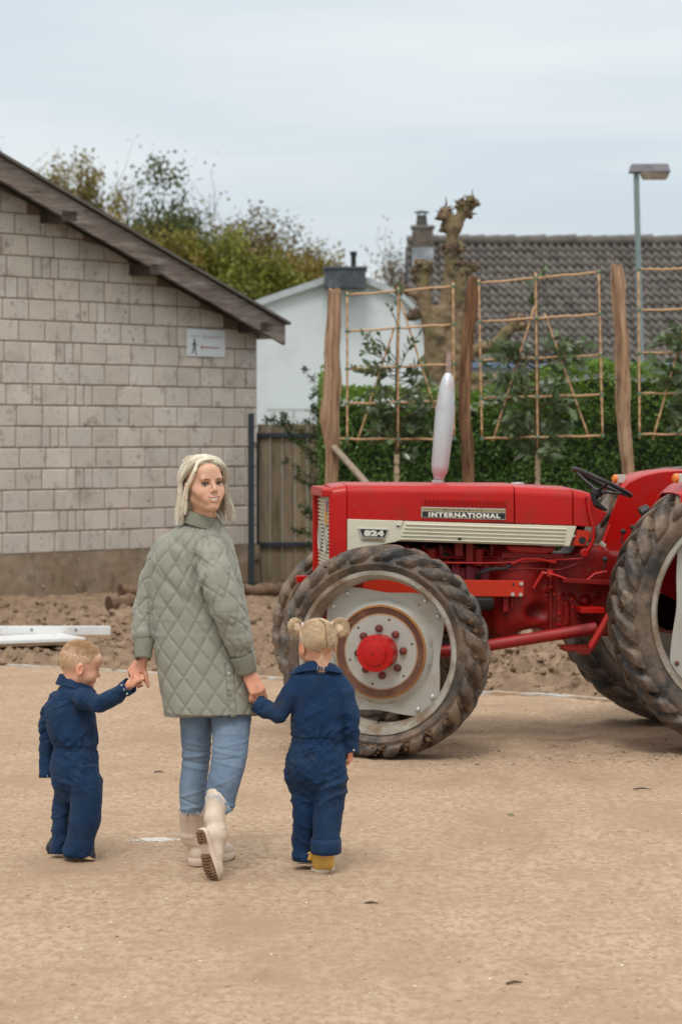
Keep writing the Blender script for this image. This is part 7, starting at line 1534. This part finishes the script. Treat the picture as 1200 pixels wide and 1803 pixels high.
fd.chain([BF(124, 1345, .03), BF(116, 1410, .05), BF(103, 1490, .05)], [.035, .03, .025], .02); fd.chain([BF(146, 1345, -.03), BF(154, 1440, -.03), BF(140, 1500, -.01)], [.035, .03, .025], .02); fd.chain([BF(145, 1226, -.03), BF(176, 1238, -.12), BF(226, 1209, -.215)], [.024, .022, .018], .02); parts.append(fd.mesh(1))
a_ = BF(212, 1218); b_ = BF(262, 1168); fh = Field((a_[0], BF.Y-.33, a_[2]), (b_[0], BF.Y-.12, b_[2]), .0022)
hand(fh, BF(227, 1206, -.225), BF(243, 1191, -.235)-BF(227, 1206, -.225), np.array([.35, .85, -.3]), -1, .60, (.9, 1.0, 1.05, 1.1), .3, .05, thumb_dir=np.array([-.25, -.1, .95])); V, F = fh.mesh(1); parts.append((V, F, np.ones((len(V), 3))*np.array([1.05, .88, .84])))
V, F, C = merge(parts); link('body', V, F, MSKIN, bo, cols=C)
# eye, brow (right side of the face seen from behind)
for sg in (-1, 1):
    b = MB(); b.tube([BH(sg*x*BS, (.0835-.3*(x-.02))*BS, (-.004-.0025*math.sin((x-.018)/.024*PI))*BS) for x in np.linspace(.018, .042, 7)], [.0005, .001, .0014, .0015, .0015, .0012, .0006], 6); b.build('eyelashes', mat('soft_lash', (.14, .08, .05)), bo)
    b = MB(); b.tube([BH(sg*x*BS, (.0855-.35*(x-.02))*BS, .018*BS) for x in np.linspace(.014, .042, 7)], [.0006, .0013, .0015, .0015, .0013, .001, .0006], 6, flat=.5); b.build('eyebrow', mat('sandy_brow', (.30, .19, .12)), bo)
rs = np.random.RandomState(23); polys = []; rad = []; cols = []
CR = np.array([.079, .096, .088])*BS; CCc = np.array([0, -.012, .022])*BS
while len(polys) < 7500:
    d = rs.normal(size=3); d /= np.linalg.norm(d); p = CCc+d*(CR+.0015); c0 = p/BS
    if c0[2] < -.060: continue
    lim = .010-.80*max(-c0[1]-.01, 0)+.50*max(c0[1], 0)
    if abs(c0[0]) > .05 and -.035 < c0[1] < .02: lim = max(lim, .018)
    if c0[2] < lim-.012+.03*rs.uniform(): continue
    top = max(0, (c0[2]-.05)/.05); top = min(top, 1); ln = (.0085+.011*top)*BS*rs.uniform(.7, 1.3); nrm_ = d/CR; nrm_ /= np.linalg.norm(nrm_); comb = np.array([.10, .9, -.1]) if c0[2] > .05 else np.array([0, -.25, -1.]); comb = comb-nrm_*(comb@nrm_)
    v = nrm_*(.18+.30*top)+comb*.9+rs.normal(size=3)*.22; v /= np.linalg.norm(v); pts = [p-nrm_*.001+v*ln*t+nrm_*-.003*t*t for t in (0, .35, .7, 1.0)]; polys.append(np.array(pts)); rad.append(.00085); g = rs.uniform(.80, 1.2); cols.append((g, g*.93, g*.84))
strands('hair', BHC+np.array(polys)@BM.T, rad, MHAIRB, bo, cols, n=3)
torso = [(1196, 118, 148, .0, .038), (1204, 107, 160, .0, .050), (1216, 99, 163, .0, .066), (1232, 88, 166, .0, .078), (1250, 82, 168, .0, .086), (1275, 82, 171, .0, .09), (1298, 88, 172, .0, .088), (1312, 97, 171, .0, .082), (1322, 97, 171, .0, .082), (1334, 91, 172, .0, .09), (1355, 89, 175, .0, .098), (1378, 93, 178, .0, .096), (1398, 104, 172, .0, .07), (1410, 114, 160, 0, .04)]
legL = [(1345, 94, 142, .03, .07), (1372, 92, 142, .04, .07), (1396, 98, 136, .045, .065), (1420, 96, 130, .05, .06), (1450, 94, 127, .05, .056), (1480, 91, 121, .05, .052), (1500, 88, 118, .05, .055), (1507, 87, 118, .05, .055)]
legR = [(1345, 120, 174, -.02, .07), (1372, 118, 178, -.03, .075), (1396, 124, 179, -.04, .07), (1420, 124, 179, -.045, .066), (1450, 121, 178, -.045, .062), (1476, 117, 166, -.03, .058), (1496, 113, 162, -.02, .06), (1511, 113, 165, -.015, .066)]
AR = ([(136, 1226, -.03), (150, 1232, -.09), (176, 1240, -.13), (205, 1225, -.18), (228, 1208, -.215)], [17, 18.5, 16, 13.5, 12.5]); AL = ([(103, 1232, .06), (90, 1255, .085), (84, 1300, .09), (82, 1340, .085), (83, 1366, .07)], [15, 15, 14, 13, 13])
cR = BF(225, 1211, -.21); cRn = BF(228, 1208, -.215)-BF(205, 1225, -.18); cL = BF(83, 1364, .07)
V, F, nn = overall(BF, bo, torso, [legL, legR], [AR, AL], 1316, 33, cuts=[(BF(100, 1503.5), (0, 0, -1)), (cR, cRn, .045), (BF(83, 1367, .07), (0, 0, -1), .04)])
C = np.ones((len(V), 3)); zb = lambda py: BF(130, py)[2]
# crotch shade is left to the light; patch pocket stitched on the seat
px0, px1 = BF(106, 1340)[0], BF(152, 1340)[0]; pk = (V[:, 0] > px0) & (V[:, 0] < px1) & (V[:, 2] < zb(1336)) & (V[:, 2] > zb(1388)+(.0 if True else 0)) & (nn[:, 1] < .1); V = V+nn*(pk*.0028)[:, None]
st = pk & ((np.abs(V[:, 2]-zb(1341)) < .0012) | (np.abs(V[:, 0]-px0-.004) < .0012) | (np.abs(V[:, 0]-px1+.004) < .0012)); C = colmix(C, st*.5, (2.2, 1.7, 1.4)); ove = link('overalls', V, F, MNAVY, bo, cols=C)
def foldcuff(p0, p1, r0, r1, parent, th=.004, ry=None, n=40, seed=0):
    p0, p1 = np.array(p0), np.array(p1); a, b_, d = frame(p1-p0, (0, 1, 0)); L_ = np.linalg.norm(p1-p0); V = []; prof = [(0, r0-.002), (.0, r0+th), (.3, r0+th*1.3), (.7, r1+th*1.2), (1, r1+th), (1.03, r1), (.9, r1-.003)]
    for t, r in prof:
        for k in range(n): an = 2*PI*k/n; q = r*(1+.035*math.sin(an*3+seed)+.02*math.sin(an*7)); V.append(p0+d*L_*t+(a*math.cos(an)*q+b_*math.sin(an)*(q if ry is None else q*ry)))
    F = [(i*n+k, i*n+(k+1) % n, (i+1)*n+(k+1) % n, (i+1)*n+k) for i in range(len(prof)-1) for k in range(n)]; b = MB(); b.add(V, F); return b.build('cuff', MNAVY, parent, sharp=None)
p1 = BF(229, 1207, -.217); p0 = BF(219, 1214.5, -.20); foldcuff(p0, p1, BF.L(13), BF.L(13.5), ove, .002); dd = (p1-p0)/np.linalg.norm(p1-p0)
for i, (x, y) in enumerate(((215.5, 1205), (220.3, 1212.5), (225.2, 1220))): 
    c = BF(x, y, -.21); ringsnap(np.array([c[0], BF.Y-.21-BF.L(13.5)*[.80, 1.0, .86][i]-.0015, c[2]]), (-.1, -1, .05), .0042, ove)
foldcuff(BF(83, 1356, .075), BF(83, 1369, .07), BF.L(13), BF.L(13.5), ove, .002)
for x, y in ((75.5, 1366.5), (81.5, 1369), (89, 1371)): c = BF(x, y); ringsnap(np.array([c[0], BF.Y+.07-BF.L(13.5)*(1-abs(x-83)/22)-.002, c[2]]), (0, -1, 0), .0042, ove)
# collar
def shirtcollar(fig, pts_low, pts_high, parent, th=.004, name='collar'):
    A = np.array([fig(*p) for p in pts_low]); B_ = np.array([fig(*p) for p in pts_high]); n = len(A); k = 6; V = []; t_ = np.linspace(0, n-1, n*k); A = np.stack([np.interp(t_, range(n), A[:, j]) for j in range(3)], 1); B_ = np.stack([np.interp(t_, range(n), B_[:, j]) for j in range(3)], 1); n = len(A)
    ce = A.mean(0); o = (A-ce); o[:, 2] = 0; o /= np.linalg.norm(o, axis=1, keepdims=True)+1e-9
    rows = [A+o*th*1.6, A+o*th*2.4+[0, 0, .003], (A+B_)/2+o*th*1.8, B_+o*th, B_+[0, 0, .002], B_-o*th*.6, A-o*th*.5]; V = np.concatenate(rows); m = len(rows); F = [(i*n+j, i*n+j+1, (i+1)*n+j+1, (i+1)*n+j) for i in range(m-1) for j in range(n-1)]; b = MB(); b.add(V, F); return b.build(name, MNAVY, parent, sharp=50)
shirtcollar(BF, [(166, 1221, -.030), (150, 1217, -.056), (128, 1211, -.058), (108, 1207, -.030), (101, 1205, .0), (108, 1204, .030), (128, 1205, .055), (150, 1212, .056), (166, 1219, .034)], [(160, 1209, -.024), (147, 1204, -.045), (127, 1196, -.047), (111, 1189, -.024), (106, 1187, .0), (111, 1187, .022), (128, 1190, .045), (146, 1200, .045), (160, 1208, .026)], ove)
# shoes
MTAN = mat('tan_sole', (.50, .36, .22), rough=.7, var=.15); MDSH = mat('dark_navy_shoe', (.012, .015, .022), rough=.6, var=.3)
def shoe(heel, toe, w, h, up, mu, ms, label, root, Y=0):
    heel, toe = np.array(heel), np.array(toe); a = toe-heel; Ln = np.linalg.norm(a); a /= Ln; n = np.array(up, float); n -= a*(n@a); n /= np.linalg.norm(n); s_ = np.cross(a, n); LW = lambda x, y, z: heel+a*x*Ln+s_*y+n*z
    lo = np.minimum(heel, toe)-.05; hi = np.maximum(heel, toe)+.09; f = Field(lo, hi, .003)
    f.cap(LW(.15, 0, h*.5), LW(.8, 0, h*.42), w*.44, w*.46); f.cap(LW(.12, 0, h*.6), LW(.25, 0, h*1.1), w*.40, w*.38, .015); f.cut(LW(.5, 0, .009), -n, .003); V, F = f.mesh(1); r = link('shoe', V, F, mu, root); tag(r, label)
    b = MB(); K = 36; V = []
    for z in (0, .004, .012, .014):
        for k in range(K):
            t = 2*PI*k/K; x = .5+.53*math.cos(t); y = w*.5*math.sin(t)*(1+.10*math.cos(t))*(1.0 if 0 < z < .014 else .95); V.append(LW(x, y, z+(.006*max(0, x-.8)*4 if z < .01 else 0)))
    F = [(i*K+k, i*K+(k+1) % K, (i+1)*K+(k+1) % K, (i+1)*K+k) for i in range(3) for k in range(K)]+[tuple(range(K-1, -1, -1)), tuple(3*K+k for k in range(K))]; b.add(V, F); b.build('sole', ms, r, sharp=50); return r
g = G(104, 1508); shoe([g[0]-.045, g[1]+.04, 0], [g[0]+.03, g[1]+.13, .0], .055, .05, (0, 0, 1), MDSH, MDSH, 'dark shoe flat on the ground', bo)
shoe(BF(117, 1508, -.06), BF(165, 1516, -.03)+[0, 0, -.002], .062, .050, (-.15, .25, .95), MDSH, MTAN, 'shoe tipped to show its tan sole', bo)

# ---- girl
GF = Fig(FPX*1.763/(1540-775)); gi = empty('person', [GF(562, 1500)[0], GF.Y, 0], 'little girl seen from behind with two blonde hair buns and navy overalls', 'girl')
GS = .885; GHC = GF(558, 1133, .0); GM = rotm(R(180+24), R(-5), R(2)); V, F = head_mesh(GS, True); c0 = V/GS; C = np.ones((len(V), 3))*np.array([1.04, .95, .93])
hl = (c0[:, 2] > .045-.85*np.clip(.035-c0[:, 1], 0, 1)) & (c0[:, 2] > -.058); C = colmix(C, hl*.85, (.92, .76, .62)); C = colmix(C, np.maximum(ball(c0, (.045, .058, -.045), .036, 1), ball(c0, (-.045, .058, -.045), .036, 1))*.5, (1.03, .74, .68))
for sg in (-1, 1): C = colmix(C, ball(c0, (sg*.087, -.008, -.016), (.014, .02, .034), .5)*.6, (1.05, .58, .48))
parts = [(GHC+V@GM.T, F, C)]; GH = lambda x, y, z: GHC+GM@np.array([x, y, z])
fd = GF.field(440, 1150, 640, 1530, -.25, .25, .006); fd.cap(GH(0, -.03, -.09), GF(557, 1176, .012), .036, .034); fd.chain([GF(557, 1190, .02), GF(558, 1260), GF(558, 1330)], [.028, .05, .05], .02); fd.chain([GF(540, 1345), GF(536, 1420, .02), GF(536, 1500, .05)], [.035, .03, .025], .02); fd.chain([GF(578, 1345), GF(580, 1430, -.02), GF(573, 1500, -.04)], [.035, .03, .025], .02)
fd.chain([GF(523, 1200), GF(487, 1258, -.03), GF(453, 1238, -.01)], [.028, .022, .018], .02); fd.chain([GF(598, 1205), GF(617, 1262), GF(615, 1318)], [.028, .022, .018], .02); parts.append(fd.mesh(1))
a_ = GF(436, 1252); b_ = GF(466, 1200); fh = Field((a_[0], GF.Y-.09, a_[2]), (b_[0], GF.Y+.10, b_[2]), .0022); hand(fh, GF(454, 1236, -.012), GF(446, 1212, .012)-GF(454, 1236, -.012), np.array([-.3, .9, 0]), -1, .62, (.5, .5, .6, .7), .3, .1); V, F = fh.mesh(1); parts.append((V, F, np.ones((len(V), 3))*np.array([1.05, .88, .84])))
a_ = GF(598, 1350); b_ = GF(634, 1308); fh = Field((a_[0], GF.Y-.08, a_[2]), (b_[0], GF.Y+.08, b_[2]), .0022); hand(fh, GF(615, 1320, 0), np.array([.05, .25, -1.]), np.array([-.9, .3, -.1]), 1, .62, (.6, .75, .85, .9), .5, .05); V, F = fh.mesh(1); parts.append((V, F, np.ones((len(V), 3))*np.array([1.08, .78, .72])))
V, F, C = merge(parts); link('body', V, F, MSKIN, gi, cols=C)
# hair pulled from a centre parting to two buns
rs = np.random.RandomState(29); CR = (np.array([.079, .096, .088])+.003)*GS; CCc = np.array([0, -.012, .022])*GS
BL_ = GM.T@(GF(527, 1103, -.01)-GHC); BR_ = GM.T@(GF(592, 1104, -.01)-GHC)
polys = []; rad = []; cols = []; K = 12
def onsk(p, lift=.0):
    d = (p-CCc)/CR; d /= np.linalg.norm(d); return CCc+d*(CR+lift)
while len(polys) < 3000:
    if rs.uniform() < .55: a = rs.uniform(-1.2, 1.25); p = np.array([0, -math.sin(a+.55)*.1, math.cos(a+.55)*.1])*GS+np.array([rs.normal()*.0012, 0, 0]); p[0] += .003*math.sin(a*6); sd = rs.choice([-1, 1]); p[0] += sd*.0035
    else:
        d = rs.normal(size=3); d /= np.linalg.norm(d); p = CCc+d*CR; sd = 1 if p[0] > 0 else -1
    q0 = p/GS
    if q0[2] < max(-.056, .040-.80*max(.035-q0[1], 0)): continue
    tgt = BL_ if sd == (1 if BL_[0] > 0 else -1) else BR_; pts = []; sag = rs.uniform(0, .22); L0 = rs.uniform(.001, .004)
    base = tgt*.93
    for k in range(K):
        t = k/(K-1); m = p*(1-t)+base*t; m[2] -= sag*.05*math.sin(t*PI); 
        m = onsk(m, L0+.004*t*t) if t < .9 else onsk(m, L0+.006); pts.append(m)
    polys.append(np.array(pts)); rad.append(rs.uniform(.0007, .0013)); g = rs.uniform(.72, 1.22); cols.append((g, g*.95, g*rs.uniform(.80, .95)))
gh = strands('hair', GHC+np.array(polys)@GM.T, rad, MHAIRG, gi, cols, n=4)
def bun(c, r, seed, tilt):
    rs = np.random.RandomState(seed); polys = []; rad = []; cols = []; a, b_, d = frame(tilt)
    for i in range(420):
        K = 16; ph = rs.uniform(0, 6.28); u0 = rs.uniform(0, 6.28); rr = r*.62; tr = r*.40*rs.uniform(.55, 1.05); wr_ = rs.uniform(.5, 1.3); pts = []; arc = rs.uniform(1.2, 3.6); wv = rs.uniform(.9, 1.15)
        for k in range(K): t = k/(K-1); u = u0+arc*t; w_ = ph+wr_*arc*t; q = (rr*wv+tr*math.cos(w_)); pts.append(c+a*q*math.cos(u)+b_*q*math.sin(u)+d*tr*math.sin(w_))
        polys.append(np.array(pts)); rad.append(rs.uniform(.0007, .0014)); g = rs.uniform(.8, 1.35); cols.append((g, g*.96, g*.9))
    for i in range(26):
        K = 16; v = rs.normal(size=3); v /= np.linalg.norm(v); o2 = rs.normal(size=3); ln = rs.uniform(.010, .034); pts = [c+v*r*.8+v*ln*k/15+o2*.011*math.sin(k/15*PI*rs.uniform(.9, 1.1))+np.array([0, 0, -.010])*(k/15)**2 for k in range(K)]; polys.append(np.array(pts)); rad.append(.00045); cols.append((1.35, 1.3, 1.2))
    o = strands('bun', polys, rad, MHAIRG, gh, cols, n=4); b = MB(); b.lathe([(r*.50, -r*.3), (r*.66, 0), (r*.50, r*.3)], c, d, 20); b.build('bun_core', MHAIRG, o); return o
bun(GF(520.5, 1102.5, -.010), GF.L(14), 3, np.array([.45, -.85, .15])); bun(GF(597.5, 1105, -.012), GF.L(16.5), 4, np.array([-.15, -.95, .2]))
for c, d, col in ((GF(533, 1104, -.01), np.array([1, 0, .1]), (.62, .60, .56)), (GF(583, 1103, -.012), np.array([1, 0, -.15]), (.70, .46, .42))):
    b = MB(); a, b_, d = frame(d); b.tube([c+(a*math.cos(t)+b_*math.sin(t))*.016 for t in np.linspace(0, 2*PI, 20)], .0042, 8, cap=False); b.build('hair_tie', mat('hair_tie', col, rough=.7), gh)
polys = []; rad = []; cols = []
for i in range(70):   # wisps at the nape and the temples
    kind = rs.randint(3); K = 9
    if kind == 0: p = GF(566+rs.normal()*2, 1150+rs.normal()*3, -.075); e = GF(567+rs.normal()*4, 1180+rs.uniform(-8, 8), -.095)
    elif kind == 1: p = GF(578+rs.normal()*5, 1140+rs.normal()*6, -.05); e = GF(566+rs.uniform(-4, 28), 1162+rs.uniform(-6, 14), -.06)
    else: p = GF(529+rs.normal()*3, 1112+rs.normal()*4, -.02); e = p+np.array([rs.uniform(-.05, .01), rs.uniform(-.02, .02), rs.uniform(-.05, .03)])
    o2 = rs.normal(size=3)*.006; polys.append(np.array([p+(e-p)*k/8+o2*math.sin(k/8*PI) for k in range(K)])); rad.append(.0007 if kind == 0 else .0005); cols.append((1.25, 1.2, 1.1))
strands('wisps', polys, rad, MHAIRG, gh, cols, n=3)
torso = [(1168, 542, 575, 0, .044), (1176, 532, 586, 0, .053), (1184, 520, 598, 0, .064), (1196, 513, 607, 0, .074), (1215, 511, 608, 0, .082), (1245, 512, 606, 0, .088), (1280, 513, 606, 0, .09), (1296, 513, 605, 0, .085), (1303, 515, 603, 0, .080), (1312, 512, 606, 0, .088), (1325, 504, 609, 0, .096), (1345, 503, 612, 0, .102), (1368, 506, 612, 0, .100), (1390, 518, 602, 0, .075), (1404, 532, 590, 0, .04)]
legL = [(1340, 506, 564, .0, .08), (1370, 506, 564, .01, .08), (1400, 513, 562, .015, .07), (1440, 516, 556, .02, .062), (1480, 516, 554, .035, .058), (1500, 515, 555, .045, .058), (1508, 515, 555, .045, .058)]
legR = [(1340, 550, 610, -.0, .08), (1370, 548, 612, -.01, .082), (1400, 550, 609, -.02, .074), (1440, 551, 602, -.03, .066), (1475, 551, 598, -.04, .06), (1500, 551, 597, -.04, .06)]
AL = ([(528, 1202, -.01), (514, 1222, -.02), (490, 1256, -.035), (470, 1250, -.025), (452, 1238, -.01)], [19, 19, 16.5, 15, 14]); AR = ([(592, 1202, 0), (606, 1222, -.01), (616, 1256, -.015), (619, 1290, -.01), (618, 1322, 0)], [18, 18, 15.5, 14, 13])
V, F, nn = overall(GF, gi, torso, [legL, legR], [AL, AR], 1302, 37, cuts=[(GF(536, 1512), (0, 0, -1)), (GF(454, 1239, -.01), GF(452, 1238, -.01)-GF(470, 1250, -.025), .045), (GF(618, 1324), (0, 0, -1), .04)])
zb = lambda py: GF(560, py)[2]; px0, px1 = GF(574, 1340)[0], GF(607, 1340)[0]; pk = (V[:, 0] > px0) & (V[:, 0] < px1) & (V[:, 2] < zb(1325)) & (V[:, 2] > zb(1379)) & (nn[:, 1] < .1); V = V+nn*(pk*.003)[:, None]; C = np.ones((len(V), 3))
st = pk & ((np.abs(V[:, 2]-zb(1330)) < .0012) | (np.abs(V[:, 0]-px0-.004) < .0012) | (np.abs(V[:, 0]-px1+.004) < .0012) | (np.abs(V[:, 2]-zb(1376)) < .0012)); C = colmix(C, st*.5, (2.2, 1.7, 1.4))
# raglan seams on the back
for sg in (-1, 1):
    xs = GF(558+sg*22, 1182)[0]; xe = GF(558+sg*44, 1225)[0]; t = np.clip((zb(1182)-V[:, 2])/(zb(1182)-zb(1230)), 0, 1); sm = (np.abs(V[:, 0]-(xs+(xe-xs)*t**.8)) < .0022) & (V[:, 2] < zb(1180)) & (V[:, 2] > zb(1232)) & (nn[:, 1] < 0); V = V-nn*(sm*.0022)[:, None]
ove = link('overalls', V, F, MNAVY, gi, cols=C)
foldcuff(GF(573.5, 1476, -.045), GF(573.5, 1502, -.045), GF.L(23.5), GF.L(24), ove, .006, 1.15); foldcuff(GF(536, 1499, .045), GF(535.5, 1515, .045), GF.L(19.5), GF.L(19), ove, .005, 1.1, seed=2); foldcuff(GF(466, 1247, -.02), GF(451.5, 1238.5, -.008), GF.L(14.2), GF.L(14.5), ove, .003)
c = GF(622.5, 1319, 0); ringsnap(np.array([c[0], surfy(ove, c)-.001, c[2]]), (0, -1, 0), .0045, ove)
shirtcollar(GF, [(583, 1174, .045), (600, 1182, .01), (597, 1186, -.035), (580, 1183, -.062), (557, 1180, -.068), (535, 1183, -.060), (517, 1189, -.030), (513, 1187, .015), (528, 1178, .045)], [(578, 1166, .035), (588, 1170, .01), (587, 1170, -.028), (574, 1165, -.048), (557, 1163, -.052), (540, 1166, -.047), (527, 1173, -.024), (523, 1174, .012), (534, 1170, .035)], ove, .005)
MYB = mat('mustard_rubber', (.62, .36, .06), rough=.45, var=.12, vs=8, dirt=((.40, .26, .12), .25, 9, .1)); MWS = mat('cream_sole', (.62, .56, .47), rough=.6, var=.12, vs=14)
# right rubber boot seen from behind, left foot lifting with pale sole
g = G(567, 1540); f = Field((g[0]-.07, g[1]-.06, -.02), (g[0]+.08, g[1]+.22, .16), .003); f.cap((g[0]+.004, g[1]+.045, .045), (g[0]+.006, g[1]+.04, .15), .043, .045); f.cap((g[0]+.002, g[1]+.045, .035), (g[0]-.004, g[1]+.13, .032), .038, .030, .02); f.cut((g[0], g[1], .010), (0, 0, -1), .003); V, F = f.mesh(1); yb = link('rubber_boot', V, F, MYB, gi); tag(yb, 'yellow rubber boot standing on the sand')
b = MB(); K = 36; V = []
for z, q in ((0, .95), (.004, 1), (.015, 1.0), (.018, .93)):
    for k in range(K): t = 2*PI*k/K; V.append((g[0]-.000+.047*q*math.sin(t)*(1-.08*math.cos(t))-.005*math.cos(t), g[1]+.083+.090*q*math.cos(t)*(-1), z))
F = [(i*K+k, i*K+(k+1) % K, (i+1)*K+(k+1) % K, (i+1)*K+k) for i in range(3) for k in range(K)]+[tuple(range(K-1, -1, -1)), tuple(3*K+k for k in range(K))]; b.add(V, F); b.build('sole', MWS, yb, sharp=50)
h_ = GF(543, 1521, .0); t_ = GF(533, 1524, .14); t_[2] = .010; h_[2] = .040; shoe(h_, t_, .072, .05, (0, .35, .9), MYB, MWS, 'lifted rubber boot with its pale sole showing', gi)
b = MB(); c = GF(453.5, 1235, -.010); a, b_, d = frame(GF(446, 1212, .012)-GF(454, 1236, -.012)); b.tube([c+(a*math.cos(t)+b_*math.sin(t))*.0175 for t in np.linspace(0, 2*PI, 18)], .0022, 6, cap=False); b.build('bracelet', mat('bead_bracelet', (.55, .38, .25), var=.4, vs=90), gi)
